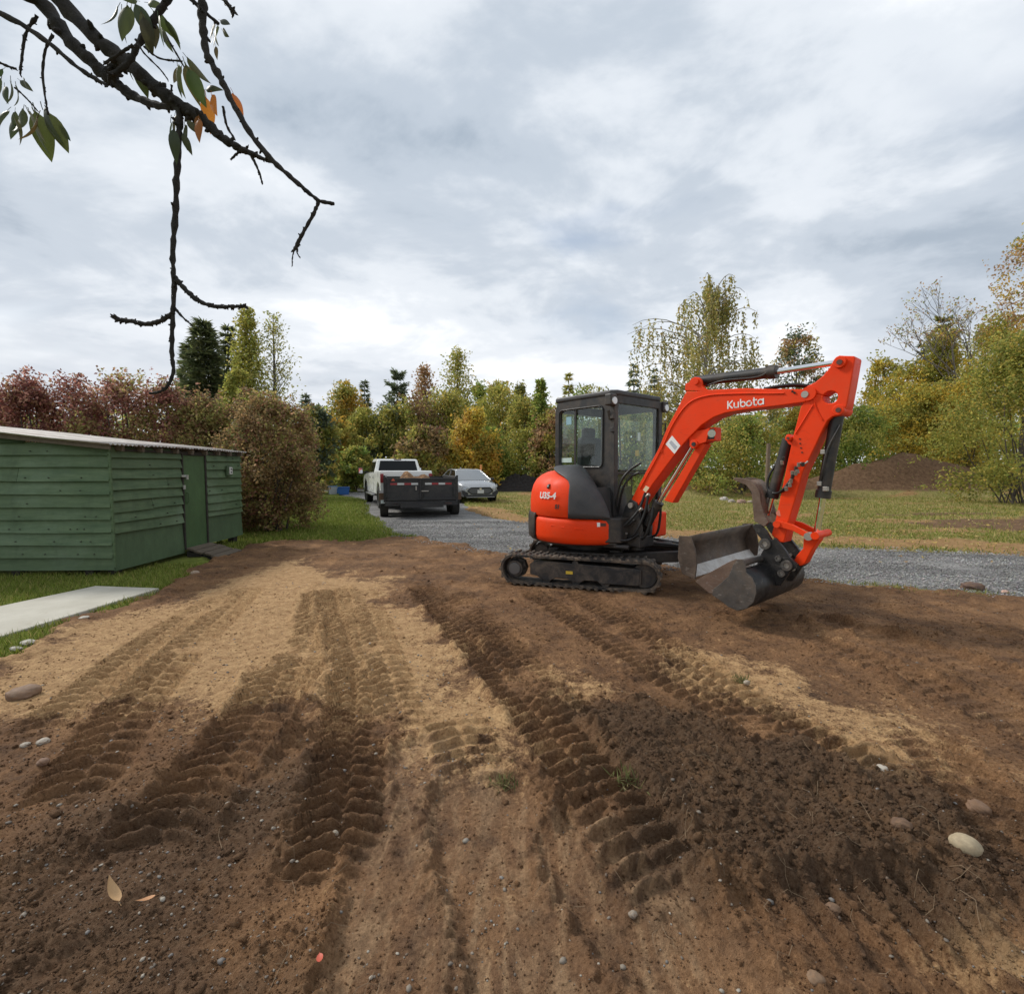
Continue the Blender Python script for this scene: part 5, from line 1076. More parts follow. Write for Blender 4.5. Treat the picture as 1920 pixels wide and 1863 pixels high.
# --- bucket linkage
for l in (-AW - 0.045, AW + 0.010):
    lk = [(755, 1225), (770, 1205), (800, 1208), (880, 1230), (955, 1270), (1005, 1295), (1012, 1325), (985, 1335), (955, 1312), (880, 1272), (800, 1250), (770, 1250)]
    lo_ = plate('side_link', [B3(x, y, -AW - 0.045) + UL * (l + AW + 0.045) for x, y in lk], 0, 0.035, KO, excavator, 0.006)
    MB().cyl(B3(773, 1228, -AW - 0.055) + UL * (l + AW + 0.045), B3(773, 1228, -AW - 0.055) + UL * (l + AW + 0.1), 0.034).build('pin', KO, lo_, smooth=35)
    MB().cyl(B3(985, 1310, -AW - 0.06) + UL * (l + AW + 0.045), B3(985, 1310, -AW - 0.06) + UL * (l + AW + 0.11), 0.038).build('pin', KP, lo_, smooth=35)
mb = MB(); mb.prism([B3(x, y, -0.07) for x, y in ((955, 1320), (1000, 1290), (1040, 1300), (1060, 1330), (1010, 1400), (965, 1490), (930, 1510), (890, 1470), (905, 1440), (950, 1390))], UL * 0.14)
mb.build('bucket_link', KO, excavator, bevel=0.010)
MB().cyl(B3(1030, 1305, -0.17), B3(1030, 1305, -0.17) + UL * 0.36, 0.036).build('link_pin', KO, excavator, smooth=35)
# ---------------------------------------------------------------- vehicles on the drive
VW = M('white_paint', (0.80, 0.80, 0.77), 0.28, var=0.04, scale=2, coat=0.5, dust=0.0)
VB = M('black_trim', (0.012, 0.012, 0.013), 0.45, var=0.2)
VT = M('tyre_rubber', (0.014, 0.014, 0.014), 0.85, var=0.3, scale=14, dust=0.5, dustcol=(0.10, 0.085, 0.065))
VR = M('rim_alloy', (0.28, 0.28, 0.29), 0.35, 0.8, var=0.1)
VG = NT('dark_window'); VG = VG.done(VG.bsdf((0.006, 0.007, 0.008), 0.08, 0.0, None, Specular_IOR_Level=0.22))
VK = M('trailer_black', (0.013, 0.0135, 0.0145), 0.45, var=0.3, scale=4, dust=0.35, dustcol=(0.10, 0.085, 0.065), dscale=2.5)
VRED = M('red_reflector', (0.30, 0.028, 0.032), 0.4, var=0.08, scale=30); VWH = M('white_reflector', (0.55, 0.55, 0.53), 0.4, var=0.05, scale=30)
def wheel(parent, c, axis, r, w, rim=VR, name='wheel'):
    c = np.array(c, float); axis = np.array(axis, float); axis /= np.linalg.norm(axis)
    o = MB().ring(c, axis, r, r * 0.62, w, 30).build(name, VT, parent, smooth=35, bevel=0.03, seg=3)
    MB().cyl(c - axis * w * 0.40, c + axis * w * 0.40, r * 0.63, n=24).build('rim', VB, o, smooth=35)
    for k in range(6):
        a = 2 * math.pi * k / 6; b = np.cross(axis, (0, 0, 1.0)); b /= np.linalg.norm(b); e = b * math.cos(a) + np.cross(axis, b) * math.sin(a)
        MB().bar(c + axis * w * 0.42, c + axis * w * 0.42 + e * r * 0.6, 0.06, 0.03, axis).build('spoke', rim, o)
    return o
# --- white crew-cab pickup
tk = thing('pickup_truck', 'white crew-cab pickup truck hitched ahead of the black dump trailer', 'truck', (-4.78, 20.2, 0.0), R(23))
body_o = [(-1.85, 0.62), (-1.85, 1.46), (-0.03, 1.46), (-0.02, 1.36), (2.62, 1.34), (3.55, 1.27), (3.92, 1.16), (4.0, 0.60), (3.50, 0.52)] + [(3.0 - 0.08 + 0.52 * math.cos(R(a)), 0.50 + 0.50 * math.sin(R(a))) for a in range(0, 181, 20)] + [(-0.62, 0.52)] + [(-1.2 + 0.52 * math.cos(R(a)), 0.50 + 0.50 * math.sin(R(a))) for a in range(0, 181, 20)] + [(-1.78, 0.55)]
tb = MB().prism([(-1.0, y, z) for y, z in body_o], (2.0, 0, 0)).build('body', VW, tk, bevel=0.07, seg=3)
gh = lambda s_: [(s_ * x, y, z) for x, y, z in ((0.98, -0.02, 1.36), (0.83, 0.10, 1.94), (0.81, 1.62, 1.97), (0.95, 2.62, 1.34))]
L_, R_ = gh(-1), gh(1)
MB().add(L_ + R_, [(0, 1, 2, 3), (7, 6, 5, 4), (0, 4, 5, 1), (1, 5, 6, 2), (2, 6, 7, 3), (3, 7, 4, 0)]).build('cab_shell', VW, tk, bevel=0.07, seg=3)
def quad_on(a, b, c_, d, off): return [np.array(p) + np.array(off) for p in (a, b, c_, d)]
MB().prism([(-0.81, -0.012, 1.44), (0.81, -0.012, 1.44), (0.72, 0.058, 1.87), (-0.72, 0.058, 1.87)], (0, -0.012, 0.0)).build('rear_window', VG, tk, bevel=0.02)
for sg_ in (-1, 1):
    for (y0, y1) in ((0.18, 0.88), (1.0, 1.86)):
        pts = []
        for y, z in ((y0, 1.40), (y1 + (0.35 if y1 > 1 else 0), 1.40), (y1 - (0.10 if y1 > 1 else 0), 1.83), (y0 + 0.06, 1.83)):
            f_ = (z - 1.36) / 0.58; pts.append((sg_ * (0.98 - 0.15 * f_ + 0.012), y, z))
        MB().prism(pts, (-sg_ * 0.02, 0, 0)).build('side_window', VG, tk)
    MB().prism([(sg_ * 1.004, y, z) for y, z in ((0.02, 0.62), (0.94, 0.60), (0.94, 1.32), (0.02, 1.34))], (sg_ * 0.008, 0, 0)).build('rear_door', VW, tk, bevel=0.004)
    MB().prism([(sg_ * 1.004, y, z) for y, z in ((0.97, 0.60), (2.25, 0.60), (2.35, 1.32), (0.97, 1.32))], (sg_ * 0.008, 0, 0)).build('front_door', VW, tk, bevel=0.004)
    for y in (0.12, 1.12): MB().box((sg_ * 1.022, y, 1.18), (0.025, 0.16, 0.035)).build('door_handle', VB, tk, bevel=0.006)
    MB().box((sg_ * 1.03, 0.95, 0.47), (0.16, 2.3, 0.06)).build('running_board', VR, tk, bevel=0.015)
    for y in (0.1, 1.8): MB().bar((sg_ * 0.8, y, 0.56), (sg_ * 1.0, y, 0.48), 0.06, 0.04).build('board_bracket', VB, tk)
    mr = MB().box((sg_ * 1.32, 2.06, 1.44), (0.20, 0.10, 0.30)).build('mirror', VB, tk, bevel=0.03, seg=3)
    MB().box((sg_ * 1.32, 2.003, 1.45), (0.16, 0.008, 0.24)).build('mirror_glass', M('mirror_silver', (0.55, 0.6, 0.65), 0.05, 1.0, var=0.0), mr)
    MB().bar((sg_ * 0.95, 2.08, 1.40), (sg_ * 1.24, 2.06, 1.38), 0.07, 0.05).build('mirror_arm', VB, mr)
    MB().box((sg_ * 0.93, -1.86, 1.18), (0.13, 0.03, 0.34)).build('tail_light', VRED, tk, bevel=0.008)
    MB().ring((sg_ * 0.985, 2.92, 0.50), (1, 0, 0), 0.575, 0.50, 0.06, 30).build('wheel_arch', VB, tk, smooth=35)
    for y in (2.92, -1.2): wheel(tk, (sg_ * 0.86, y, 0.42), (1, 0, 0), 0.42, 0.28)
MB().box((0, -1.98, 0.62), (1.9, 0.22, 0.16)).build('rear_bumper', VR, tk, bevel=0.03)
MB().box((0, 0.12, 1.915), (0.30, 0.05, 0.045)).build('brake_light', M('dark_red', (0.06, 0.01, 0.01), 0.3), tk, bevel=0.01)
MB().box((0, 0.9, 0.48), (1.7, 5.6, 0.18)).build('chassis', VB, tk)
MB().box((0, 3.98, 0.9), (1.6, 0.08, 0.5)).build('grille', VB, tk, bevel=0.02)
# --- black dump trailer
tr = thing('dump_trailer', 'black steel dump trailer with red and white reflective tape on its doors', 'trailer', (-2.83, 15.0, 0.0), R(14.5))
tr.scale = (1, 1, 0.92)
TW_, ZB, ZT = 1.10, 0.60, 1.36                           # half width, floor, top of sides
Lt = 3.5
for sg_ in (-1, 1):
    sd = MB().box((sg_ * (TW_ - 0.03), Lt / 2, (ZB + ZT) / 2), (0.05, Lt, ZT - ZB)).build('side_wall', VK, tr)
    for y in np.linspace(0.06, Lt - 0.06, 6): MB().box((sg_ * (TW_ + 0.022), y, (ZB + ZT) / 2 + 0.02), (0.06, 0.08, ZT - ZB + (0.14 if y < 0.1 else 0.02))).build('stake_post', VK, sd)
    MB().box((sg_ * TW_, Lt / 2, ZT + 0.02), (0.10, Lt, 0.06)).build('top_rail', VK, sd, bevel=0.01)
    # door leaf
    cx = sg_ * 0.525
    dr_ = MB().box((cx, -0.02, 0.985), (1.03, 0.03, 0.74)).build('door_leaf', VK, tr)
    for (c_, sz_) in (((cx, -0.045, 1.33), (1.04, 0.06, 0.065)), ((cx, -0.045, 0.645), (1.04, 0.06, 0.065)), ((cx - 0.49, -0.045, 0.985), (0.06, 0.06, 0.62)), ((cx + 0.49, -0.045, 0.985), (0.06, 0.06, 0.62))):
        MB().box(c_, sz_).build('door_frame', VK, dr_, bevel=0.006)
    cols = (VRED, VWH, VRED, VWH) if sg_ < 0 else (VWH, VRED, VWH, VRED)
    for k in range(4): MB().box((cx - 0.315 + k * 0.21, -0.040, 1.165), (0.205, 0.006, 0.065)).build('reflector_tape', cols[k], dr_)
    for z in (0.78, 1.24): MB().cyl((sg_ * 1.06, -0.07, z - 0.06), (sg_ * 1.06, -0.07, z + 0.06), 0.03, n=10).build('hinge', VK, dr_)
    MB().box((sg_ * 0.82, -0.10, 0.50), (0.24, 0.02, 0.075)).build('tail_light', M('dim_lamp', (0.12, 0.07, 0.065), 0.3), tr, bevel=0.01)
    wheel(tr, (sg_ * 1.14, 0.85, 0.38), (1, 0, 0), 0.38, 0.26, VB); wheel(tr, (sg_ * 1.14, 1.75, 0.38), (1, 0, 0), 0.38, 0.26, VB)
    fe = MB().prism([(sg_ * 1.03, y, z) for y, z in ((0.30, 0.62), (0.36, 0.84), (2.24, 0.84), (2.32, 0.62), (2.28, 0.62), (2.20, 0.80), (0.40, 0.80), (0.34, 0.62))], (sg_ * 0.26, 0, 0)).build('fender', VK, tr)
    MB().box((sg_ * 1.17, 0.28, 0.72), (0.24, 0.02, 0.26)).build('mud_flap', M('rusty_plate', (0.13, 0.075, 0.045), 0.8, var=0.3, scale=12), fe)
MB().box((-1.17, 0.26, 0.555), (0.14, 0.012, 0.12)).build('marker_plate', M('pale_plate', (0.62, 0.68, 0.68), 0.5), tr)
MB().box((0, -0.06, 0.50), (2.24, 0.10, 0.14)).build('rear_beam', VK, tr, bevel=0.01)
for x in (-0.12, 0.0, 0.12): MB().cyl((x, -0.11, 0.50), (x, -0.125, 0.50), 0.026, n=12).build('marker_lamp', M('dim_lamp', (0.12, 0.07, 0.065), 0.3), tr)
MB().box((0, 1.5, 0.46), (1.3, 3.6, 0.16)).build('frame', VK, tr)
MB().box((0, 0.0, 0.985), (0.05, 0.08, 0.70)).build('centre_post', VK, tr)
MB().tube([(0.06, -0.09, 0.70), (0.06, -0.09, 1.28)], 0.018, 8).build('locking_bar', VK, tr)
MB().box((0.10, -0.095, 0.92), (0.22, 0.03, 0.035)).build('door_latch', KP, tr, bevel=0.006); MB().box((-0.17, -0.08, 1.02), (0.04, 0.03, 0.14)).build('door_latch', KP, tr, bevel=0.006)
MB().prism([(-0.92, -0.08, 1.27), (-0.80, -0.08, 1.27), (-0.86, -0.08, 1.36)], (0, -0.006, 0)).build('warning_triangle', M('orange_red', (0.55, 0.10, 0.05), 0.5), tr)
MB().box((0, Lt / 2, ZB), (2.1, Lt, 0.06)).build('floor_plate', VK, tr)
MB().box((0, Lt, (ZB + ZT) / 2), (2.1, 0.06, ZT - ZB)).build('front_wall', VK, tr)
MB().prism([(-0.5, Lt, 0.46), (0.5, Lt, 0.46), (0.05, Lt + 1.25, 0.50), (-0.05, Lt + 1.25, 0.50)], (0, 0, 0.12)).build('tongue', VK, tr)
# --- the load of soil
xs = np.linspace(-1.0, 1.0, 70); ys = np.linspace(0.1, 3.35, 70); X, Y = np.meshgrid(xs, ys)
Z = 1.10 + 0.47 * np.exp(-(((X + 0.40) / 0.26) ** 2 + ((Y - 1.6) / 0.8) ** 2)) + 0.36 * np.exp(-(((X - 0.16) / 0.30) ** 2 + ((Y - 1.2) / 0.7) ** 2)) + 0.02 * fbm(X * 9, Y * 9, 3, 3) - 0.5 * sstep(0.85, 1.0, np.abs(X))
idx = np.arange(X.size).reshape(X.shape); Fq = np.stack([idx[:-1, :-1], idx[:-1, 1:], idx[1:, 1:], idx[1:, :-1]], -1).reshape(-1, 4)
so = np_mesh('soil_load', np.stack([X, Y, Z], -1).reshape(-1, 3), Fq, MAT_DIRT if 'MAT_DIRT' in globals() else KRU, smooth=True, attrs={'Soil': np.tile([[0.25, 0.0, 0.0]], (X.size, 1))})
so.scale = tr.scale; so.location = tr.location; so.rotation_euler = tr.rotation_euler; tag(so, 'heap of brown soil loaded in the black dump trailer', 'soil heap')
# --- silver grey car facing the camera
car = thing('parked_car', 'silver grey crossover car parked nose out on the grass beside the trailer', 'car', (-1.40, 21.2, 0.0), R(180 + 21))
VS = M('silver_paint', (0.34, 0.35, 0.36), 0.25, 0.5, var=0.04, scale=2, coat=0.7)
VC = M('car_cladding', (0.022, 0.022, 0.023), 0.6, var=0.15)
# local: y forward (front bumper at 0, car behind at negative y)
secs = [(-4.62, 0.72, 0.42, 0.98, 0.90), (-4.45, 0.86, 0.34, 1.06, 0.95), (-3.6, 0.92, 0.30, 1.05, 0.98), (-2.4, 0.92, 0.30, 1.02, 0.98), (-1.45, 0.92, 0.30, 1.02, 0.97), (-0.75, 0.91, 0.30, 0.99, 0.90), (-0.30, 0.88, 0.30, 0.92, 0.80), (-0.08, 0.80, 0.30, 0.80, 0.70), (0.0, 0.70, 0.34, 0.70, 0.66)]
rows = []
for y, w, zb, zt, zs in secs:
    half = [(w * 0.86, zb), (w * 0.97, zb + 0.12), (w, (zb + zs) / 2), (w * 0.985, zs - 0.05), (w * 0.90, zs + (zt - zs) * 0.6), (w * 0.55, zt - 0.005), (0.0, zt + 0.012)]
    ring = [(x, y, z) for x, z in half] + [(-x, y, z) for x, z in half[-2::-1]]; rows.append(ring)
mb = MB(); mb.grid(rows); mb.add(rows[0], [tuple(range(13))]); mb.add(rows[-1], [tuple(range(13))])
cb = mb.build('body', VS, car, smooth=50)
def ghs(z_): pass
g_ = [(-1.05, 0.80, 1.00), (-1.95, 0.62, 1.46), (-2.6, 0.60, 1.53), (-3.5, 0.58, 1.50), (-4.35, 0.74, 1.05)]
rows = [[(-w, y, 0.99), (-w - 0.0, y, max(0.995, z - 0.10) if 0 < i < 4 else z), (-w * 0.86, y, z), (0, y, z + 0.02), (w * 0.86, y, z), (w, y, max(0.995, z - 0.10) if 0 < i < 4 else z), (w, y, 0.99)] for i, (y, w, z) in enumerate(g_)]
LB, RB = [], []
roof_rows = []
for y, w, z in ((-1.90, 0.60, 1.45), (-2.2, 0.605, 1.505), (-2.7, 0.605, 1.53), (-3.3, 0.59, 1.51), (-3.6, 0.57, 1.47)):
    roof_rows.append([(-w, y, z - 0.03), (-w * 0.8, y, z), (0, y, z + 0.025), (w * 0.8, y, z), (w, y, z - 0.03)])
MB().grid(roof_rows).build('roof', VS, car, smooth=60, solid=0.03)
MB().grid([[(-0.80, -1.02, 1.0), (0, -0.95, 1.02), (0.80, -1.02, 1.0)], [(-0.70, -1.48, 1.235), (0, -1.42, 1.26), (0.70, -1.48, 1.235)], [(-0.60, -1.92, 1.44), (0, -1.88, 1.47), (0.60, -1.92, 1.44)]]).build('windscreen', M('car_screen', (0.10, 0.115, 0.125), 0.05, 0.0, var=0.0, coat=1.0), car, smooth=60)
MB().grid([[(-0.78, -4.38, 1.02), (0.78, -4.38, 1.02)], [(-0.57, -3.6, 1.46), (0.57, -3.6, 1.46)]]).build('rear_window', VG, car)
for sg_ in (-1, 1):
    MB().prism([(sg_ * 0.845, -1.25, 1.0), (sg_ * 0.625, -2.05, 1.42), (sg_ * 0.615, -3.4, 1.43), (sg_ * 0.80, -4.1, 1.02)], (-sg_ * 0.03, 0, 0)).build('side_glass', VG, car)
    MB().tube([(sg_ * 0.83, -1.0, 1.0), (sg_ * 0.62, -1.92, 1.44), (sg_ * 0.605, -2.7, 1.505), (sg_ * 0.59, -3.5, 1.46), (sg_ * 0.80, -4.3, 1.04)], 0.032, 8).build('roof_pillar', VS, car, smooth=60)
    MB().bar((sg_ * 0.81, -2.65, 1.0), (sg_ * 0.62, -2.72, 1.44), 0.06, 0.05).build('door_pillar', VB, car)
    MB().prism([(sg_ * x, y, z) for x, y, z in ((0.46, -0.03, 0.72), (0.80, -0.11, 0.80), (0.875, -0.34, 0.86), (0.85, -0.16, 0.74), (0.50, 0.01, 0.655))], (0, 0.03, 0.0)).build('headlight', M('headlamp', (0.72, 0.74, 0.76), 0.12, 0.3, var=0.2, scale=20), car, bevel=0.006)
    wheel(car, (sg_ * 0.82, -0.92, 0.34), (1, 0, 0), 0.34, 0.22); wheel(car, (sg_ * 0.82, -3.72, 0.34), (1, 0, 0), 0.34, 0.22)
    for y in (-0.92, -3.72): MB().ring((sg_ * 0.905, y, 0.36), (1, 0, 0), 0.43, 0.35, 0.04, 30).build('wheel_arch', VC, car, smooth=35)
    MB().box((sg_ * 0.885, -2.3, 0.37), (0.07, 2.2, 0.14)).build('sill', VC, car, bevel=0.02)
    mr = MB().box((sg_ * 1.0, -1.35, 1.05), (0.19, 0.11, 0.13)).build('mirror', VB, car, bevel=0.03, seg=3)
    MB().prism([(sg_ * x, 0.03, z) for x, z in ((0.55, 0.48), (0.84, 0.60), (0.80, 0.40), (0.58, 0.36))], (0, -0.10, 0)).build('bumper_vent', VC, car, bevel=0.01)
MB().prism([(x, 0.025, z) for x, z in ((-0.56, 0.56), (-0.44, 0.69), (0.44, 0.69), (0.56, 0.56), (0.40, 0.45), (-0.40, 0.45))], (0, -0.06, 0)).build('grille', M('grille_grey', (0.09, 0.093, 0.097), 0.4, 0.3, var=0.2), car, bevel=0.01)
mb = MB(); hx = [(-0.58, 0.03, 0.56), (-0.45, 0.04, 0.705), (0.45, 0.04, 0.705), (0.58, 0.03, 0.56), (0.41, 0.03, 0.435), (-0.41, 0.03, 0.435)]; mb.tube(hx + [hx[0]], 0.022, 6, False); mb.build('grille_surround', VB, car)
MB().box((0, 0.02, 0.345), (1.5, 0.10, 0.10)).build('lower_bumper', VC, car, bevel=0.02)
MB().box((0, 0.055, 0.285), (1.3, 0.04, 0.035)).build('skid_trim', VR, car, bevel=0.01)
MB().box((0, 0.045, 0.53), (0.30, 0.012, 0.15)).build('number_plate', VWH, car)
MB().cyl((0, 0.045, 0.655), (0, 0.03, 0.655), 0.05, n=16).build('emblem', KC, car)
MB().prism([(x * 0.05, -3.3, 1.53 + z) for x, z in ((-1, 0), (1, 0), (0.4, 0.07), (-0.4, 0.07))], (0, -0.12, 0)).build('roof_antenna', VS, car)
# ---------------------------------------------------------------- things left about
pt = AT(902, 900, 25.5); mk = thing('marker_post', 'orange marker post standing behind the grey car', 'post', (pt[0], pt[1], 0.0))
MB().tube([(0, 0, 0), (0, 0, 1.75)], [0.09, 0.05], 12).build('post', M('faded_orange', (0.75, 0.30, 0.10), 0.6), mk, smooth=35); MB().box((0, 0, 0.02), (0.34, 0.34, 0.05)).build('foot', VB, mk)
def bin_(name, label, px, py, Y, w, h, col, colname, lid=None):
    g = AT(px, py, Y); t = thing(name, label, 'bin', (g[0], g[1], 0.0), R(20))
    MB().add([(-w * .44, -w * .3, 0), (w * .44, -w * .3, 0), (w * .44, w * .3, 0), (-w * .44, w * .3, 0), (-w * .5, -w * .36, h), (w * .5, -w * .36, h), (w * .5, w * .36, h), (-w * .5, w * .36, h)], [(3, 2, 1, 0), (4, 5, 6, 7), (0, 1, 5, 4), (1, 2, 6, 5), (2, 3, 7, 6), (3, 0, 4, 7)]).build('tub', M(colname, col, 0.5), t, bevel=0.02)
    MB().box((0, 0, h + 0.02), (w * 1.06, w * 0.78, 0.04)).build('rim', M(lid[0], lid[1], 0.5) if lid else M(colname, col, 0.5), t, bevel=0.01)
    for sg_ in (-1, 1): MB().box((sg_ * w * 0.53, 0, h * 0.8), (0.03, w * 0.3, 0.06)).build('grip', M(colname, col, 0.5), t)
bin_('storage_bin', 'dark blue plastic storage bin on the grass beyond the bush', 645, 925, 28.5, 0.62, 0.42, (0.02, 0.10, 0.32), 'blue_plastic')
bin_('storage_bin', 'grey white plastic storage bin beside the dark blue bin', 624, 925, 28.8, 0.50, 0.46, (0.42, 0.44, 0.47), 'grey_plastic', ('blue_lid', (0.10, 0.22, 0.42)))
bin_('storage_bin', 'small blue plastic bin between the other bins', 634, 925, 29.4, 0.4, 0.36, (0.06, 0.20, 0.50), 'mid_blue_plastic')
pt = AT(647, 907, 33.0); bt = thing('garden_bench', 'small pale bench far off under the trees beyond the bins', 'bench', (pt[0], pt[1], 0.0), R(10))
MB().box((0, 0, 0.50), (0.95, 0.40, 0.05)).build('seat', VWH, bt)
for x in (-0.4, 0.4): MB().box((x, 0, 0.25), (0.06, 0.34, 0.5)).build('leg', VWH, bt)
# ---------------------------------------------------------------- vegetation
s = NT('leaf_mass'); a = s.attr('Col'); b = s.bsdf(a.outputs['Color'], 0.55, 0, Specular_IOR_Level=0.25)
tr_ = s.n('ShaderNodeBsdfTranslucent'); s.l(a.outputs['Color'], tr_.inputs[0]); mx = s.n('ShaderNodeMixShader'); mx.inputs[0].default_value = 0.55
s.l(b.outputs[0], mx.inputs[1]); s.l(tr_.outputs[0], mx.inputs[2]); s.l(mx.outputs[0], s.out.inputs[0]); MAT_LEAF = s.m
MAT_BARK = M('bark', (0.075, 0.062, 0.050), 0.9, var=0.4, scale=9, bump=0.5, bscale=30)
MAT_BIRCH = M('birch_bark', (0.30, 0.28, 0.25), 0.85, var=0.6, scale=6, bump=0.3)
def leaf_quads(P, L, W, col, rng, up=0.35, droop=0.25, Dir=None):
    """kite leaves at P; Dir biases the pointing direction"""
    n = len(P); D = rng.normal(size=(n, 3)); D[:, 2] -= droop
    if Dir is not None: D = D * 0.55 + Dir
    D /= np.linalg.norm(D, axis=1)[:, None] + 1e-9
    N = rng.normal(size=(n, 3)); N[:, 2] += up * 2; S = np.cross(D, N); S /= np.linalg.norm(S, axis=1)[:, None] + 1e-9; N = np.cross(S, D)
    L = np.broadcast_to(L, (n,))[:, None]; W = np.broadcast_to(W, (n,))[:, None]
    a = P; m = P + D * L * 0.45 + N * W * 0.12; t = P + D * L - N * W * 0.10
    V = np.stack([a, m + S * W / 2, t, m - S * W / 2], 1).reshape(-1, 3)
    return V, np.arange(4 * n).reshape(-1, 4), np.repeat(col, 4, 0)
def pal_cols(pal, n, rng, mixv=None, jit=0.22):
    pal = np.array(pal, float) * np.array([2.85, 2.55, 2.5]); k = rng.integers(0, len(pal), n) if mixv is None else np.clip((mixv * len(pal)).astype(int), 0, len(pal) - 1)
    return np.clip(pal[k] * rng.uniform(1 - jit, 1 + jit, (n, 1)) * rng.uniform(0.93, 1.07, (n, 3)), 0.003, 0.75)
# leaf colours (reflectance)
OLIVE = [(0.115, 0.125, 0.030), (0.155, 0.155, 0.040), (0.085, 0.105, 0.026), (0.20, 0.175, 0.045)]
GREEN = [(0.060, 0.098, 0.022), (0.090, 0.130, 0.030), (0.125, 0.155, 0.036), (0.070, 0.095, 0.026)]
YELL = [(0.235, 0.185, 0.030), (0.185, 0.160, 0.030), (0.140, 0.140, 0.030), (0.28, 0.215, 0.040)]
YGRN = [(0.140, 0.152, 0.034), (0.115, 0.132, 0.032), (0.165, 0.165, 0.040), (0.090, 0.110, 0.028)]
GOLD = [(0.255, 0.170, 0.032), (0.21, 0.145, 0.030), (0.180, 0.150, 0.034), (0.150, 0.135, 0.036)]
RUST = [(0.155, 0.098, 0.055), (0.125, 0.088, 0.046), (0.185, 0.130, 0.072), (0.125, 0.112, 0.048)]
PURP = [(0.083, 0.037, 0.033), (0.126, 0.057, 0.046), (0.065, 0.031, 0.026), (0.195, 0.117, 0.088), (0.123, 0.088, 0.045), (0.103, 0.047, 0.039)]
MIXED = [(0.102, 0.058, 0.037), (0.125, 0.122, 0.042), (0.167, 0.151, 0.058), (0.093, 0.104, 0.034), (0.167, 0.113, 0.070)]
BROWNG = [(0.072, 0.053, 0.027), (0.098, 0.074, 0.035), (0.139, 0.106, 0.050), (0.064, 0.062, 0.026), (0.085, 0.047, 0.032)]
SPRUCE = [(0.028, 0.040, 0.018), (0.039, 0.052, 0.023), (0.054, 0.065, 0.027), (0.032, 0.043, 0.024)]
BLUEG = [(0.050, 0.070, 0.044), (0.066, 0.086, 0.050), (0.042, 0.058, 0.038)]
BIRCHC = [(0.125, 0.130, 0.040), (0.165, 0.155, 0.050), (0.095, 0.108, 0.036), (0.185, 0.155, 0.055)]

def trunk_limbs(mb, rr, H, r0, ends, z_from=0.15, sway=0.03, n=8):
    pts = [(0, 0, -0.1)]
    for k in range(1, 9): q = k / 8; pts.append((rr.uniform(-1, 1) * sway * H * q * 0.5, rr.uniform(-1, 1) * sway * H * q * 0.5, H * q))
    mb.tube(pts, [r0 * (1 - 0.9 * k / 8) + 0.008 for k in range(9)], n)
    for e in ends:
        e = np.array(e); zs_ = max(z_from * H, min(e[2] * rr.uniform(0.45, 0.8), H * 0.92)); q = zs_ / H; k = min(int(q * 8), 7)
        st = np.array(pts[k]) * (1 - (q * 8 - k)) + np.array(pts[k + 1]) * (q * 8 - k)
        mid = (st + e) / 2 + np.array([rr.uniform(-.1, .1), rr.uniform(-.1, .1), 0.12]) * np.linalg.norm(e - st) * 0.5
        r_ = r0 * (1 - q) * 0.5 + 0.012
        mb.tube([st, mid, e], [r_, r_ * 0.6, r_ * 0.2], 5)
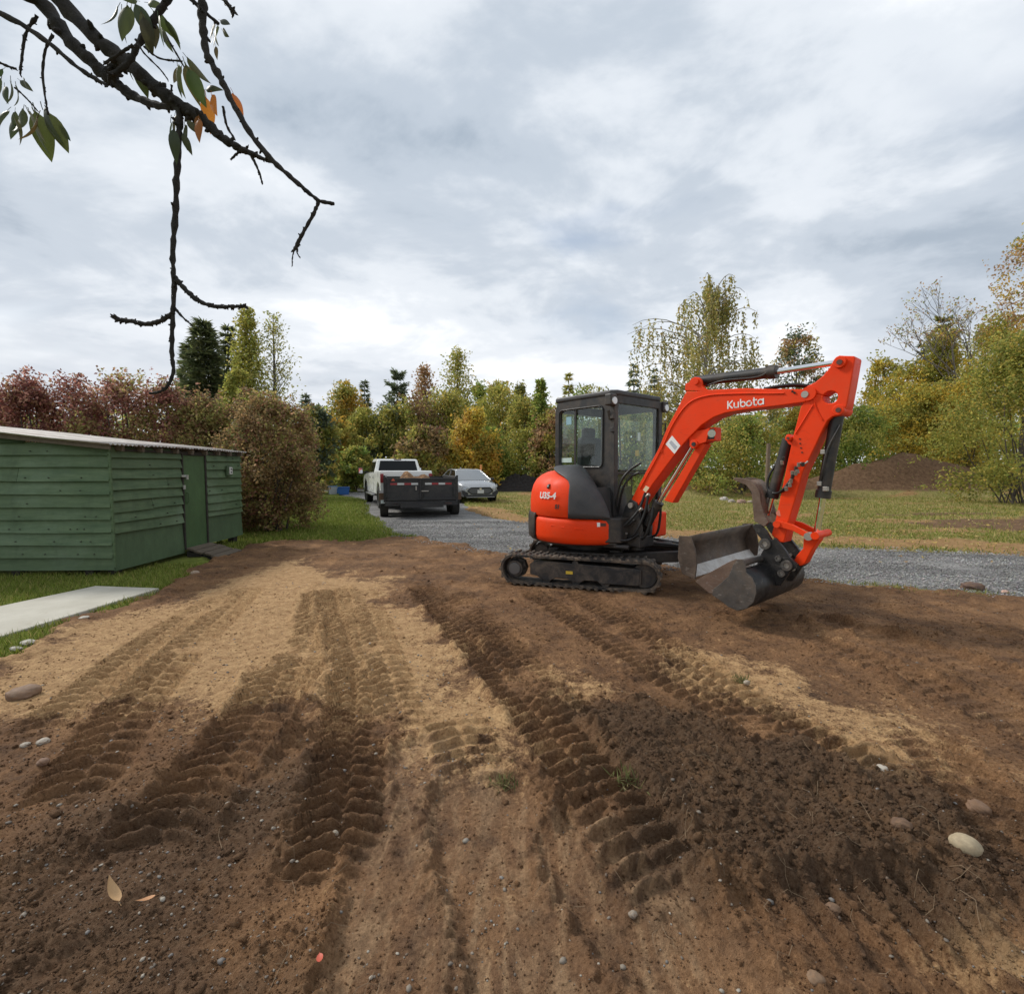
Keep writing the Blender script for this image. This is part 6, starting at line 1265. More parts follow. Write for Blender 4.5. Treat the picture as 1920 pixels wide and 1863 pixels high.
def broadleaf(label, px, Y, top, halfw, pal, n=7000, leaf=0.20, bottom=0.18, seed=1, group=None, prof='round', ncl=70, name='tree', cat='tree', base=0.0, rc=0.26, pal2=None, bark=None, trunk_r=None, thin=1.0, multi=False):
    rng = np.random.default_rng(seed); rr = random.Random(seed)
    g = AT(px, 900, Y); x0, y0 = g[0], Y; H = AT(px, top, Y)[2] - base; Rw = halfw * Y / FPX
    t = thing(name, label, cat, (x0, y0, base), 0, group)
    q = rng.random(ncl) ** 0.85; f = {'round': lambda q: np.sqrt(np.clip(1 - (2 * q - 0.9) ** 2 / 1.25, 0.05, 1)), 'cone': lambda q: 1.02 - 0.85 * q ** 1.1, 'column': lambda q: 0.55 + 0.45 * np.sin(np.pi * np.clip(q * 0.9 + 0.15, 0, 1)), 'dome': lambda q: np.sqrt(np.clip(1 - q ** 2.2, 0.04, 1))}[prof]
    a = rng.uniform(0, 2 * np.pi, ncl); lob = 1 + 0.22 * np.sin(a * 2 + seed) + 0.16 * np.sin(a * 3 + q * 7 + seed * 2); rad = Rw * f(q) * np.sqrt(rng.random(ncl) * 0.75 + 0.25) * 0.86 * lob
    zb = bottom * H; C_ = np.stack([np.cos(a) * rad, np.sin(a) * rad * 0.9, zb + (H - zb) * q * 0.96], 1)
    C_[0] = (rr.uniform(-.05, .05) * Rw, 0, H * 0.97)
    cs = rc * 1.2 * Rw * rng.uniform(0.6, 1.25, ncl); n = int(n * 1.15); per = np.maximum(8, (0.84 * n * cs ** 2 / (cs ** 2).sum()).astype(int))
    idx = np.repeat(np.arange(ncl), per); m = len(idx); d = rng.normal(size=(m, 3)); d /= np.linalg.norm(d, axis=1)[:, None]
    P = C_[idx] + d * (cs[idx] * rng.random(m) ** 0.45)[:, None] * np.array([1, 1, 0.82]); P[:, 2] = np.clip(P[:, 2], 0.05, None)
    # loose sprays that break the outline
    nsp = int(ncl * 1.1); ci = rng.integers(0, ncl, nsp); dr_ = C_[ci] - np.array([0, 0, (zb + H) * 0.45]); dr_ /= np.linalg.norm(dr_, axis=1)[:, None] + 1e-6; dr_ = dr_ * 0.8 + rng.normal(size=(nsp, 3)) * 0.4 + np.array([0, 0, 0.55]); dr_ /= np.linalg.norm(dr_, axis=1)[:, None]
    ln = cs[ci] * rng.uniform(1.0, 2.1, nsp); sp_n = max(6, int(0.16 * n / nsp)); si = np.repeat(np.arange(nsp), sp_n); tt = rng.random(len(si)) ** 0.8
    P = np.concatenate([P, C_[ci][si] + dr_[si] * (tt * ln[si])[:, None] + rng.normal(size=(len(si), 3)) * (leaf * 0.55)]); idx = np.concatenate([idx, ci[si]]); m = len(P); P[:, 2] = np.clip(P[:, 2], 0.05, H * 1.06)
    clv = rng.random(ncl); cols = pal_cols(pal, m, rng, np.clip(clv[idx] * 0.6 + rng.random(m) * 0.4, 0, 0.999))
    if pal2 is not None:
        sel = (fbm(P[:, 0] * 0.8 / Rw * 2 + seed, P[:, 2] * 0.8 / Rw * 2, seed, 3) + rng.normal(size=m) * 0.18) > 0.05; cols[sel] = pal_cols(pal2, int(sel.sum()), rng)
    V, Fc, cc = leaf_quads(P, leaf * rng.uniform(0.65, 1.3, m), leaf * 0.62 * rng.uniform(0.7, 1.2, m), cols, rng)
    np_mesh('crown', V, Fc, MAT_LEAF, t, col=cc)
    mb = MB(); r0 = trunk_r or max(0.05, H * 0.014)
    if multi:
        for k in range(14):
            e = C_[rr.randrange(ncl)] * 0.95; b0 = np.array([rr.uniform(-.18, .18) * Rw, rr.uniform(-.18, .18) * Rw, -0.05]); md = (b0 + e) / 2 + np.array([rr.uniform(-.1, .1), rr.uniform(-.1, .1), 0.05]) * Rw
            mb.tube([b0, md, e], [r0, r0 * 0.7, r0 * 0.25], 6)
    else: trunk_limbs(mb, rr, H * 0.93, r0, [C_[k] for k in range(min(16, ncl))])
    mb.build('stems' if multi else 'trunk', bark or MAT_BARK, t, smooth=60); return t
def spired(label, px, Y, top, halfw, pal, kind='spruce', levels=26, seed=1, group=None, base=0.0, start=0.06, leaf=0.34, nb=8, name='tree', per=26, fat=0.85, cat='tree', wleaf=0.2):
    """conifers and upright poplars: whorls of branches on a straight leader"""
    rng = np.random.default_rng(seed); rr = random.Random(seed)
    g = AT(px, 900, Y); H = AT(px, top, Y)[2] - base; Rw = halfw * Y / FPX * (1.3 if kind != 'poplar' else 2.2); per = int(per * 1.5); t = thing(name, label, cat, (g[0], Y, base), 0, group)
    mb = MB(); lean = (rr.uniform(-.01, .01) * H, rr.uniform(-.01, .01) * H)
    mb.tube([(0, 0, -0.1), (lean[0] * .5, lean[1] * .5, H * 0.5), (lean[0], lean[1], H * 0.99)], [H * 0.016, H * 0.010, 0.012], 8)
    Ps, Ds, cl = [], [], []
    for k in range(levels):
        q = start + (1 - start) * (k + rr.random() * 0.6) / levels
        if q >= 1: continue
        for j in range(nb):
            a = 2 * math.pi * (j + rr.random()) / nb; L0 = Rw * max(0.04, (1 - q) ** fat) * rr.uniform(0.62, 1.12)
            if kind == 'poplar': L0 = Rw * (0.10 + 0.95 * (1 - q) ** 0.72) * rr.uniform(0.6, 1.2); el = R(rr.uniform(38, 62))
            elif kind == 'pine': el = R(rr.uniform(-5, 30)); L0 *= rr.choice((0.5, 1, 1, 1.15))
            else: el = R(rr.uniform(-22, 6) + 24 * q)
            d = np.array([math.cos(a) * math.cos(el), math.sin(a) * math.cos(el), math.sin(el)]); st = np.array([lean[0] * q, lean[1] * q, H * q])
            if kind == 'poplar': st[2] -= L0 * 0.35
            if L0 > Rw * 0.22 and j % 2 == 0: mb.tube([st, st + d * L0 * 0.9], [0.012 + 0.008 * L0, 0.005], 4)
            m = max(4, int(per * (0.35 + L0 / Rw)))
            tt = rng.random(m) ** 0.7; sag = -0.18 * tt ** 2 * L0 if kind == 'spruce' else 0.10 * tt ** 2 * L0
            P = st + d * (tt * L0)[:, None]; P[:, 2] += sag
            side = np.cross(d, (0, 0, 1.0)); spread = (0.10 + 0.16 * (1 - tt)) * L0
            P += side * (rng.normal(size=m) * spread)[:, None]; P[:, 2] += rng.normal(size=m) * 0.09 * L0 - 0.05 * L0 * rng.random(m)
            P += rng.normal(size=(m, 3)) * ((0.12 if kind == 'poplar' else 0.05) * Rw * (0.35 + 0.65 * (1 - q)))
            Dd = np.tile(d, (m, 1)) + side * rng.normal(size=(m, 1)) * 0.8
            if kind == 'spruce': Dd[:, 2] -= 0.25
            Ps.append(P); Ds.append(Dd); cl.append(np.full(m, rr.random()))
    P = np.concatenate(Ps); Dd = np.concatenate(Ds); cv = np.concatenate(cl); P[:, 2] = np.clip(P[:, 2], 0.05, None)
    cols = pal_cols(pal, len(P), rng, np.clip(cv * 0.6 + rng.random(len(P)) * 0.4, 0, 0.999))
    V, Fc, cc = leaf_quads(P, leaf * rng.uniform(0.6, 1.25, len(P)), leaf * wleaf * 2 * rng.uniform(0.7, 1.2, len(P)) * 0.5, cols, rng, Dir=Dd * (1.4 if kind != 'poplar' else 0.5))
    np_mesh('crown', V, Fc, MAT_LEAF, t, col=cc); mb.build('trunk', MAT_BARK, t, smooth=60); return t

GB = 'trees along the far side of the yard'
# --- left of the yard
spired('tall dark green spruce behind the purple hedge, the darkest tree', 392, 27.5, 598, 56, SPRUCE, 'spruce', 30, 21, GB, leaf=0.42, nb=9, per=36, fat=0.62, wleaf=0.24)
spired('dark spruce crowding the tall spruce on its shed side', 362, 29.0, 640, 36, SPRUCE, 'spruce', 24, 22, GB, leaf=0.40, per=26, fat=0.7, wleaf=0.24)
spired('dark spruce between the tall spruce and the yellow green poplar', 432, 29.5, 606, 34, SPRUCE, 'spruce', 26, 23, GB, leaf=0.40, per=24, fat=0.7, wleaf=0.24)
spired('slim yellow green poplar next to the dark spruces', 470, 25.5, 578, 38, YGRN, 'poplar', 24, 24, GB, leaf=0.17, nb=9, per=40, wleaf=0.62)
spired('airy pale green poplar with open branches beside the yellow green poplar', 520, 25.0, 585, 44, [(0.135, 0.150, 0.050), (0.175, 0.180, 0.065), (0.10, 0.118, 0.042)], 'poplar', 22, 25, GB, leaf=0.15, nb=7, per=17, wleaf=0.6)
broadleaf('bright yellow green young tree low in front of the dark spruces', 452, 23.5, 690, 28, YGRN + [(0.22, 0.21, 0.05)], 3200, 0.16, 0.3, 26, GB, ncl=30)
# reddish hedge behind the shed
hd = [(-10, 12.6, 738, 62, PURP, MIXED), (62, 12.4, 712, 62, PURP, None), (150, 12.8, 716, 66, PURP, PURP), (240, 13.0, 702, 66, PURP, MIXED), (318, 13.0, 724, 58, PURP, MIXED), (390, 13.2, 742, 56, MIXED, BROWNG)]
lbl = ['purple brown shrub at the far end of the hedge, furthest behind the shed', 'deep purple leafed shrub over the shed roof, second along the hedge', 'purple and rose leafed shrub over the shed roof, third along the hedge', 'tall purple shrub mid hedge with green leaves low down', 'bronze purple shrub beside the hanging branch tip, fifth along the hedge', 'bronze green shrub at the hedge end, right of the hanging branch tip']
for k, (px, Y, tp, hw, p1, p2) in enumerate(hd):
    broadleaf(lbl[k], px, Y, tp, hw * 1.25, p1, 9000, 0.088, 0.06, 40 + k, 'shrubs of the hedge behind the shed', 'dome', 70, 'hedge_shrub', 'shrub', pal2=p2, multi=True, trunk_r=0.03, rc=0.30)
broadleaf('yellow green bush rising behind the hedge end', 470, 13.6, 742, 60, YGRN, 6500, 0.09, 0.06, 47, 'shrubs of the hedge behind the shed', 'dome', 60, 'hedge_shrub', 'shrub', pal2=BROWNG, multi=True, trunk_r=0.03, rc=0.30)
# big brown-green bush at the shed corner
broadleaf('large bushy shrub with brownish green leaves at the shed corner', 512, 11.6, 752, 92, BROWNG, 23000, 0.080, 0.07, 50, None, 'round', 150, 'leafy_bush', 'shrub', pal2=MIXED, multi=True, trunk_r=0.028, rc=0.22)
broadleaf('smaller green shrub tucked against the far wall of the shed', 452, 11.9, 800, 40, BROWNG, 3600, 0.095, 0.05, 51, None, 'dome', 40, 'leafy_bush', 'shrub', pal2=GREEN, multi=True, trunk_r=0.022)
# --- far middle
far = [('s', 'small blue green fir just right of the large bush', 578, 48, 737, 17, BLUEG), ('s', 'small far fir right of the blue green fir', 604, 50, 765, 12, BLUEG), ('s', 'tall thin fir above the orange tinted tree', 656, 52, 722, 24, SPRUCE), ('s', 'tallest thin fir right of the orange tinted tree', 685, 54, 712, 22, SPRUCE),
       ('p', 'irregular dark pine left of the reddish poplar', 745, 50, 692, 36, BLUEG), ('q', 'reddish brown poplar between the pine and the tall poplar', 796, 48, 688, 32, RUST), ('q', 'tall green gold poplar, highest of the far trees', 858, 47, 655, 40, OLIVE + YGRN),
       ('b', 'dark green rounded tree right of the tall poplar', 897, 50, 724, 30, GREEN), ('b', 'golden topped tree in the far row', 938, 52, 718, 26, GOLD + OLIVE), ('b', 'thin grey green airy tree in the far row', 976, 54, 724, 26, BLUEG + OLIVE), ('q', 'narrow spiky young poplar left of the excavator cab', 1012, 36, 712, 20, YGRN + GREEN),
       ('s', 'sparse fir just behind the excavator cab', 1064, 52, 700, 20, OLIVE), ('s', 'dark fir above the excavator cab roof', 1186, 50, 680, 24, BLUEG), ('s', 'small fir between the cab roof and the birch', 1226, 52, 690, 18, BLUEG)]
for k, (kd, lb, px, Y, tp, hw, pl) in enumerate(far):
    if kd == 's': spired(lb, px, Y, tp, hw, pl, 'spruce', 24, 100 + k, GB, leaf=0.55, nb=7, per=13, fat=0.8, wleaf=0.26)
    elif kd == 'p': spired(lb, px, Y, tp, hw, pl, 'pine', 15, 100 + k, GB, leaf=0.42, nb=6, per=42, fat=0.45, start=0.25, wleaf=0.36)
    elif kd == 'q': spired(lb, px, Y, tp, hw, pl, 'poplar', 24, 100 + k, GB, leaf=0.27, nb=8, per=24, start=0.1, wleaf=0.6)
    else: broadleaf(lb, px, Y, tp, hw * 1.3, pl, 4600, 0.30, 0.25, 100 + k, GB, ncl=46)
mid = [('orange and green tree at the bins', 652, 40, 752, 42, GOLD, OLIVE, 'cone'), ('yellow orange small tree nearest the large bush', 626, 36, 812, 24, GOLD, YGRN, 'round'), ('light green willowy tree left of the pickup', 690, 38, 800, 40, YGRN, OLIVE, 'round'), ('grey green willow behind the pickup cab', 735, 39, 795, 42, OLIVE, BLUEG, 'dome'), ('olive willow right of the pickup cab', 785, 40, 772, 50, OLIVE, BROWNG, 'dome'),
       ('pale olive willow in the middle of the far hedge', 838, 41, 766, 46, YGRN, OLIVE, 'dome'), ('golden orange small tree behind the grey car', 880, 33, 798, 36, GOLD, YELL, 'dome'), ('yellow green willow behind the mulch pile', 938, 42, 752, 48, YGRN, OLIVE, 'dome'), ('green bushy tree right behind the car', 916, 35, 835, 38, GREEN, YGRN, 'dome'), ('tall yellow green hedge tree beside the excavator hood', 986, 38, 778, 44, YGRN, OLIVE, 'dome'),
       ('green and rust shrub low beside the excavator cab', 1030, 35, 800, 36, OLIVE, RUST, 'dome'), ('brown olive bush directly behind the trailer', 800, 31, 832, 40, BROWNG, OLIVE, 'round'), ('olive tree seen through the cab windows', 1090, 41, 760, 56, OLIVE, GREEN, 'dome'), ('green tree seen through the cab windscreen', 1190, 40, 770, 60, OLIVE, GREEN, 'dome'), ('dark green shrub behind the pickup mirror', 668, 32, 868, 26, GREEN, OLIVE, 'dome'), ('grey green bush behind the large bush edge', 596, 30, 795, 34, OLIVE, BLUEG, 'dome')]
for k, (lb, px, Y, tp, hw, p1, p2, pf) in enumerate(mid):
    broadleaf(lb, px, Y, tp - 24, hw * 1.5, p1, 6800, 0.24, 0.05, 140 + k, GB, pf, 60, pal2=p2)
# --- weeping birch
def birch(label, px, Y, top, halfw, seed):
    rng = np.random.default_rng(seed); rr = random.Random(seed); g = AT(px, 900, Y); H = AT(px, top, Y)[2]; Rw = halfw * Y / FPX
    t = thing('weeping_birch', label, 'tree', (g[0], Y, 0), 0, GB); mb = MB(); Ps = []; cl = []
    # a leaning leader with long arching limbs; strands hang from every limb
    def env(q, a): return 1.35 * Rw * (1.02 - q) ** 0.62 * (1 + 0.25 * math.sin(2 * a + 1.0) + 0.18 * math.sin(5 * a + q * 9)) * 1.15
    lead = smooth_path([(0, 0, 0), (0.02 * H, 0, H * 0.35), (0.03 * H, 0.01 * H, H * 0.66), (0.045 * H, 0, H * 0.90)], 8); mb.tube(lead, [0.20 * (1 - 0.95 * k / (len(lead) - 1)) + 0.008 for k in range(len(lead))], 8)
    for k in range(74):
        q = 0.28 + 0.70 * (k + rr.random()) / 74; a = rr.uniform(0, 6.283); st = np.array([0.045 * H * q, 0, H * q * 0.86]); L0 = max(0.25, env(q, a)) * rr.uniform(0.55, 1.1)
        if math.cos(a) < -0.3 and 0.6 < q < 0.85: L0 *= 1.25
        d = np.array([math.cos(a), math.sin(a), 0]); rise = H * q * 0.13 + 0.22 * L0; tip = st + d * L0 + np.array([0, 0, rise * 0.55]); top_ = st + d * L0 * 0.6 + np.array([0, 0, rise])
        limb = [st * (1 - f) ** 2 + 2 * top_ * f * (1 - f) + tip * f * f for f in np.linspace(0, 1, 7)]; mb.tube(limb, [0.045 * (1 - 0.85 * j / 6) + 0.004 for j in range(7)], 5)
        for j in range(rr.randint(8, 11)):
            f = rr.uniform(0.25, 1.0); p = st * (1 - f) ** 2 + 2 * top_ * f * (1 - f) + tip * f * f + np.array([rr.uniform(-.25, .25), rr.uniform(-.25, .25), 0]); Ls = rr.uniform(0.8, 3.2) * (0.45 + 0.75 * (1 - q) + 0.25); m = int(Ls * 15)
            tt = rng.random(m) ** 0.85; sw = rr.uniform(-.25, .25); P = np.stack([p[0] + rng.normal(size=m) * 0.06 + sw * tt, p[1] + rng.normal(size=m) * 0.06, p[2] - tt * Ls], 1); Ps.append(P); cl.append(np.full(m, rr.random()))
            if j < 3: mb.tube([p, p + np.array([sw * 0.5, 0, -Ls * 0.5]), p + np.array([sw, 0, -Ls])], [0.007, 0.005, 0.003], 3)
    mb.tube([(0, 0, -0.1), (0, 0, H * 0.14)], [0.22, 0.18], 10)
    P = np.concatenate(Ps); cv = np.concatenate(cl); P[:, 2] = np.clip(P[:, 2], 0.4, None); cols = pal_cols(BIRCHC, len(P), rng, np.clip(cv * 0.6 + rng.random(len(P)) * 0.4, 0, .999))
    V, Fc, cc = leaf_quads(P, 0.19 * rng.uniform(0.7, 1.2, len(P)), 0.12 * rng.uniform(0.7, 1.2, len(P)), cols, rng, droop=1.5)
    np_mesh('crown', V, Fc, MAT_LEAF, t, col=cc); mb.build('trunk', MAT_BIRCH, t, smooth=60)
birch('tall weeping birch with hanging yellow green strands behind the excavator boom', 1308, 33.5, 488, 128, 5)
# --- right side
right = [('rounded tree with pink tinged leaves right of the birch', 1488, 42, 628, 58, OLIVE + RUST, BLUEG, 'round', 7000, 0.26, 0.2), ('yellow tree behind the excavator arm', 1650, 36, 672, 42, YELL, YGRN, 'round', 4200, 0.22, 0.25),
         ('yellow bush under the boom, left of the arm', 1496, 31, 770, 54, YELL, YGRN, 'dome', 6000, 0.17, 0.05), ('dark green dense shrub below the boom', 1392, 26.5, 792, 88, GREEN, OLIVE, 'dome', 12000, 0.15, 0.04),
         ('green yellow shrub right of the arm', 1612, 28.8, 772, 74, GREEN, YGRN, 'dome', 11000, 0.15, 0.04), ('tall yellow tree on the soil bank', 1752, 33, 632, 66, YELL, YGRN, 'cone', 8500, 0.19, 0.12), ('golden green shrub on top of the soil bank', 1716, 31, 728, 74, YGRN, YELL, 'dome', 9000, 0.17, 0.05),
         ('olive hedge shrub between the bank and the big right tree', 1800, 29, 690, 62, OLIVE, YELL, 'dome', 8500, 0.17, 0.05), ('yellow green leafy tree filling the gap above the soil bank', 1690, 33.5, 690, 74, YGRN, YELL, 'dome', 8000, 0.19, 0.05), ('tall olive yellow tree behind the big green tree at right', 1850, 34, 600, 84, YGRN, OLIVE, 'dome', 9000, 0.19, 0.06), ('thin leaved tree rising over the hedge at the right edge', 1915, 30, 430, 72, OLIVE + GOLD, RUST, 'round', 6500, 0.17, 0.30),
         ('broad green tree with hanging leaves at the right edge of the lawn', 1905, 20.5, 640, 118, OLIVE, YGRN, 'dome', 24000, 0.125, 0.05), ('green shrub joining the dense shrub to the cab', 1290, 29, 800, 50, GREEN, OLIVE, 'dome', 5000, 0.17, 0.05)]
for k, (lb, px, Y, tp, hw, p1, p2, pf, n_, lf, bt) in enumerate(right):
    bz = 0.0
    if 'bank' in lb and 'between' not in lb: bz = 1.2
    broadleaf(lb, px, Y, tp, hw, p1, n_, lf, bt, 180 + k, GB, pf, 80, pal2=p2, base=bz, multi=(bt < 0.06), trunk_r=0.03 if bt < 0.06 else None)
spired('dark pine top showing above the yellow trees on the bank', 1752, 44, 592, 46, OLIVE + SPRUCE, 'pine', 18, 220, GB, leaf=0.42, nb=7, per=34, fat=0.55, start=0.3, wleaf=0.34)
spired('dark conifer behind the yellow tree above the arm', 1715, 46, 640, 28, SPRUCE, 'spruce', 20, 221, GB, leaf=0.5, nb=7, per=14)
# bare twiggy tree
g = AT(1838, 900, 31); t = thing('bare_tree', 'nearly leafless twiggy tree rising from the hedge at right', 'tree', (g[0], 31, 0), 0, GB); mb = MB(); rr = random.Random(8); tips = []
def grow(p, d, L_, r_, lv):
    e = p + d * L_; mb.tube([p, (p + e) / 2 + np.array([rr.uniform(-1, 1), rr.uniform(-1, 1), 0]) * L_ * 0.05, e], [r_, r_ * 0.8, r_ * 0.6], 5)
    if lv == 0: tips.append(e); return
    for k in range(3): 
        q = d + np.array([rr.uniform(-.7, .7), rr.uniform(-.7, .7), rr.uniform(-.1, .5)]); grow(e, q / np.linalg.norm(q), L_ * rr.uniform(0.55, 0.8), r_ * 0.6, lv - 1)
Ht = AT(1838, 545, 31)[2]; grow(np.zeros(3), np.array([0, 0, 1.0]), Ht * 0.34, 0.12, 5); mb.build('trunk', M('grey_bark', (0.16, 0.14, 0.125), 0.9, var=0.3), t, smooth=60)
rng = np.random.default_rng(9); tp_ = np.array(tips); P = tp_[rng.integers(0, len(tp_), 900)] + rng.normal(size=(900, 3)) * 0.15
V, Fc, cc = leaf_quads(P, 0.15, 0.10, pal_cols(OLIVE + RUST, 900, rng), rng); np_mesh('crown', V, Fc, MAT_LEAF, t, col=cc)
# far wood that closes the horizon
rng = np.random.default_rng(77); n = 30000; x = rng.uniform(-75, 95, n); y = 66 + rng.uniform(-4, 10, n); topz = 8.8 + 2.2 * fbm(x * 0.12, y * 0 + 1, 7, 4) + 1.2 * gnoise(x * 0.9, y * 0, 8); z = topz * rng.random(n) ** 0.75
cols = pal_cols(OLIVE + GREEN + GOLD[2:] + BLUEG, n, rng, np.clip((fbm(x * 0.2, x * 0 + 3, 12, 3) * 0.5 + 0.5) + rng.normal(size=n) * 0.1, 0, .999))
V, Fc, cc = leaf_quads(np.stack([x, y, z], 1), 0.75 * rng.uniform(0.6, 1.3, n), 0.5 * rng.uniform(0.6, 1.2, n), cols, rng)
tag(np_mesh('far_wood', V, Fc, MAT_LEAF, col=cc), 'far line of mixed woodland closing the view', kind='stuff')
# low plants at the foot of the hedge
rng = np.random.default_rng(78); n = 9000; x = rng.uniform(-22, 34, n); y = 29.5 + 6 * rng.random(n) + np.where(x < 4, 4, 0); z = lawn_z(x, y, False) + 0.9 * rng.random(n) ** 1.6 if 'lawn_z' in globals() else 0.9 * rng.random(n)
V, Fc, cc = leaf_quads(np.stack([x, y, z], 1), 0.2 * rng.uniform(0.7, 1.3, n), 0.11, pal_cols(OLIVE + GREEN, n, rng), rng, up=0.1, droop=-0.6)
tag(np_mesh('undergrowth', V, Fc, MAT_LEAF, col=cc), 'low weeds along the foot of the far trees', kind='stuff')
# ---------------------------------------------------------------- cherry tree reaching in from above
cherry = thing('cherry_tree', 'cherry tree with dark gnarled branches hanging into the view from above', 'tree', (-4.3, 0.4, 0.0))
s = NT('cherry_bark'); P = s.geo.outputs['Position']; n1 = s.noise(22, 6, 0.7, P); n2 = s.noise(90, 4, 0.7, P)
c = s.mix(s.ramp(n1, 0.35, 0.65), (0.008, 0.007, 0.006), (0.030, 0.025, 0.021)); c = s.mix(s.ramp(s.noise(9, 5, 0.7, P), 0.6, 0.75, 0, 0.6), c, (0.045, 0.052, 0.030))
MAT_CB = s.done(s.bsdf(c, 0.9, 0, s.bump(s.math('ADD', n1, n2), 0.8, 0.01)))
def CP(px, py, Y): return AT(px, py, Y) - np.array([-4.3, 0.4, 0.0])
rr = random.Random(21)
def knobby(name, pts, r0, r1, parent=cherry, knots=1.0, n=9):
    path = smooth_path(pts, 7); m = len(path); mb = MB(); rad = []
    for k in range(m):
        q = k / (m - 1); rad.append((r0 + (r1 - r0) * q) * (1 + 0.16 * math.sin(k * 1.9 + pts[0][0] * 7) + rr.uniform(-0.12, 0.16)))
    mb.tube([p + np.array([rr.uniform(-1, 1), rr.uniform(-1, 1), rr.uniform(-1, 1)]) * rad[i] * 0.14 for i, p in enumerate(path)], rad, n, True, 0.10, rr)
    for k in range(int(m * 0.55 * knots)):                # spurs, buds and lichen crusts
        i = rr.randrange(1, m - 1); d = np.array([rr.uniform(-1, 1), rr.uniform(-1, 1), rr.uniform(-1, 1)]); d /= np.linalg.norm(d); p = path[i]
        L_ = rad[i] * rr.uniform(1.1, 1.7); mb.tube([p, p + d * L_, p + d * L_ * 1.25], [rad[i] * 0.55, rad[i] * 0.38, rad[i] * 0.08], 5)
    if name == 'twig' or name == 'branch':               # bud clusters at the tip
        for k in range(7):
            d = path[-1] - path[-3]; d = d / np.linalg.norm(d) * 0.6 + np.array([rr.uniform(-1, 1), rr.uniform(-1, 1), rr.uniform(-1, 1)]) * 0.8; st = path[-1 - rr.randrange(0, 4)]; L_ = max(0.006, r1 * 2.6) * rr.uniform(0.6, 1.2)
            mb.tube([st, st + d * L_ * 0.5, st + d * L_], [r1 * 0.6, r1 * 0.7, r1 * 0.1], 5)
    return mb.build(name, MAT_CB, parent, smooth=70)
D0 = 2.05
trk = MB(); base_pts = smooth_path([(0, 0, -0.1), (0.05, 0.03, 1.0), (0.12, 0.15, 2.2), (0.35, 0.30, 3.4)], 6); trk.tube(base_pts, [0.19 - 0.06 * k / (len(base_pts) - 1) for k in range(len(base_pts))], 14, True, 0.06, rr); trk.build('trunk', MAT_CB, cherry, smooth=70)
fork = np.array([0.35, 0.30, 3.35])
limb_a = knobby('limb', [fork, CP(-200, -300, 1.7), CP(-10, -130, 1.9), CP(100, -10, D0), CP(190, 80, D0), CP(260, 135, D0), CP(310, 180, D0), CP(350, 205, D0)], 0.036, 0.021, n=11)
limb_b = knobby('limb', [fork + np.array([0, 0.02, 0.02]), CP(-320, -190, 1.8), CP(-60, -70, 2.0), CP(70, 0, 2.2), CP(125, 70, 2.2), CP(180, 125, 2.2), CP(215, 155, 2.2)], 0.036, 0.021, n=11)
knobby('branch', [CP(215, 155, 2.2), CP(250, 180, 2.18), CP(290, 196, 2.12), CP(335, 203, D0)], 0.020, 0.011)
knobby('branch', [CP(350, 205, D0), CP(385, 228, D0), CP(415, 258, D0), CP(450, 278, D0), CP(480, 292, D0), CP(508, 304, D0)], 0.024, 0.005, knots=1.6)
knobby('branch', [CP(432, 300, D0), CP(445, 288, D0), CP(462, 280, D0)], 0.004, 0.006); knobby('branch', [CP(465, 283, D0), CP(478, 305, D0), CP(488, 330, D0), CP(492, 346, D0)], 0.006, 0.003, knots=1.4)
# hanging shoot
hang = knobby('hanging_branch', [CP(337, 205, D0), CP(335, 260, D0), CP(332, 320, D0), CP(329, 400, D0), CP(324, 470, D0), CP(326, 530, D0), CP(324, 600, D0), CP(322, 660, D0), CP(325, 695, D0), CP(315, 722, D0), CP(298, 735, D0), CP(280, 737, D0)], 0.013, 0.005, knots=0.9)
knobby('twig', [CP(327, 520, D0), CP(345, 540, D0), CP(370, 562, D0), CP(400, 574, D0), CP(430, 575, D0), CP(458, 574, D0)], 0.010, 0.007, hang, 2.2)
knobby('twig', [CP(325, 585, D0), CP(305, 600, D0), CP(275, 607, D0), CP(245, 602, D0), CP(226, 600, D0), CP(215, 596, D0)], 0.009, 0.009, hang, 2.4)
knobby('twig', [CP(326, 575, D0), CP(340, 592, D0), CP(360, 610, D0)], 0.006, 0.003, hang, 1.0)
# the long outer branch on the right
outer = knobby('outer_branch', [CP(120, -160, 1.6), CP(330, -60, 1.85), CP(375, -8, 1.9), CP(380, 40, 1.9), CP(388, 100, 1.9), CP(415, 150, 1.9), CP(440, 200, 1.9), CP(480, 265, 1.9), CP(520, 310, 1.9), CP(560, 345, 1.9), CP(596, 375, 1.9), CP(626, 382, 1.9)], 0.017, 0.006, n=10)
knobby('twig', [CP(598, 378, 1.9), CP(588, 400, 1.9), CP(572, 430, 1.9), CP(560, 452, 1.9), CP(553, 468, 1.9)], 0.006, 0.007, outer, 1.6)
for q0, q1 in (((553, 465), (548, 498)), ((556, 466), (563, 484))): knobby('twig', [CP(*q0, 1.9), CP((q0[0] + q1[0]) / 2 - 2, (q0[1] + q1[1]) / 2, 1.9), CP(*q1, 1.9)], 0.0025, 0.002, outer, 0.5, 6)
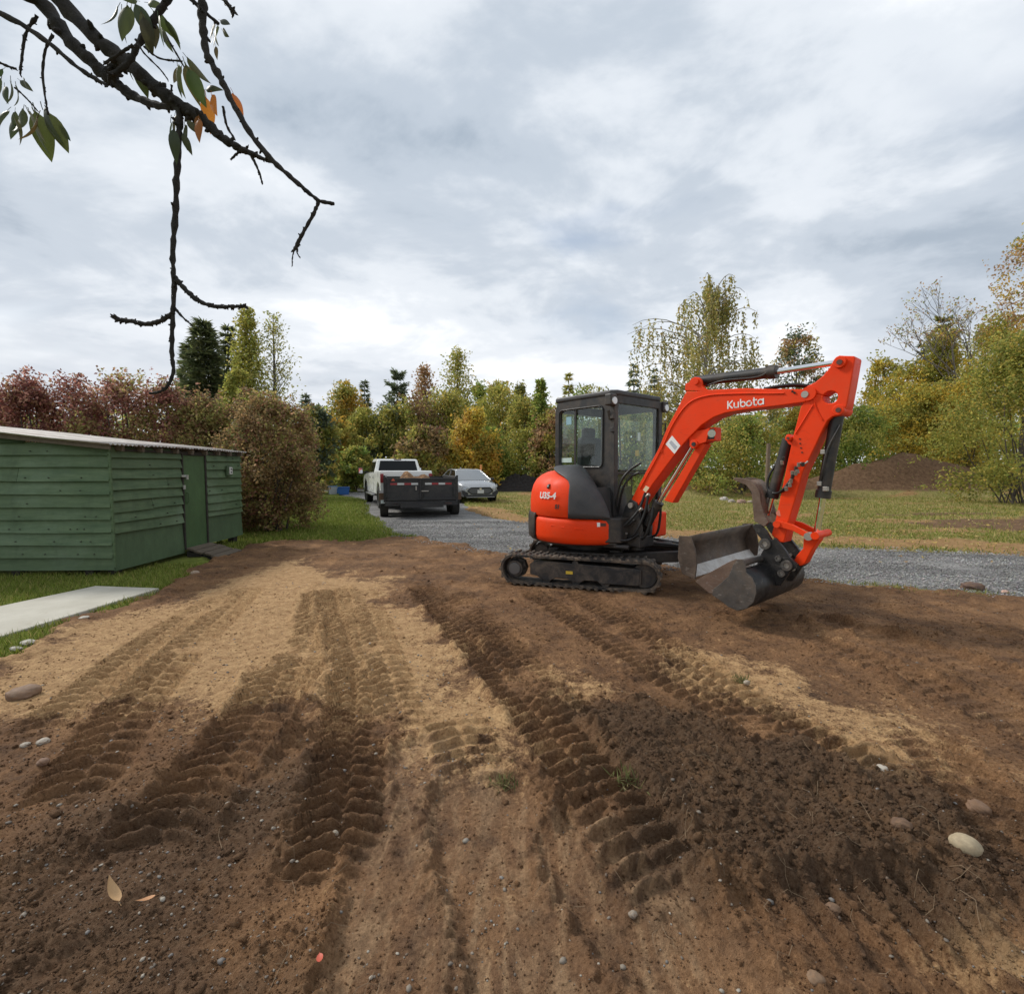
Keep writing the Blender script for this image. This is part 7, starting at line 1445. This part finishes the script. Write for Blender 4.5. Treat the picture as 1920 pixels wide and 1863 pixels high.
# thin crossing shoots
for pts, r0, r1 in (([(330, -20), (300, 20), (262, 80), (240, 118), (205, 145)], 0.012, 0.010), ([(-40, 10), (30, 40), (90, 80), (150, 130), (200, 160)], 0.010, 0.007), ([(70, 30), (50, 60), (42, 100), (38, 140)], 0.007, 0.004), ([(100, 65), (85, 95), (80, 140), (86, 190), (90, 215)], 0.005, 0.003), ([(345, -15), (380, 20), (410, 45)], 0.008, 0.005), ([(255, 75), (270, 100), (300, 130), (315, 150)], 0.004, 0.002), ([(310, 65), (330, 100), (350, 135), (372, 180)], 0.004, 0.003), ([(-30, 100), (0, 118), (30, 130)], 0.006, 0.004), ([(28, 165), (50, 185), (72, 210)], 0.004, 0.002), ([(400, -20), (420, 0), (438, 22)], 0.006, 0.007), ([(418, 200), (425, 235), (440, 262)], 0.005, 0.004), ([(250, 85), (225, 100), (195, 120)], 0.006, 0.004), ([(270, 88), (300, 110), (340, 115)], 0.004, 0.003), ([(322, 160), (322, 180), (330, 205)], 0.004, 0.003)):
    yy = 2.0 + 0.15 * math.sin(pts[0][0]); knobby('twig', [CP(x, y, yy) for x, y in pts], r0, r1, cherry, 0.8, 7)
knobby('mossy_stub', [CP(205, 140, 2.15), CP(222, 124, 2.12), CP(245, 108, 2.08)], 0.022, 0.017, cherry, 2.5)
# leaves, each one hanging from its stalk: (stalk px, py, length px, tilt from straight down in degrees, width factor, colour)
s = NT('cherry_leaf'); oi = s.n('ShaderNodeObjectInfo'); a = s.attr('Col'); nn = s.noise(40, 4, 0.6)
c = s.mix(s.ramp(nn, 0.3, 0.7), s.mix(0.25, oi.outputs['Color'], (0.02, 0.03, 0.01)), oi.outputs['Color']); bb = s.bsdf(c, 0.45, 0, Specular_IOR_Level=0.4)
tl = s.n('ShaderNodeBsdfTranslucent'); s.l(c, tl.inputs[0]); mx = s.n('ShaderNodeMixShader'); mx.inputs[0].default_value = 0.45; s.l(bb.outputs[0], mx.inputs[1]); s.l(tl.outputs[0], mx.inputs[2]); s.l(mx.outputs[0], s.out.inputs[0]); MAT_CL = s.m
def leaf_mesh(wf, curl):
    mb = MB(); rows = []; m = 9
    for k in range(m):
        q = k / (m - 1); w = wf * 0.5 * (math.sin(math.pi * q ** 0.78)) ** 0.85 * (1 - 0.25 * q); sag = curl * (q - 0.3) ** 2
        rows.append([(-w, sag + 0.25 * w, -q), (-w * 0.5, sag + 0.08 * w, -q), (0, sag, -q), (w * 0.5, sag + 0.08 * w, -q), (w, sag + 0.25 * w, -q)])
    mb.grid(rows); mb.tube([(0, 0.0, 0.16), (0, 0.0, 0.02), (0, 0.01, -0.1)], 0.010, 4); return mb
LM = []
for wf, cu in ((0.42, 0.35), (0.36, 0.6), (0.48, 0.2), (0.30, -0.4)):
    o = leaf_mesh(wf, cu).build('leaf', MAT_CL, cherry, smooth=70); LM.append(o.data); bpy.data.objects.remove(o)
GR = (0.078, 0.095, 0.030, 1); YG = (0.120, 0.120, 0.034, 1); DG = (0.055, 0.070, 0.028, 1); OR = (0.52, 0.17, 0.02, 1); BR = (0.30, 0.12, 0.02, 1)
leaves_ = [(246, 14, 50, 18, GR), (262, 20, 44, -4, YG), (290, 40, 40, 8, DG), (306, 60, 38, -24, GR), (310, 36, 44, -58, DG), (222, 12, 46, 34, DG), (336, 138, 36, 12, DG), (358, 150, 46, -30, GR), (16, 205, 40, 30, DG), (36, 215, 52, 10, GR), (56, 214, 66, 4, GR), (98, 222, 44, -36, DG), (72, 216, 60, 2, YG), (328, 214, 40, 24, YG), (342, 250, 34, -18, DG), (416, 56, 30, -40, GR), (398, 54, 26, 22, YG), (20, 150, 44, 4, DG), (44, 148, 34, -34, GR), (376, 216, 34, 14, BR), (238, 8, 66, 10, GR), (252, 6, 58, -25, DG), (228, 18, 48, 22, GR), (268, 30, 55, -8, DG), (285, 18, 52, -42, GR), (300, 50, 46, -15, YG), (282, 56, 44, 5, YG), (296, 30, 60, -10, GR), (258, 2, 30, 60, DG), (275, 5, 40, -70, GR),
           (255, 122, 50, -14, GR), (240, 110, 34, 5, DG), (332, 118, 52, 6, YG), (346, 118, 62, -12, YG), (352, 128, 58, -22, GR), (340, 125, 40, 20, GR), (350, 108, 56, -38, GR), (384, 168, 38, -80, DG), (320, 225, 52, 14, GR), (325, 240, 56, 0, DG), (346, 232, 50, -8, GR), (350, 225, 30, -45, GR),
           (386, 180, 62, -6, OR), (396, 176, 50, -22, OR), (372, 222, 44, -2, BR), (436, 172, 46, -20, OR), (402, 42, 34, 4, GR), (408, 50, 50, -22, GR), (404, 62, 26, 8, YG), (404, 86, 22, 0, YG), (412, 38, 26, -60, DG),
           (28, 208, 36, 20, GR), (28, 220, 46, 2, YG), (44, 205, 64, -4, GR), (52, 208, 62, -12, YG), (66, 208, 78, -8, GR), (78, 200, 70, -22, DG), (90, 210, 62, -28, GR), (88, 212, 50, -10, DG), (60, 200, 50, 10, YG), (2, 150, 52, 8, GR), (8, 160, 40, -18, DG), (30, 160, 46, -14, GR), (36, 150, 30, -50, DG), (6, 130, 36, 30, DG), (-6, 140, 50, 0, GR)]
for k, (px, py, L_, ti, col) in enumerate(leaves_):
    yy = 1.9 + 0.3 * rr.random(); o = bpy.data.objects.new('leaf', LM[rr.randrange(4)]); COL.objects.link(o); o.parent = cherry
    sc = 0.98 * L_ * yy / FPX; o.location = Vector(CP(px, py, yy)); o.scale = (sc, sc, sc); o.rotation_euler = (rr.uniform(-0.35, 0.35), R(ti), rr.uniform(-1.1, 1.1)); o.color = tuple(min(1, c_ * rr.uniform(0.8, 1.25)) for c_ in col[:3]) + (1,)

# ---------------------------------------------------------------- stones, fallen leaves, tufts and heaps on the ground
def gz(x, y): return float(dirt_field(np.array([x]), np.array([y]))[0][0])
def stone(label, px, py, wpx, hf, col, seed, rough=0.75, name='stone', z=None, oblong=1.0, rz=0.0, group=None):
    g = G(px, py); r_ = wpx / 2 * g[1] / FPX; rr_ = np.random.default_rng(seed); bm = bmesh.new(); bmesh.ops.create_icosphere(bm, subdivisions=4, radius=1.0)
    off = rr_.uniform(0, 50, 3)
    for v in bm.verts:
        p = v.co.copy(); q = np.array(p); n_ = fbm(np.array([q[0] * 1.1 + off[0] + q[2]]), np.array([q[1] * 1.1 + off[1] - q[2] * 0.7]), seed, 3)[0]; n2_ = fbm(np.array([q[0] * 5 + q[2] * 3]), np.array([q[1] * 5 + q[2] * 4]), seed + 5, 2)[0]
        k_ = 0.4 if seed == 301 else 1.0; v.co = p * (1 + 0.20 * k_ * n_ + 0.035 * k_ * n2_)
    me = bpy.data.meshes.new(name); bm.to_mesh(me); bm.free(); me.polygons.foreach_set('use_smooth', [True] * len(me.polygons))
    o = bpy.data.objects.new(name, me); COL.objects.link(o); z0 = gz(g[0], g[1]) if z is None else z
    o.scale = (r_, r_ * 0.8 * oblong, r_ * hf); o.rotation_euler = (rr_.uniform(-.15, .15), rr_.uniform(-.15, .15), rz); o.location = (g[0], g[1], z0 + r_ * hf * (0.25 if 'sunk' in label or 'buried' in label or 'poking' in label else 0.85 if seed == 301 else 0.5))
    s = NT('stone_' + str(seed)); n1 = s.noise(2.2, 6, 0.65); n2 = s.noise(18, 5, 0.7)
    c = s.mix(s.ramp(n1, 0.3, 0.7), tuple(x * 0.72 for x in col), tuple(min(1, x * 1.15) for x in col)); c = s.mix(s.ramp(n2, 0.55, 0.75, 0, 0.5), c, tuple(x * 0.45 for x in col)); c = s.mix(s.ramp(s.noise(1.6, 7, 0.7), 0.46, 0.62, 0, 0.15 if seed == 301 else 0.7), c, (0.19, 0.105, 0.052))
    me.materials.append(s.done(s.bsdf(c, rough, 0, s.bump(n2, 0.25, 0.01)))); return tag(o, label, 'stone', group)
SG = 'stones lying on the earth'
stone('smooth pale egg shaped stone at the edge of the dark soil patch', 1808, 1632, 50, 0.74, (0.36, 0.29, 0.185), 301, rz=-0.5, group=SG)
stone('brown half buried boulder at the left edge of the earth', 43, 1306, 50, 0.55, (0.20, 0.125, 0.078), 302, rz=0.3, group=SG)
stone('dark brown rock sitting on the edge of the driveway', 1824, 1106, 38, 0.55, (0.105, 0.062, 0.045), 303, z=0.0, group=SG)
stone('small pink stone beside the dark driveway rock', 1885, 1114, 13, 0.7, (0.52, 0.34, 0.27), 304, z=0.01, group=SG)
stone('flat white chip of stone upper right on the dark soil patch', 1650, 1453, 28, 0.35, (0.44, 0.40, 0.33), 305, group=SG)
stone('tan brown stone half sunk at the right rim of the dark soil', 1835, 1510, 44, 0.55, (0.18, 0.105, 0.06), 306, group=SG)
stone('brown stone on the dark soil left of the pale egg shaped stone', 1688, 1588, 36, 0.6, (0.12, 0.068, 0.038), 307, group=SG)
stone('small grey stone below the dark soil patch', 1187, 1700, 17, 0.7, (0.24, 0.20, 0.155), 308, group=SG)
stone('small pale pebble in the track by the gravelly soil', 628, 1560, 14, 0.8, (0.30, 0.26, 0.20), 309, group=SG)
stone('white oval pebble on the left gravelly earth', 80, 1392, 22, 0.5, (0.36, 0.32, 0.26), 310, group=SG)
stone('second white pebble left of the oval one', 48, 1395, 17, 0.5, (0.34, 0.30, 0.24), 311, group=SG)
stone('white pebble in the middle of the tan clay right of the tracks', 1400, 1287, 12, 0.8, (0.36, 0.31, 0.24), 312, group=SG)
stone('round brown stone by the shed in the scraped soil', 366, 1078, 16, 0.7, (0.34, 0.26, 0.19), 313, group=SG)
stone('brown stone poking out below the dark soil patch', 1560, 1700, 30, 0.6, (0.15, 0.088, 0.050), 314, group=SG)
stone('broken brown stone in the bottom right corner', 1530, 1828, 34, 0.5, (0.20, 0.125, 0.072), 315, group=SG)
stone('reddish brown stone among the left pebbles', 82, 1440, 22, 0.6, (0.17, 0.095, 0.058), 316, group=SG)
for k, (px, py, w_) in enumerate(((1358, 940, 16), (1372, 944, 14), (1390, 946, 18), (1406, 945, 12), (1420, 943, 14))):
    o = stone(['white rock at the near end of the little rock row on the lawn', 'grey rock second in the row on the lawn', 'reddish rock in the middle of the row on the lawn', 'small tan rock fourth in the row on the lawn', 'tan rock at the thumb end of the row on the lawn'][k], px, py, w_, 0.7, [(0.5, 0.47, 0.42), (0.34, 0.31, 0.27), (0.30, 0.19, 0.14), (0.33, 0.27, 0.2), (0.36, 0.30, 0.24)][k], 320 + k, z=0.02, group='row of rocks on the far lawn')
for k, (px, py, w_) in enumerate(((55, 1211, 26), (30, 1222, 20), (158, 1163, 16))): stone(['pale limestone lump in the grass by the path edge', 'smaller pale lump next to the limestone lump at the path edge', 'pale stone in the grass halfway along the path'][k], px, py, w_, 0.4, (0.46, 0.44, 0.38), 330 + k, z=0.02, group='pale stones along the path grass')
# fallen leaves
def fallen(label, px, py, L_, rz, col, tilt, seed):
    g = G(px, py); sc = L_ * g[1] / FPX; o = leaf_mesh(0.42, 0.5).build('fallen_leaf', None, None, smooth=70); o.data.materials.append(M('dry_leaf_%d' % seed, col, 0.6, var=0.2, scale=30))
    o.scale = (sc, sc, sc); o.rotation_euler = (R(90) + tilt, tilt * 0.6, rz); o.location = (g[0], g[1], gz(g[0], g[1]) + 0.022); tag(o, label, 'leaf', 'fallen leaves on the earth')
fallen('curled tan fallen leaf standing on the gravelly soil', 292, 1690, 36, R(150), (0.46, 0.235, 0.11), 0.22, 1)
fallen('flat pale tan fallen leaf on the gravelly soil', 224, 1705, 56, R(70), (0.44, 0.27, 0.125), 0.45, 2)
fallen('small red fallen leaf near the bottom edge', 600, 1808, 34, R(205), (0.42, 0.075, 0.04), 0.2, 3)
# grass tufts
rng = np.random.default_rng(12)
for px, py, sz_, lb in ((1182, 1470, 0.07, 'small green weed tuft at the left rim of the dark soil'), (945, 1452, 0.06, 'green weed tuft between the two track lanes'), (1390, 1275, 0.05, 'faint grass tuft on the tan clay beyond the dark soil')):
    g = G(px, py); n = 90; t = thing('grass_tuft', lb, 'weed', (g[0], g[1], gz(g[0], g[1])), 0, 'weed tufts in the earth')
    P = np.stack([rng.normal(size=n) * sz_ * 0.6, rng.normal(size=n) * sz_ * 0.5, np.zeros(n)], 1)
    V, Fc, cc = leaf_quads(P, sz_ * rng.uniform(0.6, 1.3, n), 0.007, pal_cols([(0.045, 0.062, 0.022), (0.065, 0.075, 0.030), (0.085, 0.080, 0.040)], n, rng), rng, droop=-0.9); np_mesh('blades', V, Fc, MAT_LEAF, t, col=cc)
# black mulch pile
def heap(name, label, px, Y, w, d, h, mat, soilv, seed, lump=0.10, z0=0.0):
    g = AT(px, 900, Y); n = 90; q = np.linspace(-1, 1, n); X, Y_ = np.meshgrid(q, q); rad = np.sqrt(X ** 2 + Y_ ** 2)
    Z = h * np.clip(1 - rad ** 1.7, -0.1, 1) * (1 + 0.25 * fbm(X * 2.2, Y_ * 2.2, seed, 3)) + lump * h * fbm(X * 9, Y_ * 9, seed + 3, 4) * np.clip(1.1 - rad, 0, 1)
    idx = np.arange(n * n).reshape(n, n); Fq = np.stack([idx[:-1, :-1], idx[:-1, 1:], idx[1:, 1:], idx[1:, :-1]], -1).reshape(-1, 4)
    o = np_mesh(name, np.stack([X * w, Y_ * d, Z], -1).reshape(-1, 3), Fq, mat, smooth=True, attrs={'Soil': np.tile([soilv], (n * n, 1))}); o.location = (g[0], Y, z0); return tag(o, label, 'heap')
heap('mulch_pile', 'low black mulch pile between the grey car and the excavator', 975, 33.5, 2.4, 1.5, 1.05, M('black_mulch', (0.016, 0.012, 0.010), 0.95, var=0.5, scale=9, bump=0.8, bscale=18), (0, 0, 0), 31, 0.18)
# wooden fence post behind the thumb, standing in the lawn
g = AT(1436, 950, 20.0); po = thing('fence_post', 'lone weathered timber post standing on the far lawn behind the excavator thumb', 'post', (g[0], 20.0, 0))
zt_ = AT(1436, 832, 20.0)[2]; MB().tube([(0, 0, -0.1), (0.02, 0, zt_ * 0.5), (0.035, 0, zt_)], [0.085, 0.082, 0.075], 12, True, 0.05, random.Random(2)).build('post', M('grey_timber', (0.16, 0.115, 0.08), 0.9, var=0.4, scale=12, bump=0.4), po, smooth=50)
MB().cyl((0.035, 0, zt_ + 0.002), (0.036, 0, zt_ + 0.02), 0.07, 0.03, 12).build('cap', MAT_WOOD, po)
